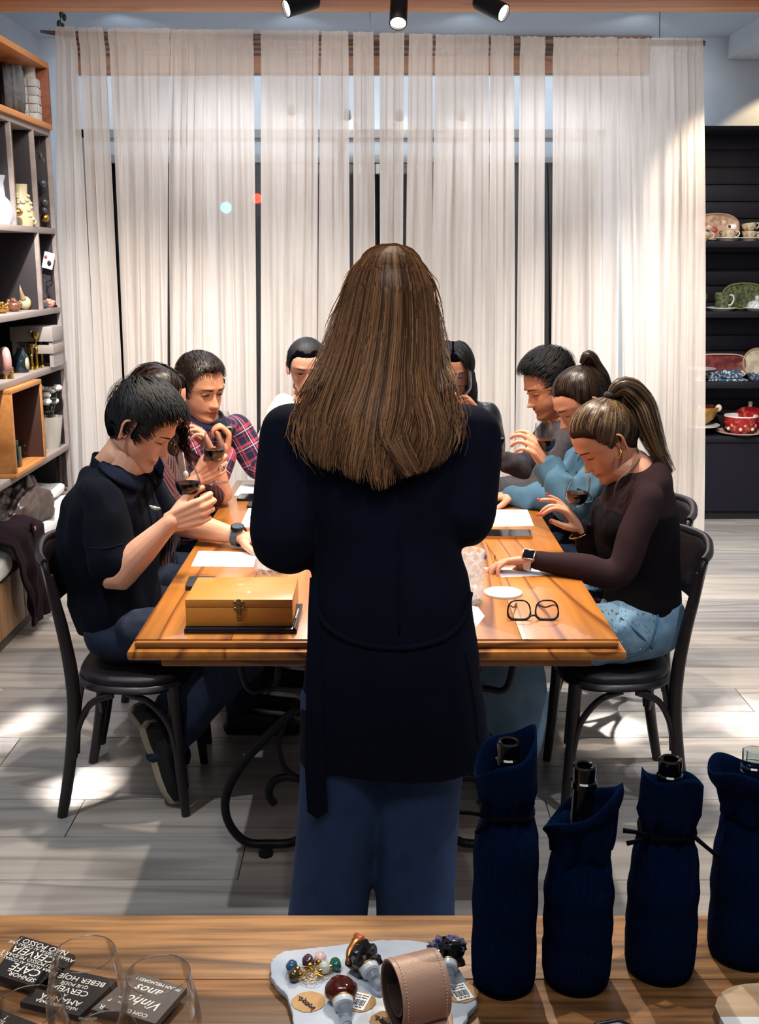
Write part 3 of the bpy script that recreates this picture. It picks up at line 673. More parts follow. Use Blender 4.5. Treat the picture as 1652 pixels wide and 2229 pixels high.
# ---- head: stacked rings from crown to neck; y forward, z up, origin between the ears
HROWS = [(.1165, .0, .1165, -.012, .006), (.112, .026, .112, -.042, .032), (.104, .05, .103, -.062, .048), (.085, .076, .083, -.084, .064), (.06, .091, .055, -.098, .073),
         (.035, .0965, .025, -.101, .0765), (.018, .0965, .005, -.1, .077), (.0, .089, -.012, -.096, .0765), (-.02, .088, -.025, -.089, .0735), (-.045, .0925, -.038, -.081, .069),
         (-.062, .094, -.05, -.074, .0635), (-.083, .0875, -.06, -.068, .0565), (-.1, .092, -.068, -.064, .0485), (-.114, .084, -.076, -.062, .044), (-.1195, .062, -.086, -.061, .046),
         (-.122, .036, -.1, -.062, .05), (-.14, .024, -.125, -.066, .052), (-.18, .022, -.165, -.074, .054), (-.215, .022, -.205, -.084, .062)]
def head_mesh(fem=False, lid=.35, smile=0., wide=1., jaw=1.):
    R = np.array(HROWS); n = len(R); m = 84; nu = 84
    ts = np.linspace(0, n-1, m); rows = np.zeros((m, 5))
    for k in range(5):
        for i, t in enumerate(ts):
            j = min(int(t), n-2); f = t-j; p = [R[max(j-1, 0), k], R[j, k], R[j+1, k], R[min(j+2, n-1), k]]
            rows[i, k] = .5*((2*p[1])+(p[2]-p[0])*f+(2*p[0]-5*p[1]+4*p[2]-p[3])*f*f+(3*p[1]-p[0]-3*p[2]+p[3])*f**3)
    th = np.linspace(0, 2*np.pi, nu, endpoint=False); th = th-.45*np.sin(th)
    th = np.sort(th)
    V = np.zeros((m, nu, 3)); c = np.cos(th); s = np.sin(th)
    for i in range(m):
        zf, yf, zb, yb_, w_ = rows[i]; w_ *= wide
        w_ *= 1+((jaw if not (fem and zf < -.12) else .9)-1)*min(1, max(0, (-.03-zf)/.06))
        yc = (yf+yb_)/2; yr = (yf-yb_)/2
        q = 1-.10*np.clip((zf+.12)/.1, 0, 1)*(c > 0)*np.abs(np.sin(2*th))**1.0*0
        x = w_*np.sign(s)*np.abs(s)**.92; y = yc+yr*np.sign(c)*np.abs(c)**.88
        V[i, :, 0] = x*q; V[i, :, 1] = y; V[i, :, 2] = zb+(zf-zb)*(1+c)/2
    X, Yv, Z = V[..., 0].copy(), V[..., 1].copy(), V[..., 2].copy(); front = np.clip((Yv-.02)/.03, 0, 1)
    g = lambda x0, z0, sx, sz: np.exp(-((np.abs(X)-x0)/sx)**2-((Z-z0)/sz)**2)
    d = np.zeros_like(X)
    d -= .0115*g(.031, .001, .017, .013)                        # sockets
    d += .0045*g(.03, .024, .022, .008)                         # brow
    d += .003*g(.047, -.022, .018, .016)                        # cheekbones
    d -= .003*g(.05, -.058, .016, .02)
    k = np.clip((.012-Z)/.052, 0, 1)*(Z > -.056)                # nose ridge
    nose = (.004+.0215*k**1.15)*np.exp(-(X/(.0068+.0055*k))**2)*np.clip((.022-Z)/.012, 0, 1)*np.clip((Z+.0535)/.009, 0, 1)
    d += nose*(.9 if fem else 1.05)
    d += .0075*g(.0125, -.043, .0065, .0075)                    # nostril wings
    d -= .003*g(.008, -.054, .005, .004)
    d -= .0018*np.exp(-(X/.004)**2-((Z+.057)/.006)**2)
    lw_ = .025; lx = np.clip(1-(X/lw_)**2, 0, 1)
    d += (.0062 if fem else .0048)*lx*np.exp(-((Z+.0655-.002*lx)/.0042)**2)
    d += (.0068 if fem else .0052)*lx*np.exp(-((Z+.0775)/.0048)**2)
    d -= .0055*lx**.5*np.exp(-((Z+.0710-smile*(X/lw_)**2)/.0022)**2)
    d -= .002*g(.027, -.071, .005, .006)
    d += .0035*np.exp(-(X/.017)**2-((Z+.104)/.011)**2)
    Yv = Yv+d*front
    # lids over the eyeballs
    er = .0135; ex, ez = .0315, .0; ey = .0905-.0115-.006+.0
    dx = np.abs(X)-ex; dz = Z-ez; inside = dx*dx/(.0165**2)+dz*dz/(.0118**2); r2 = er**2-np.minimum(dx*dx*.75+dz*dz, er**2*.98)
    ys = ey+np.sqrt(r2)
    op = np.clip(1-(dx/.0135)**2, 0, 1); up_ = .0068*op*lid*2-.0055*(1-lid*2 if lid < .5 else 0); lo = -.0058*op
    open_ = (dz < up_) & (dz > lo) & (np.abs(dx) < .0135)
    blend = np.clip((1.15-inside)/.45, 0, 1)*(Yv > .04)
    Yl = np.where(open_, ys-.0035, ys+.0012)
    Yv = np.where(blend > 0, Yv*(1-blend)+np.maximum(Yl, np.where(open_, -1, Yv*0+Yl))*blend, Yv)
    V[..., 1] = Yv
    colr = np.ones((m, nu, 3))
    lipm = (np.clip(1-(X/(lw_*1.02))**2, 0, 1)**.5)*np.exp(-((Z+.0715)/.0085)**4)*(Yv > .07)
    lipc = np.array((.80, .42, .42) if fem else (.84, .56, .54)); colr = colr*(1-lipm[..., None])+lipc*lipm[..., None]
    bl = .55*g(.045, -.03, .022, .02)*front; colr *= 1-bl[..., None]*np.array((0, .13, .13))
    lash = np.exp(-((dz-up_)/.0022)**2)*(np.abs(dx) < .0145)*front
    colr *= 1-.8*np.clip(lash, 0, 1)[..., None]
    nst = g(.0065, -.0525, .0032, .0022)*front; colr *= 1-.6*nst[..., None]
    mouth = np.exp(-((Z+.0712-smile*(X/lw_)**2)/.0014)**2)*(np.abs(X) < .026)*front; colr *= 1-.5*mouth[..., None]
    return V, colr, (ex, ey, ez, er), rows
def head_parts(H, fem, lid, smile, wide, jaw, scale, stubble=0.):
    """returns vertices/faces/colours of head + ears in world space for matrix H"""
    V, colr, eye, rows = head_mesh(fem, lid, smile, wide, jaw); m, nu, _ = V.shape
    v = V.reshape(-1, 3); c = colr.reshape(-1, 3).copy()
    if stubble:
        z = v[:, 2]; y = v[:, 1]
        k = np.clip((-.035-z)/.02, 0, 1)*np.clip((z+.135)/.02, 0, 1)*np.clip((y+.02)/.03, 0, 1)
        lips = np.exp(-((v[:, 2]+.0715)/.008)**4)*(np.abs(v[:, 0]) < .022)*(y > .07)
        c *= 1-(stubble*k*(1-lips))[:, None]*np.array((.85, .95, 1.))
    f = [(i*nu+j, (i+1)*nu+j, (i+1)*nu+(j+1) % nu, i*nu+(j+1) % nu) for i in range(m-1) for j in range(nu)]
    f.append(tuple(range(nu)))
    b = B(); b.v = [tuple(q) for q in v]; b.f = f
    for s in (-1, 1):
        e = B()
        out = [(-.006, -.034), (.004, -.03), (.008, -.018), (.006, -.004), (.009, .01), (.008, .022), (0, .031), (-.012, .032), (-.02, .022), (-.02, .006), (-.014, -.012), (-.01, -.028)]
        # concha dish
        n = len(out)
        pts = [Vector((s*.004, a-.004, z_)) for a, z_ in out]
        e.tube([Vector((s*(.004+.008*min(1, max(0, -a/.02+.35))), a-.006, z_)) for a, z_ in out[1:]+[out[0]]], [.004]*3+[.0042]*6+[.004]*2+[.006], 8, sub=3)
        e.v += [tuple(p*.96+Vector((s*.001, 0, 0))) for p in pts]+[(s*-.002, -.006, -.004)]; o = len(e.v)-n-1
        e.f += [((o+i, o+(i+1) % n, o+n) if s < 0 else (o+(i+1) % n, o+i, o+n)) for i in range(n)]; e.m += [0]*n
        e.tube([(s*.004, .004, -.016), (s*.005, -.004, -.004), (s*.004, -.008, .01), (s*.006, -.014, .02)], [.003, .004, .004, .003], 6, sub=3)
        A = Matrix.Translation((s*.0745*wide, -.004, -.006)) @ Matrix.Rotation(s*.32, 4, 'Z') @ Matrix.Rotation(-.1, 4, 'X') @ Matrix.Scale(.9, 4)
        b.add([A @ Vector(q) for q in e.v], e.f)
    cc = np.ones((len(b.v), 3)); cc[:len(c)] = c; cc[len(c):] *= np.array((1, .88, .86))
    W = H @ Matrix.Scale(scale, 4)
    return [W @ Vector(q) for q in b.v], b.f, cc, eye, W, v

SKIN = {}
def skin(col):
    m = mat('skin_'+col[1:], col, .48, spec=.4, sss=.12, vcol='tone', col2=None, bump=.04, bscale=260); m['rgb'] = lin(col)[:3]; return m
def head_frame(c, fwd, roll=0.):
    y = nrm(fwd); x = y.cross(Vector((0, 0, 1))).normalized(); z = x.cross(y)
    M = Matrix((x, y, z)).transposed().to_4x4(); M.translation = Vector(c)
    return M @ Matrix.Rotation(roll, 4, 'Y')

def add_hand(b, wrist, d, palm, side, curl=(30, 40, 25), spread=1., thumb=(.75, .6, .3), tcurl=25, sc=1., fing=None):
    """palm and five fingers as overlapping tapered chains; returns finger tips and their back directions"""
    d = nrm(d); palm = nrm(Vector(palm)-d*Vector(palm).dot(d)); lat = d.cross(palm)*(1 if side == 'R' else -1); w_ = Vector(wrist)
    tips = []
    offs = (.0275, .0092, -.0095, -.0275); kl = (.090, .094, .088, .079)
    segs = ((.043, .026, .021), (.047, .030, .022), (.043, .028, .022), (.034, .021, .019)); rad = (.0087, .009, .0086, .0076)
    for i in range(4):
        k = w_+(d*kl[i]+lat*offs[i])*sc
        b.tube([w_+(lat*offs[i]*.55-d*.01)*sc, w_+(d*kl[i]*.5+lat*offs[i]*.85)*sc, k], [.0125*sc, .0135*sc, .0105*sc], 8, sub=2)
        cu = fing[i] if fing else curl
        a = 0.; p = k; path = [k-d*.01*sc, k]; rr = [rad[i]*1.12*sc]*2
        dd = (d+lat*spread*(.16, .05, -.06, -.17)[i]).normalized()
        for s, L_ in enumerate(segs[i]):
            a += math.radians(cu[s]); q = dd*math.cos(a)+palm*math.sin(a); p = p+q*L_*sc; path.append(p); rr.append(rad[i]*(1.0, .92, .78)[s]*sc)
        b.tube(path, rr, 8, sub=3); b.ball(path[-1], rr[-1]*1.0, 8, 6)
        tips.append((path[-1], q, (palm*math.cos(a)-dd*math.sin(a))*-1))
    tb = w_+(d*.018+lat*.02+palm*.006)*sc; td = nrm(lat*thumb[0]+d*thumb[1]+palm*thumb[2]); ax = d.cross(lat)
    p1 = tb+td*.042*sc; tgt = nrm(d*.85+palm*.45-lat*.05)
    t2 = td.lerp(tgt, min(1, tcurl/60.)).normalized(); p2 = p1+t2*.034*sc; t3 = t2.lerp(tgt, min(1, tcurl/70.)).normalized(); p3 = p2+t3*.027*sc
    b.tube([tb, p1, p2, p3], [.0145*sc, .0125*sc, .0103*sc, .0085*sc], 8, sub=3); b.ball(p3, .0085*sc, 8, 6)
    b.ball(w_+(d*.035+lat*.018+palm*.009)*sc, (.016*sc, .016*sc, .016*sc), 10, 7)
    tips.append((p3, t3, lat))
    return tips
def limb(b, pts, rad, n=16, sub=4, balls=True, **k):
    b.tube(pts, rad, n, sub=sub, **k)
    if balls: b.ball(pts[0], rad[0]*.98, 14, 9); b.ball(pts[-1], rad[-1]*.98, 14, 9)

class Person:
    def __init__(s, label, base, skin_col, fem=False):
        s.root = empty('person', label, 'person', (base[0], base[1], 0)); s.off = Matrix.Translation(-s.root.location); s.fem = fem; s.skin = skin(skin_col)
        s.parts = []
    def fin(s, me, name, material, smooth=180, kind=None):
        me.transform(s.off); me.materials.clear()
        for m in (material if isinstance(material, (list, tuple)) else [material]): me.materials.append(m)
        return link(me, name, s.root, smooth, kind=kind)
    def build_body(s, H, core, arms, hands_fn, lid=.35, smile=0., wide=1., jaw=1., hs=1., stubble=0., voxel=.0034, it=4):
        """core: list of limb segments hidden by clothing; arms: builder callback at fine resolution"""
        cb = B()
        for pts, rad, kw in core: limb(cb, pts, rad, **kw)
        big = remesh(cb, .011, 5)
        fb = B(); s.tips = hands_fn(fb); fine = remesh(fb, voxel, it, .5)
        hv, hf, hc, eye, W, raw = head_parts(H, s.fem, lid, smile, wide, jaw, hs, stubble)
        s.W = W; s.raw = raw; s.upz = .0136*lid-.0055*max(0, 1-lid*2)
        co = []; fs = []; cols = []
        for me in (big, fine):
            o = len(co); v = get_co(me); co += [tuple(q) for q in v]; fs += [tuple(i+o for i in p.vertices) for p in me.polygons]
            cols.append(np.ones((len(v), 3)))
        o = len(co); co += [tuple(q) for q in hv]; fs += [tuple(i+o for i in f) for f in hf]; cols.append(hc)
        me = bpy.data.meshes.new('body'); me.from_pydata(co, [], fs); cols = np.concatenate(cols)
        # knuckles and finger ends a little redder
        if s.tips:
            c_ = np.array(co)
            for hand in s.tips:
                for (t, d_, n_) in hand:
                    r = np.linalg.norm(c_-np.array(t), axis=1); k = np.exp(-(r/.016)**2)[:, None]; cols *= 1-k*np.array((0, .16, .14))
        s.tone_base = cols; set_attr(me, 'tone', cols*np.array(lin_rgb(s.skin)))
        s.body = s.fin(me, 'body', s.skin); s.eye = eye
        ex, ey, ez, er = eye
        white = mat('eye_white', '#e8e0da', .25); iris = mat('eye_iris', '#1b110c', .15)
        for sx in (-1, 1):
            b = B().ball((0, 0, 0), er, 16, 12, rot=Matrix.Rotation(-math.pi/2, 3, 'X'))
            mi = []
            for f in b.f:
                c = sum((Vector(b.v[i]) for i in f), Vector())/len(f); mi.append(1 if c.normalized().dot(Vector((0, 1, -.35)).normalized()) > .86 else 0)
            b.m = mi; b.v = [W @ (Vector(q)+Vector((sx*ex, ey, ez))) for q in b.v]
            me = bpy.data.meshes.new('eye'); me.from_pydata([tuple(q) for q in b.v], [], b.f)
            me.materials.append(white); me.materials.append(iris); me.polygons.foreach_set('material_index', mi)
            me.transform(s.off); link(me, 'eye', s.root, 180)
    def face_y(s, x, z):
        r = s.raw; f = r[:, 1] > .02; q = r[f]; i = np.argmin((q[:, 0]-x)**2+(q[:, 2]-z)**2); return q[i, 1]
    def brows(s, col, thick=.0032, arch=.004):
        hm = mat('brow_'+col[1:], col, .8)
        for sx in (-1, 1):
            pts = []
            for i in range(7):
                t = i/6; x = sx*(.012+.04*t); z = .0185+arch*math.sin(t*2.3)-.003*t; pts.append(s.W @ Vector((x, s.face_y(x, z)+.001, z)))
            b = B().tube(pts, [thick*.8, thick, thick, thick*.95, thick*.8, thick*.6, thick*.25], 6, sub=3, asp=.6)
            lp = []
            for i in range(7):
                x = sx*(.0175+.0275*i/6); ox = abs(x)-.0315; op = max(0, 1-(ox/.0145)**2); z = s.upz*op+.0008-.0015*i/6; lp.append(s.W @ Vector((x, s.face_y(x, z)+.0012, z)))
            q_ = B().tube(lp, [.0006, .0012, .0014, .0015, .0015, .0014, .0007], 6, sub=3); m3 = bpy.data.meshes.new('eyelashes'); m3.from_pydata(q_.v, [], q_.f); s.fin(m3, 'eyelashes', mat('dark_lash', '#0d0908', .7))
            me = bpy.data.meshes.new('eyebrow'); me.from_pydata(b.v, [], b.f); s.fin(me, 'eyebrow', hm)
    def cloth(s, name, segs, material, voxel=.007, it=12, amp=.004, freq=8., seed=1., squash=(1, 1, 1), chains=None, sharp=1., post=None):
        b = B()
        for pts, rad, kw in segs: limb(b, pts, rad, **kw)
        me = remesh(b, voxel, it)
        if post: set_co(me, post(get_co(me)))
        if amp: folds(me, amp, freq, seed, squash, sharp)
        if chains: seg_coords(me, chains)
        return s.fin(me, name, material)
    def mesh(s, b, name, material, smooth=180, kind=None):
        me = bpy.data.meshes.new(name); me.from_pydata([tuple(q) for q in b.v], [], b.f)
        if isinstance(material, (list, tuple)):
            for m in material: me.materials.append(m)
            me.polygons.foreach_set('material_index', b.m); me.transform(s.off); return link(me, name, s.root, smooth, kind=kind)
        return s.fin(me, name, material, smooth, kind)
    # ---- hair
    def scalp(s, thick, line, material, name='hair', seed=0., rough=.25, fl=(60, 60, 60)):
        """cap of hair grown off the skull: line(x, y, z) > 0 where hair grows"""
        V = s.raw; nu = 84; m = len(V)//nu
        b = B(); ks = []; c0 = np.array((0, -.005, .01))
        for q in V:
            n_ = (q-c0); n_ /= np.linalg.norm(n_); k = max(0., min(1., line(*q))); k = k*k*(3-2*k)
            p = Vector(q); nz = noise.noise(Vector((q[0]*fl[0]+seed, q[1]*fl[1], q[2]*fl[2])))
            t = thick(*q) if callable(thick) else thick
            off = -.004+k*(t+.004)*(1+rough*nz)
            b.v.append(s.W @ (p+Vector(n_)*off)); ks.append(k)
        b.f = [f for f in ((i*nu+j, (i+1)*nu+j, (i+1)*nu+(j+1) % nu, i*nu+(j+1) % nu) for i in range(m-1) for j in range(nu)) if max(ks[q] for q in f) > .001]+[tuple(range(nu))]
        me = bpy.data.meshes.new(name); me.from_pydata([tuple(q) for q in b.v], [], b.f)
        set_attr(me, 'strand', np.tile(np.array((.10, 0, 0)), (len(b.v), 1))); return me
    def strands(s, me, paths, width, name, material, seed=1, flat=None):
        """adds tapered flat locks of hair to the cap mesh and links it"""
        rs = random.Random(seed); v = []; f = []; c = []
        if me is not None:
            v = [tuple(q) for q in get_co(me)]; f = [tuple(p.vertices) for p in me.polygons]; c = [(.10, 0, 0)]*len(v)
        for pi, (pts, nref) in enumerate(paths):
            o = len(v); n = len(pts); k = rs.random(); sh = (.05+.95*k**2.2)*(.7+.3*rs.random()); w0 = width*(.6+.8*rs.random())
            for i, p in enumerate(pts):
                t = (pts[min(i+1, n-1)]-pts[max(i-1, 0)]); nr = nref[i] if isinstance(nref, list) else nref
                sd = t.cross(nr); sd = sd.normalized() if sd.length > 1e-9 else Vector((1, 0, 0))
                w_ = w0*(1-.75*(i/(n-1))**2)*(.55 if i == 0 else 1)
                v.append(tuple(p+sd*w_/2)); v.append(tuple(p-sd*w_/2)); tip = i/(n-1); c.append((sh, tip, .4+.6*k)); c.append((sh, tip, .4+.6*k))
            for i in range(n-1): f.append((o+2*i, o+2*i+1, o+2*i+3, o+2*i+2))
        m2 = bpy.data.meshes.new(name); m2.from_pydata(v, [], f); set_attr(m2, 'strand', np.array(c))
        return s.fin(m2, name, material)
    def skull(s, d, h=0.):
        """point on the skull in local direction d, lifted by h"""
        d = nrm(d); r = Vector((.0775, .1, .098)); k = 1/math.sqrt((d.x/r.x)**2+(d.y/r.y)**2+(d.z/r.z)**2)
        return Vector((0, -.002, .02))+d*(k+h)
def lin_rgb(m):
    return tuple(m['rgb']) if 'rgb' in m else (1, 1, 1)
def hair_mat(name, dark, light, tip=None, gloss=.35, trans=.25):
    if name in MATS: return MATS[name]
    m = bpy.data.materials.new(name); m.use_nodes = True; MATS[name] = m; nt = m.node_tree; N = nt.nodes; L = nt.links
    b = N['Principled BSDF']; b.inputs['Roughness'].default_value = gloss; b.inputs['Specular IOR Level'].default_value = .3
    at = N.new('ShaderNodeAttribute'); at.attribute_name = 'strand'; sp = N.new('ShaderNodeSeparateColor'); L.new(at.outputs['Color'], sp.inputs[0])
    for nm, a0, a1 in (('Roughness', .95, gloss), ('Specular IOR Level', .0, .3)):
        r_ = N.new('ShaderNodeMapRange'); r_.inputs[2].default_value = .35; r_.inputs[3].default_value = a0; r_.inputs[4].default_value = a1; L.new(sp.outputs[2], r_.inputs[0]); L.new(r_.outputs[0], b.inputs[nm])
    mx = N.new('ShaderNodeMix'); mx.data_type = 'RGBA'; mx.inputs[6].default_value = lin(dark); mx.inputs[7].default_value = lin(light); L.new(sp.outputs[0], mx.inputs[0])
    out = mx.outputs[2]
    if tip:
        m3 = N.new('ShaderNodeMix'); m3.data_type = 'RGBA'; mu = N.new('ShaderNodeMath'); mu.operation = 'MULTIPLY'
        L.new(sp.outputs[1], mu.inputs[0]); L.new(sp.outputs[0], mu.inputs[1]); L.new(mu.outputs[0], m3.inputs[0]); L.new(out, m3.inputs[6]); m3.inputs[7].default_value = lin(tip); out = m3.outputs[2]
    L.new(out, b.inputs['Base Color'])
    tr = N.new('ShaderNodeBsdfTranslucent'); L.new(out, tr.inputs[0]); s_ = N.new('ShaderNodeMixShader'); s_.inputs[0].default_value = trans
    L.new(b.outputs[0], s_.inputs[1]); L.new(tr.outputs[0], s_.inputs[2]); L.new(s_.outputs[0], N['Material Output'].inputs['Surface'])
    return m
from mathutils.bvhtree import BVHTree
def bvh_of(o):
    me = o.data; return BVHTree.FromPolygons([v.co.copy() for v in me.vertices], [tuple(q.vertices) for q in me.polygons])
# ------------------------------------------------------------------ the people round the table
def tor(rows, side=(0, 1, 0), grow=0., s=1.):
    """trunk: rows of (x, y, z, half width, half depth)"""
    return ([Vector(r[:3]) for r in rows], [(r[3]+grow)*s for r in rows], dict(side=side, asp=[(r[4]+grow)/(r[3]+grow) for r in rows], balls=False, n=28, sub=5))
def yoke(nb, *shs, r=(.05, .05), g=.008):
    """cloth from the neck over each shoulder"""
    return [([Vector(nb).lerp(Vector(q), .25)-Vector((0, 0, .02)), Vector(nb).lerp(Vector(q), .7)-Vector((0, 0, .012)), Vector(q)], [r[0]*.8+g, r[1]+g*.6, r[1]+g], {}) for q in shs]
def arm_pts(sh, el, wr):
    sh, el, wr = Vector(sh), Vector(el), Vector(wr); return [sh, sh.lerp(el, .5), el, el.lerp(wr, .35), wr]
def add_arm(b, sh, el, wr, k=1.):
    limb(b, arm_pts(sh, el, wr), [.050*k, .047*k, .039*k, .042*k, .0243*k], n=16)
def sleeve(sh, el, wr, k=1., g=.012, end=1., cuff=0.):
    p = arm_pts(sh, el, wr); r = [.050*k+g, .050*k+g, .045*k+g, .045*k+g, .031*k+g+cuff]
    if end < .6: # short sleeve, ends above the elbow
        q = p[0].lerp(p[2], end*2); return ([p[0], p[0].lerp(q, .5), q], [.050*k+g, .054*k+g, .056*k+g], dict(n=18))
    p[-1] = p[3].lerp(p[-1], end); return (p, r, dict(n=18))
def leg_seg(h, k, a, g=0., wide=1.):
    h, k, a = Vector(h), Vector(k), Vector(a)
    return ([h, h.lerp(k, .5), k, k.lerp(a, .4), a], [.085+g, .08+g, .064+g, .06*wide+g, .047*wide+g], {})
denim_d = mat('dark_indigo_denim', '#12233f', .85, col2='#0d1a30', nscale=40, bump=.12, bscale=320)
denim_l = mat('light_blue_denim', '#718fa6', .85, col2='#547791', nscale=9, bump=.15, bscale=320, contrast=(.35, .65))
def clothes_mat(name, col, col2, **k): return mat(name, col, .9, col2=col2, spec=.15, **k)
MALE_Y = [-.12, -.06, -.035, -.018, .008, .013, .024, .03, .05, .075, .1]
MALE_Z = [-.08, -.075, -.05, .03, .03, -.03, -.02, .04, .056, .070, .072]
def hairline(recede=0.):
    def f(x, y, z):
        h = float(np.interp(y, MALE_Y, MALE_Z))+(recede*max(0, min(1, (y-.03)/.03))*(.6+.8*min(1, abs(x)/.04)))
        return (z-h)/.014+.2
    return f
def pulled_line(x, y, z):
    h = float(np.interp(y, [-.12, -.06, -.03, -.012, .005, .02, .045, .07, .1], [-.09, -.085, -.05, -.01, -.004, -.004, .044, .066, .068])); return (z-h)/.026+.3
def short_hair(p, m, line, thick, n, length, seed, comb=(0, 1, .1), crown=(0, -.5, .85), lift=.5, width=.0035):
    cap = p.scalp((lambda *q: .72*thick(*q)) if callable(thick) else thick*.72, line, m, seed=seed, rough=.3, fl=(70, 40, 70)); rs = random.Random(seed); paths = []; up = nrm(crown)
    while len(paths) < n:
        d = Vector((rs.gauss(0, 1), rs.gauss(0, 1), rs.gauss(.4, 1))).normalized(); q = p.skull(d); lq = line(*q)
        if lq < .7: continue
        away = (d-up); away = (away-d*away.dot(d)); fw = Vector(comb)-d*Vector(comb).dot(d)
        t = (away.normalized()*.7+fw*.8+Vector((rs.gauss(0, .18), rs.gauss(0, .18), rs.gauss(0, .18)))); t = (t-d*t.dot(d)).normalized()
        th = thick(*q) if callable(thick) else thick; L_ = length*(.6+.7*rs.random())*min(1, .3+.16*lq); pts = []
        for k in range(5):
            u = k/4; dd = (d+t*(L_*u/.1)).normalized(); pts.append(p.W @ p.skull(dd, th*(.85+lift*math.sin(u*2.6)*.7)+.002))
        paths.append((pts, (p.W.to_3x3() @ d).normalized()))
    return p.strands(cap, paths, width, 'hair', m, seed)
def slerp(a, b, t):
    a = nrm(a); b = nrm(b); w = math.acos(max(-1, min(1, a.dot(b)))); s = math.sin(w)
    return a if s < 1e-4 else (a*math.sin((1-t)*w)+b*math.sin(t*w))/s
def tied_hair(p, m, tie, n, seed, thick=.008, tail=None, tail_n=0, tail_r=.02, tail_w=.004, width=.005):
    """hair combed back to a tie; tail: world points the ponytail follows"""
    cap = p.scalp(thick*.4, pulled_line, m, seed=seed, rough=.2); rs = random.Random(seed); paths = []; tl = nrm(tie)
    while len(paths) < n:
        d = Vector((rs.gauss(0, 1), rs.gauss(.2, 1), rs.gauss(.2, 1))).normalized(); q = p.skull(d); L_ = pulled_line(*q)
        if L_ < .12: continue
        if L_ > 1.6 and rs.random() < .55: continue
        pts = []; nr = []
        e = .97
        h0 = thick*(.7+.5*rs.random())
        for k in range(9):
            u = k/8*e; dd = slerp(d, tl, u); pts.append(p.W @ p.skull(dd, h0*min(1, .12+3*u)+.004*math.sin(u*3.1))); nr.append((p.W.to_3x3() @ dd).normalized())
        paths.append((pts, nr))
    if tail:
        tp = smooth_path(tail, 5); m_ = len(tp); ax = Vector((0, 1, 0))
        for i in range(tail_n):
            a = rs.random()*6.283; rr = rs.random()**.5; sp = rs.uniform(.75, 1.0); pts = []; nr = []; ww = rs.uniform(-1, 1)
            for k in range(int(m_*sp)):
                u = k/(m_-1); t = (tp[min(k+1, m_-1)]-tp[max(k-1, 0)]).normalized(); s1 = t.cross(ax).normalized(); s2 = t.cross(s1)
                R = tail_r*(.45+.9*min(1, u*3.5))*(1-.75*max(0, (u-.5)*2)**1.5)
                o = s1*math.cos(a+.2*ww*u)*R*rr+s2*math.sin(a+.2*ww*u)*R*rr
                pts.append(tp[k]+o+Vector((noise.noise(Vector((i*.3, u*2, 1))), noise.noise(Vector((i*.3, u*2, 9))), 0))*.004*u); nr.append((o+s1*.001).normalized())
            if len(pts) > 3: paths.append((pts, nr))
    p.strands(cap, paths, width, 'hair', m, seed)
def long_hair(p, m, n, seed, fall, wave=.0, thick=.010, azr=(.55, 3.1), width=.006, lr=(1, 1), shift=(0, 0, 0)):
    """parted hair that runs down the skull and then hangs"""
    cap = p.scalp(thick*.4, lambda x, y, z: pulled_line(x, y, z), m, seed=seed, rough=.2); rs = random.Random(seed); paths = []
    for i in range(n):
        s = rs.choice((-1, 1)); az = rs.uniform(*azr)**1.0; fr = rs.uniform(-.75, .62)
        r0 = nrm((s*.05, fr*1.0, math.sqrt(max(.05, 1-fr*fr)))); end = nrm((s*math.sin(az), math.cos(az), -.25))
        pts = []; nr = []; h = thick*(.6+.9*rs.random())
        for k in range(8):
            u = k/7; dd = slerp(r0, end, u); pts.append(p.W @ p.skull(dd, h*min(1, .25+2*u)+.004*math.sin(u*3))); nr.append((p.W.to_3x3() @ dd).normalized())
        base = pts[-1]; ln = (fall if s < 0 else fall*1.0)*(lr[0] if s < 0 else lr[1])*(.75+.3*rs.random()); ph = rs.random()*6; out = nr[-1].copy(); out.z = 0
        for k in range(1, 11):
            u = k/10; wv = wave*math.sin(u*13+ph)*min(1, u*3)
            q = base+Vector((0, 0, -ln*u))+out*(.018*math.sin(u*2.6))+Vector((wv, wv*.6, 0))+Vector(shift)*u; pts.append(q); nr.append(out.normalized() if out.length > .01 else Vector((0, -1, 0)))
        paths.append((pts, nr))
    p.strands(cap, paths, width, 'hair', m, seed)
def nails(p, col, hands=None):
    m = mat('nail_'+col[1:], col, .2, spec=.6)
    for hd in (p.tips if hands is None else [p.tips[i] for i in hands]):
        for (t, d, n_) in hd:
            b = B().ball((0, 0, 0), (.0045, .0065, .002), 8, 5); q = Matrix((nrm(d).cross(nrm(n_)), nrm(d), nrm(n_))).transposed().to_4x4()
            b.v = [q @ Vector(v)+t+nrm(n_)*.0062+nrm(d)*.003 for v in b.v]; p.mesh(b, 'nail', m)
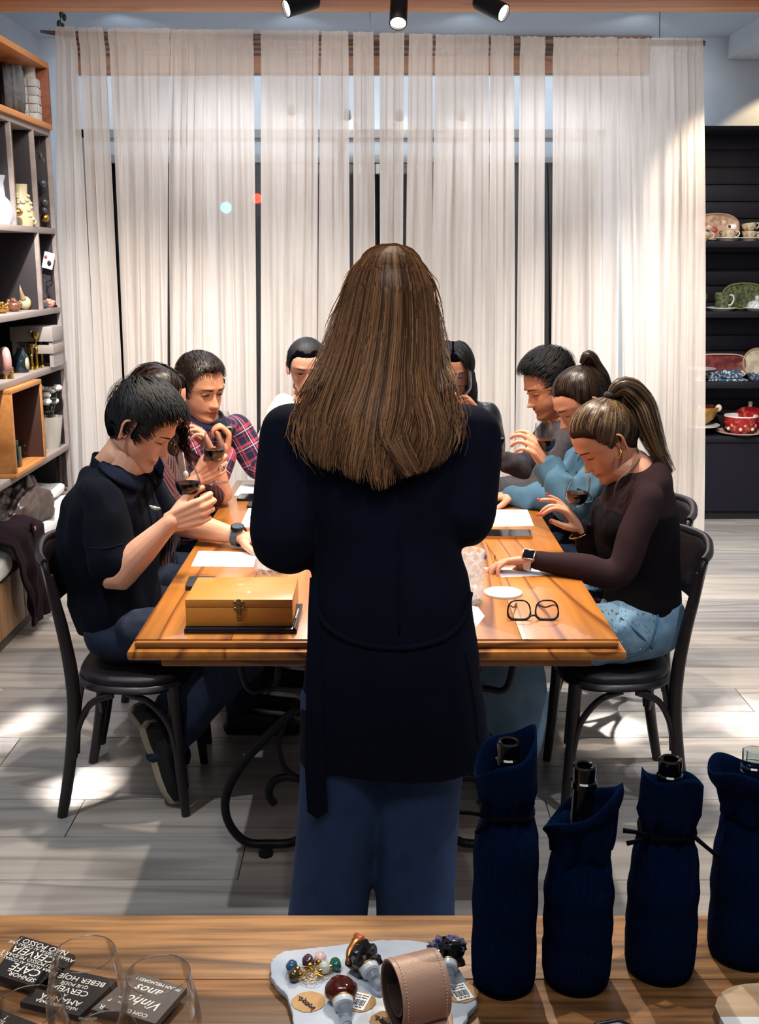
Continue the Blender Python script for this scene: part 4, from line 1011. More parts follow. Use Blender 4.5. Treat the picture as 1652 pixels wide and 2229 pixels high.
def shoe(p, M, upper_m, sole_m, k=1.):
    """M: local x = sideways, y = towards the toe, z = up; origin under the heel"""
    out = [(-.03, 0), (-.036, .05), (-.034, .10), (-.043, .17), (-.042, .22), (-.028, .262), (0, .275), (.026, .262), (.038, .22), (.038, .17), (.03, .10), (.033, .05), (.028, 0), (0, -.012)]
    b = B(); n = len(out)
    for z, g in ((0, .94), (.005, 1.0), (.026, 1.02), (.03, .98)): b.v += [M @ Vector((x*g*k, (.13+(y-.13)*g)*k, z)) for x, y in out]
    b.f = [tuple(range(n))[::-1]]+[(i*n+j, i*n+(j+1) % n, (i+1)*n+(j+1) % n, (i+1)*n+j) for i in range(3) for j in range(n)]+[tuple(3*n+j for j in range(n))]
    so = p.mesh(b, 'shoe_sole', sole_m, 40)
    b = B(); 
    for z, g, ys in ((.028, .95, 0), (.045, .95, 0), (.065, .86, -.01), (.082, .7, -.05), (.09, .55, -.075)):
        b.v += [M @ Vector((x*g*k, (.12+(y-.12)*g+ys)*k if z < .08 else (.055+(y-.12)*g*.55)*k, z)) for x, y in out]
    b.f = [(i*n+j, i*n+(j+1) % n, (i+1)*n+(j+1) % n, (i+1)*n+j) for i in range(4) for j in range(n)]+[tuple(4*n+j for j in range(n))]
    p.mesh(b, 'shoe', upper_m, 50)
def frame_from(org, toe, up):
    y = nrm(toe); x = y.cross(nrm(up)).normalized(); z = x.cross(y); M = Matrix((x, y, z)).transposed().to_4x4(); M.translation = Vector(org); return M
def wristwatch(p, wr, axis, face_n, strap_m, face_m, case_m, r=.031, square=False):
    a = nrm(axis); n_ = nrm(Vector(face_n)-a*Vector(face_n).dot(a)); s = a.cross(n_)
    pts = [Vector(wr)+(n_*math.cos(t)*r*.86+s*math.sin(t)*r) for t in [i*math.pi*2/24 for i in range(24)]]
    b = B()
    for i in range(24):
        q = pts[i]-Vector(wr)
        for o in (-.011, .011): b.v.append(tuple(pts[i]+a*o))
        for o in (.011, -.011): b.v.append(tuple(pts[i]+q.normalized()*.003+a*o))
    b.f = [(4*i+k, 4*i+(k+1) % 4, 4*((i+1) % 24)+(k+1) % 4, 4*((i+1) % 24)+k) for i in range(24) for k in range(4)]
    st = p.mesh(b, 'watch_strap', strap_m, 40)
    M = Matrix((s, a, n_)).transposed().to_3x3(); c = Vector(wr)+n_*(r*.86+.005)
    if square:
        p.mesh(B().box(c, (.034, .039, .010), rot=M, bev=.004), 'watch_case', case_m, 40); p.mesh(B().box(c+n_*.0052, (.028, .033, .0015), rot=M, bev=.0006), 'watch_face', face_m, 40)
    else:
        M4 = M.to_4x4(); p.mesh(B().lathe([(0, -.005), (.021, -.005), (.023, 0), (.021, .004), (.018, .005), (0, .005)], c, 24, mat4=M4), 'watch_case', case_m, 40)
        p.mesh(B().lathe([(0, .0055), (.017, .0055)], c, 24, mat4=M4), 'watch_face', face_m, 40)

# ---- wine glass -----------------------------------------------------------
glass_m = thin_glass('wine_glass_crystal', (.97, .98, .98, 1), .04, .5)
wine_m = mat('red_wine', '#12020a', .12, spec=.25)
G_OUT = [(.0, 0), (.032, 0), (.033, .0015), (.02, .003), (.006, .006), (.0038, .012), (.0036, .05), (.005, .06), (.016, .067), (.027, .078), (.0325, .093), (.0335, .105), (.031, .125), (.027, .145), (.0238, .160)]
G_IN = [(.0228, .160), (.026, .145), (.030, .125), (.0323, .105), (.0313, .093), (.026, .080), (.015, .070), (0, .067)]
def wine_glass(base, axis, fill, label, sc=1.12, group='tasting glasses of red wine'):
    ax = nrm(axis); M = ax.to_track_quat('Z', 'Y').to_matrix().to_4x4()
    e = empty('wine_glass', label, 'glass', base, group=group)
    B().lathe([(r*sc, z*sc) for r, z in G_OUT+G_IN], n=40, mat4=M).obj('bowl_and_stem', glass_m, e, 60)
    if fill:
        bm = bmesh.new(); prof = [(r*sc*.985, z*sc) for r, z in reversed(G_IN)]; n = 32; rows = []
        for r, z in prof:
            rows.append([bm.verts.new(M @ Vector((max(r, .0004)*math.cos(6.2832*j/n), max(r, .0004)*math.sin(6.2832*j/n), z))) for j in range(n)])
        for i in range(len(rows)-1):
            for j in range(n): bm.faces.new((rows[i][j], rows[i][(j+1) % n], rows[i+1][(j+1) % n], rows[i+1][j]))
        lv = (M @ Vector((0, 0, fill*sc))).z
        g = bm.verts[:]+bm.edges[:]+bm.faces[:]
        r_ = bmesh.ops.bisect_plane(bm, geom=g, plane_co=(0, 0, lv), plane_no=(0, 0, 1), clear_outer=True)
        ed = [q for q in r_['geom_cut'] if isinstance(q, bmesh.types.BMEdge)]
        if ed: bmesh.ops.contextual_create(bm, geom=ed)
        me = bpy.data.meshes.new('wine'); bm.to_mesh(me); bm.free(); me.materials.append(wine_m); link(me, 'wine', e, 40)
    return e
# ======== man in the navy polo, nearest on the left
navy = clothes_mat('navy_pique_cotton', '#060b18', '#040812', nscale=14, bump=.12, bscale=420)
hair_blk = hair_mat('black_hair', '#050509', '#161313', gloss=.62, trans=.04)
hair_brn = hair_mat('dark_brown_hair', '#140d0a', '#3c2a21', gloss=.35, trans=.08)
def man_polo():
    p = Person('man in a navy polo shirt and jeans at left, bending over a wine glass', (-.85, 3.33), '#cf9a7e')
    rows = [(-.835, 3.35, .56, .165, .12), (-.84, 3.35, .68, .168, .128), (-.85, 3.35, .82, .178, .145), (-.835, 3.35, .93, .19, .135), (-.815, 3.35, 1.01, .185, .10), (-.80, 3.35, 1.045, .13, .075), (-.792, 3.35, 1.068, .066, .06)]
    shR, elR, wrR = P(222, 1085, 3.155), P(250, 1258, 3.09), P(372, 1136, 3.10)
    shL, elL, wrL = Vector((-.80, 3.53, 1.0)), Vector((-.70, 3.58, .845)), PZ(522, 1168, .818)
    H = head_frame(P(284, 938, 3.27)+Vector((.012, .082, .004)), (.86, -.12, -.52), .0)
    hd = H.translation
    neck = ([Vector((-.80, 3.35, 1.03)), hd+Vector((-.035, 0, -.10))], [.064, .056], {})
    hips = [(-.83, 3.25, .57), (-.83, 3.45, .57)]; kn = [(-.40, 3.21, .545), (-.42, 3.5, .55)]; an = [(-.69, 3.24, .17), (-.76, 3.49, .15)]
    core = [tor(rows, grow=-.02), neck]+[leg_seg(h, k, a, -.015) for h, k, a in zip(hips, kn, an)]
    dR = Vector((.86, .05, .30))
    def hands(b):
        limb(b, [Vector((-.805, 3.35, 1.02)), hd+Vector((-.03, 0, -.09)), hd+Vector((-.012, 0, -.06))], [.066, .058, .055])
        add_arm(b, shR, elR, wrR, 1.08); add_arm(b, shL, elL, wrL, 1.05)
        t1 = add_hand(b, wrR, dR, (-.12, 1, -.05), 'R', thumb=(.55, .8, .35), tcurl=35, fing=((45, 70, 40), (52, 78, 45), (58, 80, 45), (60, 80, 45)), spread=.5, sc=1.08)
        t2 = add_hand(b, wrL, (.95, -.25, -.08), (0, 0, -1), 'L', curl=(14, 18, 12), thumb=(.8, .6, .1), sc=1.06)
        return [t1, t2]
    p.build_body(H, core, None, hands, lid=.06, wide=1.02, jaw=1.08, hs=1.04)
    p.brows('#120c0a', .0036)
    ch = [[r[:3] for r in rows]]
    shirt = p.cloth('polo_shirt', [tor(rows, grow=.012)]+yoke(rows[-1][:3], shR, shL)+[sleeve(shR, elR, wrR, 1.08, .010, .40), sleeve(shL, elL, wrL, 1.08, .010, .40)], navy, .006, 12, .017, 8, 2, (1, 1, .6))
    # collar, placket, emblem
    nb = Vector((-.795, 3.35, 1.075)); b = B()
    def colf(u, v):
        a = -2.55+5.1*u; fx = math.cos(a); r = .074+.004*math.cos(a); low = .012*(1-abs(a)/2.6)
        drop = .050+.012*(abs(a)/2.55)**2
        return nb+Vector((-fx*r*.95-.012+.0*v-.012*v*fx, math.sin(a)*r*(1+.30*v), .040-.048*(1-fx)*.8-drop*max(0, v-.12)-low*0))
    so = p.mesh(b.grid(colf, 40, 8), 'collar', navy, 60); md = so.modifiers.new('thickness', 'SOLIDIFY'); md.thickness = .004
    bv = bvh_of(shirt); o_ = Vector(cam.location); col_m = clothes_mat('navy_collar', '#0b1326', '#080f1f', nscale=14, bump=.12, bscale=420)
    def on(px, py, l=.004):
        d = (P(px, py, 3.3)-o_).normalized(); h = bv.ray_cast(o_-p.root.location, d); return (h[0]+p.root.location+h[1]*l) if h[0] is not None else P(px, py, 3.22)
    def wing(up_, lo_):
        u_ = smooth_path([(a, b_, 0) for a, b_ in up_], 4); l_ = smooth_path([(a, b_, 0) for a, b_ in lo_], 4); n = len(u_); b = B()
        b.grid(lambda u, v: on(*(u_[min(n-1, int(round(u*(n-1))))].lerp(l_[min(n-1, int(round(u*(n-1))))], v).xy), .004+.006*math.sin(v*2.6)), n, 5); w_ = p.mesh(b, 'collar_wing', col_m, 60); w_.modifiers.new('thickness', 'SOLIDIFY').thickness = .004
    wing([(228, 1008), (250, 1020), (280, 1033), (312, 1048)], [(214, 1020), (236, 1043), (262, 1060), (300, 1068)])
    wing([(322, 1038), (332, 1022), (342, 1006), (348, 992)], [(334, 1058), (346, 1050), (354, 1036), (358, 1016)])
    for ln in ([(314, 1046), (320, 1090), (328, 1130), (334, 1162)], [(326, 1044), (334, 1090), (342, 1130), (346, 1150)], [(196, 1192), (230, 1194), (266, 1184)]): p.mesh(B().tube([on(*q, .0015) for q in ln], .0018, 6, sub=4), 'placket_seam', col_m)
    ps = [P(316, 1062, 3.30), P(322, 1095, 3.32), P(330, 1130, 3.33), P(334, 1160, 3.335)]
    e = B().ball((0, 0, 0), (.013, .003, .006), 12, 6); e.ball((.011, 0, .002), (.006, .003, .004), 8, 5).ball((-.012, 0, .003), (.006, .0025, .003), 8, 5)
    e.v = [Matrix.Rotation(.25, 3, 'Y') @ Vector(q)+P(337, 1106, 3.195) for q in e.v]; 
    p.mesh(e, 'chest_emblem', mat('emblem_thread', '#c9cfc9', .7, col2='#5d6b60', nscale=180, contrast=(.45, .6)))
    p.cloth('jeans', [tor(rows[:2], grow=-.006)]+[leg_seg(h, k, a, .006) for h, k, a in zip(hips, kn, an)], denim_d, .009, 6, .012, 8, 5)
    def th(x, y, z): return .009+.020*max(0, min(1, (z-.04)/.05))+.008*max(0, min(1, (y-.02)/.05))*max(0, min(1, (z-.05)/.03))
    short_hair(p, hair_blk, hairline(), th, 3200, .055, 5, comb=(.2, .8, .2), lift=.5, width=.0036)
    white = mat('cream_rubber_sole', '#a69a86', .6); sk = mat('black_canvas_shoe', '#0d0e14', .8)
    shoe(p, frame_from(P(314, 1578, 3.24), Vector((.10, -.02, -.30)), Vector((.9, -.55, .25))), sk, white)
    shoe(p, frame_from(P(286, 1545, 3.47), Vector((.16, .02, -.22)), Vector((.75, -.5, .4))), sk, white)
    wristwatch(p, wrL-nrm(wrL-elL)*.006, wrL-elL, (.1, -.35, 1), mat('grey_rubber_strap', '#3d454d', .6), mat('dark_watch_glass', '#0b0d10', .1), mat('black_watch_case', '#15171a', .3, .5), r=.034)
    k = P(420, 1104, 3.155); ax = Vector((-.16, -.04, .98)); wine_glass(k-nrm(ax)*.045, ax, .108, 'wine glass held by the man in the navy polo')
    return p
man_polo()
# ======== woman in the sheer brown top, nearest on the right
def woman_sheer():
    p = Person('woman with a streaked blonde ponytail in a sheer brown top and rhinestone jeans', (.86, 3.33), '#bd8468', True)
    rows = [(.825, 3.35, .56, .17, .12), (.83, 3.35, .64, .162, .112), (.825, 3.35, .74, .148, .108), (.805, 3.35, .86, .158, .120), (.805, 3.35, .95, .168, .108), (.81, 3.35, 1.03, .16, .085), (.795, 3.35, 1.075, .11, .062), (.775, 3.35, 1.105, .056, .052)]
    shL, elL, wrL = P(1412, 1088, 3.175), P(1345, 1250, 3.10), PZ(1163, 1218, .822)
    shR, elR, wrR = Vector((.80, 3.50, 1.02)), P(1296, 1215, 3.50), P(1262, 1150, 3.40)
    H = head_frame(P(1341, 968, 3.27)+Vector((-.012, .078, .004)), (-.80, -.13, -.62), .0); hd = H.translation
    hips = [(.82, 3.25, .575), (.82, 3.45, .575)]; kn = [(.42, 3.19, .56), (.40, 3.47, .555)]; an = [(.40, 3.12, .14), (.36, 3.4, .12)]
    core = [tor(rows, grow=-.02)]+[leg_seg(h, k, a, -.012) for h, k, a in zip(hips, kn, an)]
    def hands(b):
        limb(b, [Vector((.79, 3.35, 1.06)), hd+Vector((.03, 0, -.085)), hd+Vector((.012, 0, -.05))], [.054, .048, .048])
        add_arm(b, shL, elL, wrL, .92); add_arm(b, shR, elR, wrR, .92)
        t1 = add_hand(b, wrL, (-.98, .08, -.10), (.05, -.35, -1), 'L', fing=((22, 30, 20), (24, 34, 22), (28, 40, 25), (32, 42, 26)), thumb=(.55, .8, .4), tcurl=30, sc=.98, spread=.7)
        t2 = add_hand(b, wrR, (-.42, -.12, .55), (-.75, .1, -.5), 'R', fing=((30, 40, 25), (38, 45, 28), (20, 25, 15), (10, 15, 10)), thumb=(.5, .8, .5), tcurl=40, sc=.95, spread=1.3)
        return [t1, t2]
    p.build_body(H, core, None, hands, lid=.05, wide=.98, jaw=.97, hs=1.0)
    p.brows('#231512', .0028, .005)
    nails(p, '#a8302c', [1])
    sheer_b = clothes_mat('sheer_brown_mesh', '#2a1a1d', '#241518', nscale=8, bump=.04, bscale=500)
    bust = [Vector((.745, 3.275, .90)), Vector((.742, 3.425, .90))]
    segs = [tor(rows[:-1], grow=.006), (bust, [.072, .072], {}), sleeve(shL, elL, wrL, .92, .003, .97, -.001), sleeve(shR, elR, wrR, .92, .003, .95, -.001)]+yoke(rows[-2][:3], shR, shL, r=(.04, .042), g=.004)
    p.cloth('sheer_top', segs, sheer_b, .0065, 12, .0045, 8, 3)
    r2 = [(x+.0, y, z, w_*1.01+.010, d*1.0+.010) for x, y, z, w_, d in rows[:5]]
    p.cloth('inner_bodysuit', [tor(r2), (bust, [.0755, .0755], {})], clothes_mat('dark_bodysuit', '#0d080d', '#0a060a'), .0065, 10, .002, 7, 3)
    jn = p.cloth('jeans', [tor(rows[:2], grow=.014), ([Vector((.845, 3.29, .588)), Vector((.845, 3.41, .588))], [.118, .118], {})]+[leg_seg(h, k, a, .014, 1.5) for h, k, a in zip(hips, kn, an)], denim_l, .008, 6, .011, 9, 8)
    # waistband, belt loop, pocket seams and rhinestones on the near thigh
    def hipsurf(px, py):  # near side of the hip, as seen, at its own depth
        return P(px, py, 3.35)+Vector((0, 0, 0))
    bv = bvh_of(jn)
    def on(px, py, lift=.003):
        o = Vector(cam.location); d = (P(px, py, 3.3)-o).normalized(); h = bv.ray_cast(o-p.root.location, d)
        return None if h[0] is None else h[0]+p.root.location+h[1]*lift
    seam = mat('denim_seam', '#2f5573', .8)
    for nm, line in (('waistband', [(1300, 1287), (1360, 1284), (1420, 1277), (1470, 1270), (1492, 1264)]), ('pocket_seam', [(1432, 1318), (1428, 1360), (1415, 1398), (1385, 1424), (1345, 1428)]), ('side_seam', [(1350, 1345), (1390, 1380), (1420, 1410)])):
        pts = [q for q in (on(*l) for l in line) if q is not None]
        if len(pts) > 1: p.mesh(B().tube(pts, .0035 if nm != 'waistband' else .006, 6, sub=4), nm, seam)
    rs = random.Random(4); st = B()
    for i in range(130):
        q = on(rs.uniform(1300, 1425), rs.uniform(1300, 1420), .001)
        if q is not None: st.ball(q, (.0032, .0032, .0032) if rs.random() < .25 else (.0018,)*3, 6, 4)
    p.mesh(st, 'rhinestones', mat('rhinestone', '#e8e6df', .08, .9, spec=.9), 0, kind='stuff')
    q = on(1290, 1300, .006)
    if q is not None:
        ph = empty('smartphone', 'reddish brown phone lying on the lap of the woman in rhinestone jeans', 'phone', q); B().box((0, 0, .004), (.075, .14, .009), rot=Matrix.Rotation(1.2, 3, 'Z') @ Matrix.Rotation(.15, 3, 'X'), bev=.004).obj('phone_body', mat('russet_case', '#5a221a', .35), ph); B().box((0, 0, .0092), (.066, .128, .001), rot=Matrix.Rotation(1.2, 3, 'Z') @ Matrix.Rotation(.15, 3, 'X')).obj('screen', mat('dark_screen', '#0c0e13', .08, spec=.7), ph)
    hm = hair_mat('streaked_blonde_hair', '#1c1411', '#80654d', '#a3845c', .32, .12)
    td = (0, -.72, .70); tie = H @ p.skull(td, .018)
    tail = [tie, tie+Vector((.035, 0, .022)), tie+Vector((.085, 0, -.02)), P(1408, 920, 3.33), P(1432, 980, 3.32), P(1466, 1036, 3.31)]
    tied_hair(p, hm, td, 2400, 11, .009, tail, 520, .036, .004, .0042)
    b = B().lathe([(.016, -.012), (.022, -.008), (.023, 0), (.022, .008), (.016, .012)], n=16); q = nrm(H.to_3x3() @ Vector(td)).to_track_quat('Z', 'Y').to_matrix().to_4x4(); q.translation = tie
    b.v = [q @ Vector(v) for v in b.v]; p.mesh(b, 'hair_tie', mat('black_elastic', '#0b0b0f', .8))
    gold = mat('gold_metal', '#c79a4a', .22, 1.)
    ea = P(1349, 986, 3.262)
    b = B().tube([ea+Vector((.0, 0, .014)), ea+Vector((.004, -.004, 0)), ea+Vector((.0, -.004, -.012)), ea+Vector((-.006, -.002, -.014))], [.003, .005, .0065, .003], 8, sub=3); p.mesh(b, 'earring', gold)
    ch = B().tube([P(1392, 1000, 3.30), P(1375, 1020, 3.235), P(1345, 1048, 3.225), P(1335, 1085, 3.24)], .0022, 6, sub=5); ch.tube([P(1392, 1000, 3.30), P(1368, 1030, 3.24), P(1350, 1040, 3.24)], .0015, 6, sub=4); p.mesh(ch, 'necklace', mat('dark_cord', '#5b4a38', .5, .3))
    wristwatch(p, wrL+Vector((-.016, 0, 0)), wrL-elL, (.0, -.75, .66), mat('pale_pink_strap', '#b9a29a', .5), mat('black_watch_screen', '#07080c', .08), mat('rose_watch_case', '#b59a8c', .25, .8), r=.0295, square=True)
    r_ = B().lathe([(.0085+.0016*math.cos(t), .0016*math.sin(t)) for t in [i*6.2832/8 for i in range(9)]], n=18)
    kk = wrL+Vector((-.118, .0, .004)); r_.v = [Ry(math.pi/2) @ Vector(v)+kk for v in r_.v]; p.mesh(r_, 'ring', gold)
    bl = B().tube([wrR+Vector((.03*math.cos(t), .028*math.sin(t), -.02+.012*math.cos(t))) for t in [i*.5236 for i in range(13)]], .0025, 6, sub=2); p.mesh(bl, 'bracelet', gold)
    # nude high heeled pump on the near foot
    pump = mat('nude_patent', '#a97f62', .3, coat=.3); f0 = P(1200, 1650, 3.12)
    b = B(); hx = Vector((.435, 3.12, .10)); toe = Vector((.315, 3.03, .012))
    b.tube([hx+Vector((.012, 0, .03)), hx, hx.lerp(toe, .35)+Vector((0, 0, .0)), hx.lerp(toe, .7)+Vector((0, 0, -.006)), toe], [.024, .033, .033, .036, .008], 14, sub=4, asp=.9); p.mesh(b, 'pump', pump)
    p.mesh(B().tube([hx+Vector((.018, .004, -.01)), hx+Vector((.026, .006, -.05)), Vector((hx.x+.026, hx.y+.006, 0))], [.016, .007, .0045], 8, sub=3), 'stiletto_heel', pump)
    f1 = Vector((.37, 3.38, .09)); b = B().tube([f1+Vector((.012, 0, .03)), f1, f1+Vector((-.06, -.03, -.03)), f1+Vector((-.13, -.05, -.07))], [.024, .033, .036, .01], 14, sub=4, asp=.9); p.mesh(b, 'pump', pump)
    p.mesh(B().tube([f1+Vector((.018, .0, -.01)), f1+Vector((.026, .0, -.05)), Vector((f1.x+.026, f1.y, 0))], [.016, .007, .0045], 8, sub=3), 'stiletto_heel', pump)
    k = P(1246, 1108, 3.40); ax = nrm((P(1262, 1048, 3.40)-k)+Vector((0, -.012, 0))); wine_glass(k-ax*.055*1.12, ax, .106, 'tilted wine glass held by the woman in the sheer brown top')
    return p
woman_sheer()
# ======== shared fabrics
def rib_mat(name, col, col2, freq, axis=0, depth=.6, dist=.004):
    if name in MATS: return MATS[name]
    m = mat(name, col, .9, col2=col2, nscale=30, sheen=.1); nt = m.node_tree; N = nt.nodes; L = nt.links
    at = N.new('ShaderNodeAttribute'); at.attribute_name = 'cloth'; sp = N.new('ShaderNodeSeparateXYZ'); L.new(at.outputs['Vector'], sp.inputs[0])
    mu = N.new('ShaderNodeMath'); mu.operation = 'MULTIPLY'; mu.inputs[1].default_value = freq; L.new(sp.outputs[axis], mu.inputs[0])
    sn = N.new('ShaderNodeMath'); sn.operation = 'SINE'; L.new(mu.outputs[0], sn.inputs[0])
    bp = N.new('ShaderNodeBump'); bp.inputs['Strength'].default_value = depth; bp.inputs['Distance'].default_value = dist; L.new(sn.outputs[0], bp.inputs['Height']); L.new(bp.outputs[0], N['Principled BSDF'].inputs['Normal'])
    return m
def plaid():
    m = mat('plaid_flannel', '#1b2340', .9); nt = m.node_tree; N = nt.nodes; L = nt.links
    at = N.new('ShaderNodeAttribute'); at.attribute_name = 'cloth'; sp = N.new('ShaderNodeSeparateXYZ'); L.new(at.outputs['Vector'], sp.inputs[0])
    def ramp(axis, f, off):
        a = N.new('ShaderNodeMath'); a.operation = 'MULTIPLY_ADD'; a.inputs[1].default_value = f; a.inputs[2].default_value = off; L.new(sp.outputs[axis], a.inputs[0])
        b = N.new('ShaderNodeMath'); b.operation = 'FRACT'; L.new(a.outputs[0], b.inputs[0])
        r = N.new('ShaderNodeValToRGB'); r.color_ramp.interpolation = 'CONSTANT'; e = r.color_ramp.elements
        e[0].position = 0; e[0].color = lin('#1a2140'); e[1].position = .30; e[1].color = lin('#b04a58')
        for p_, c in ((.48, '#20284a'), (.56, '#e2d3d6'), (.62, '#1a2140'), (.80, '#8d3444'), (.86, '#141a34')): q = e.new(p_); q.color = lin(c)
        L.new(b.outputs[0], r.inputs['Fac']); return r.outputs[0]
    mx = N.new('ShaderNodeMix'); mx.data_type = 'RGBA'; mx.inputs[0].default_value = .5; L.new(ramp(0, 15, .1), mx.inputs[6]); L.new(ramp(1, 15, .3), mx.inputs[7])
    g = N.new('ShaderNodeMix'); g.data_type = 'RGBA'; g.blend_type = 'MULTIPLY'; g.inputs[0].default_value = 1; L.new(mx.outputs[2], g.inputs[6]); g.inputs[7].default_value = (1.25, 1.1, 1.2, 1)
    L.new(g.outputs[2], N['Principled BSDF'].inputs['Base Color']); return m
def sitter(label, base, skin_c, fem, rows, side, head, arms, hand_specs, garment, g=(.012, .012), brow='#1a110d', lid=.06, hs=1., trous=None, stub=0., ak=1., cloth_kw=None, sleeve_end=(1., 1.), neck_r=None, dirn=(1, 0, 0), jaw=1.):
    """a seated figure: trunk rows, head frame, arms {R, L}: (shoulder, elbow, wrist), hands {R, L}: kwargs of add_hand"""
    p = Person(label, base, skin_c, fem); H = head; hd = H.translation; nb = Vector(rows[-1][:3]); dv = Vector(dirn); sv = Vector(side)
    hip = Vector(rows[0][:3]); hips = [hip+sv*s*.09 for s in (-1, 1)]; kn = [h+dv*.42+Vector((0, 0, -.01)) for h in hips]; an = [Vector((k.x, k.y, .10))-dv*.06 for k in kn]
    up = H.to_3x3() @ Vector((0, 0, 1)); bk = H.to_3x3() @ Vector((0, 1, 0))
    n1 = hd-up*.085-bk*.025
    nr = neck_r or (.05 if fem else .06)
    core = [tor(rows, side, -.02)]+[leg_seg(h, k, a, -.012) for h, k, a in zip(hips, kn, an)]
    def hands(b):
        limb(b, [nb-Vector((0, 0, .03)), n1, hd-up*.05-bk*.01], [nr*1.12, nr, nr*.95])
        out = []
        for s in arms:
            add_arm(b, *arms[s], ak)
            if s in hand_specs: out.append(add_hand(b, arms[s][2], side=s, **hand_specs[s]))
        return out
    p.build_body(H, core, None, hands, lid=lid, hs=hs, stubble=stub, wide=.98 if fem else 1.02, jaw=jaw)
    p.brows(brow, .0028 if fem else .0036)
    nm, m_ = garment; segs = [tor(rows[:-1] if fem else rows, side, g[0])]+yoke(nb, *[arms[s][0] for s in arms], r=(.045, .046))
    if fem:
        c = (Vector(rows[3][:3])+Vector(rows[4][:3]))/2; bd = rows[3][4]*.55
        segs.append(([c+dv*bd+sv*.07-Vector((0, 0, .03)), c+dv*bd-sv*.07-Vector((0, 0, .03))], [.07, .07], {}))
    for i, s in enumerate(arms): segs.append(sleeve(*arms[s], ak, g[1], sleeve_end[i]))
    chains = [[r[:3] for r in rows]]+[[tuple(q) for q in arms[s]] for s in arms]
    kw = dict(voxel=.0065, it=12, amp=.015, freq=8, seed=len(label)*1.37, squash=(1, 1, .7)); kw.update(cloth_kw or {})
    p.garment = p.cloth(nm, segs, m_, chains=chains, **kw)
    p.cloth('trousers', [tor(rows[:2], side, g[0]*.5)]+[leg_seg(h, k, a, .006) for h, k, a in zip(hips, kn, an)], trous or denim_d, .011, 5, .008, 8, 3)
    for a in an: shoe(p, frame_from(Vector((a.x, a.y, .0))-dv*.05, dv, (0, 0, 1)), mat('black_leather_shoe', '#101014', .4), mat('dark_sole', '#15130f', .8))
    return p
def hold(d, palm, th=(.55, .8, .4), tc=35, c=0, sp=.6, sc=1.):
    cs = [((45, 68, 40), (52, 76, 45), (58, 80, 45), (60, 80, 45)), ((25, 35, 25), (30, 40, 28), (34, 45, 28), (36, 45, 28)), ((10, 20, 12), (18, 28, 18), (24, 32, 20), (28, 34, 20))][c]
    return dict(d=d, palm=palm, thumb=th, tcurl=tc, fing=cs, spread=sp, sc=sc)
FEM = ((.165, .12), (.15, .108), (.145, .105), (.155, .115), (.16, .10), (.145, .075), (.062, .055))
MAL = ((.165, .125), (.165, .13), (.175, .14), (.19, .13), (.185, .10), (.13, .078), (.068, .062))
def trunk(cx, cy, tab, lean, zs=(.55, .66, .78, .88, .97, 1.04, 1.085)):
    """trunk rows leaning along lean (dx, dy) from seat to neck"""
    return [(cx+lean[0]*((z-.55)/.55)**1.3, cy+lean[1]*((z-.55)/.55)**1.3, z, a, b_) for z, (a, b_) in zip(zs, tab)]
# ======== woman in burgundy knit, second on the left
def woman_knit():
    rows = trunk(-.87, 3.86, FEM, (.10, 0)); nb = rows[-1]
    R = (Vector((-.79, 3.68, 1.01)), P(372, 1112, 3.66), P(428, 1042, 3.73)); L = (Vector((-.78, 4.03, 1.01)), PZ(482, 1082, .815), P(464, 988, 4.02))
    p = sitter('dark haired woman in burgundy knit half hidden behind the man in the navy polo', (-.87, 3.86), '#cc937a', True, rows, (0, 1, 0), head_frame(P(340, 870, 3.86), (.93, -.14, -.30)), dict(R=R, L=L),
               dict(R=hold((.75, .1, .45), (-.1, 1, 0)), L=dict(d=(-.35, -.12, .9), palm=(-.75, -.2, -.55), fing=((35, 45, 25), (38, 48, 28), (42, 50, 30), (46, 52, 30)), thumb=(.5, .8, .35), tcurl=30, spread=.9, sc=.95)),
               ('knit_top', rib_mat('burgundy_rib_knit', '#4a1820', '#3a1219', 420)), sleeve_end=(.42, .42), ak=.92)
    nails(p, '#8c1f2b', [1])
    long_hair(p, hair_brn, 620, 3, .30, .012, .012, (.6, 3.0), .006)
    g = B()
    g.tube([P(398, 985, 3.70), P(402, 1012, 3.70), P(404, 1030, 3.70)], .0018, 6, sub=3); p.mesh(g.ball(P(404, 1034, 3.70), (.010, .006, .016), 8, 6), 'pendant', mat('white_shell_pendant', '#d9d3c8', .4))
    rg = B().lathe([(.0095+.002*math.cos(t), .002*math.sin(t)) for t in [i*6.2832/8 for i in range(9)]], n=16); q = P(482, 1020, 3.70); rg.v = [Rx(1.57) @ Vector(v)+q for v in rg.v]; p.mesh(rg, 'ring', mat('silver_metal', '#b9b7b4', .2, 1.))
    k = P(470, 1020, 3.745); ax = nrm(P(463, 945, 3.745)-k); wine_glass(k-ax*.052, ax, .107, 'wine glass with red wine held by the woman in burgundy knit')
woman_knit()
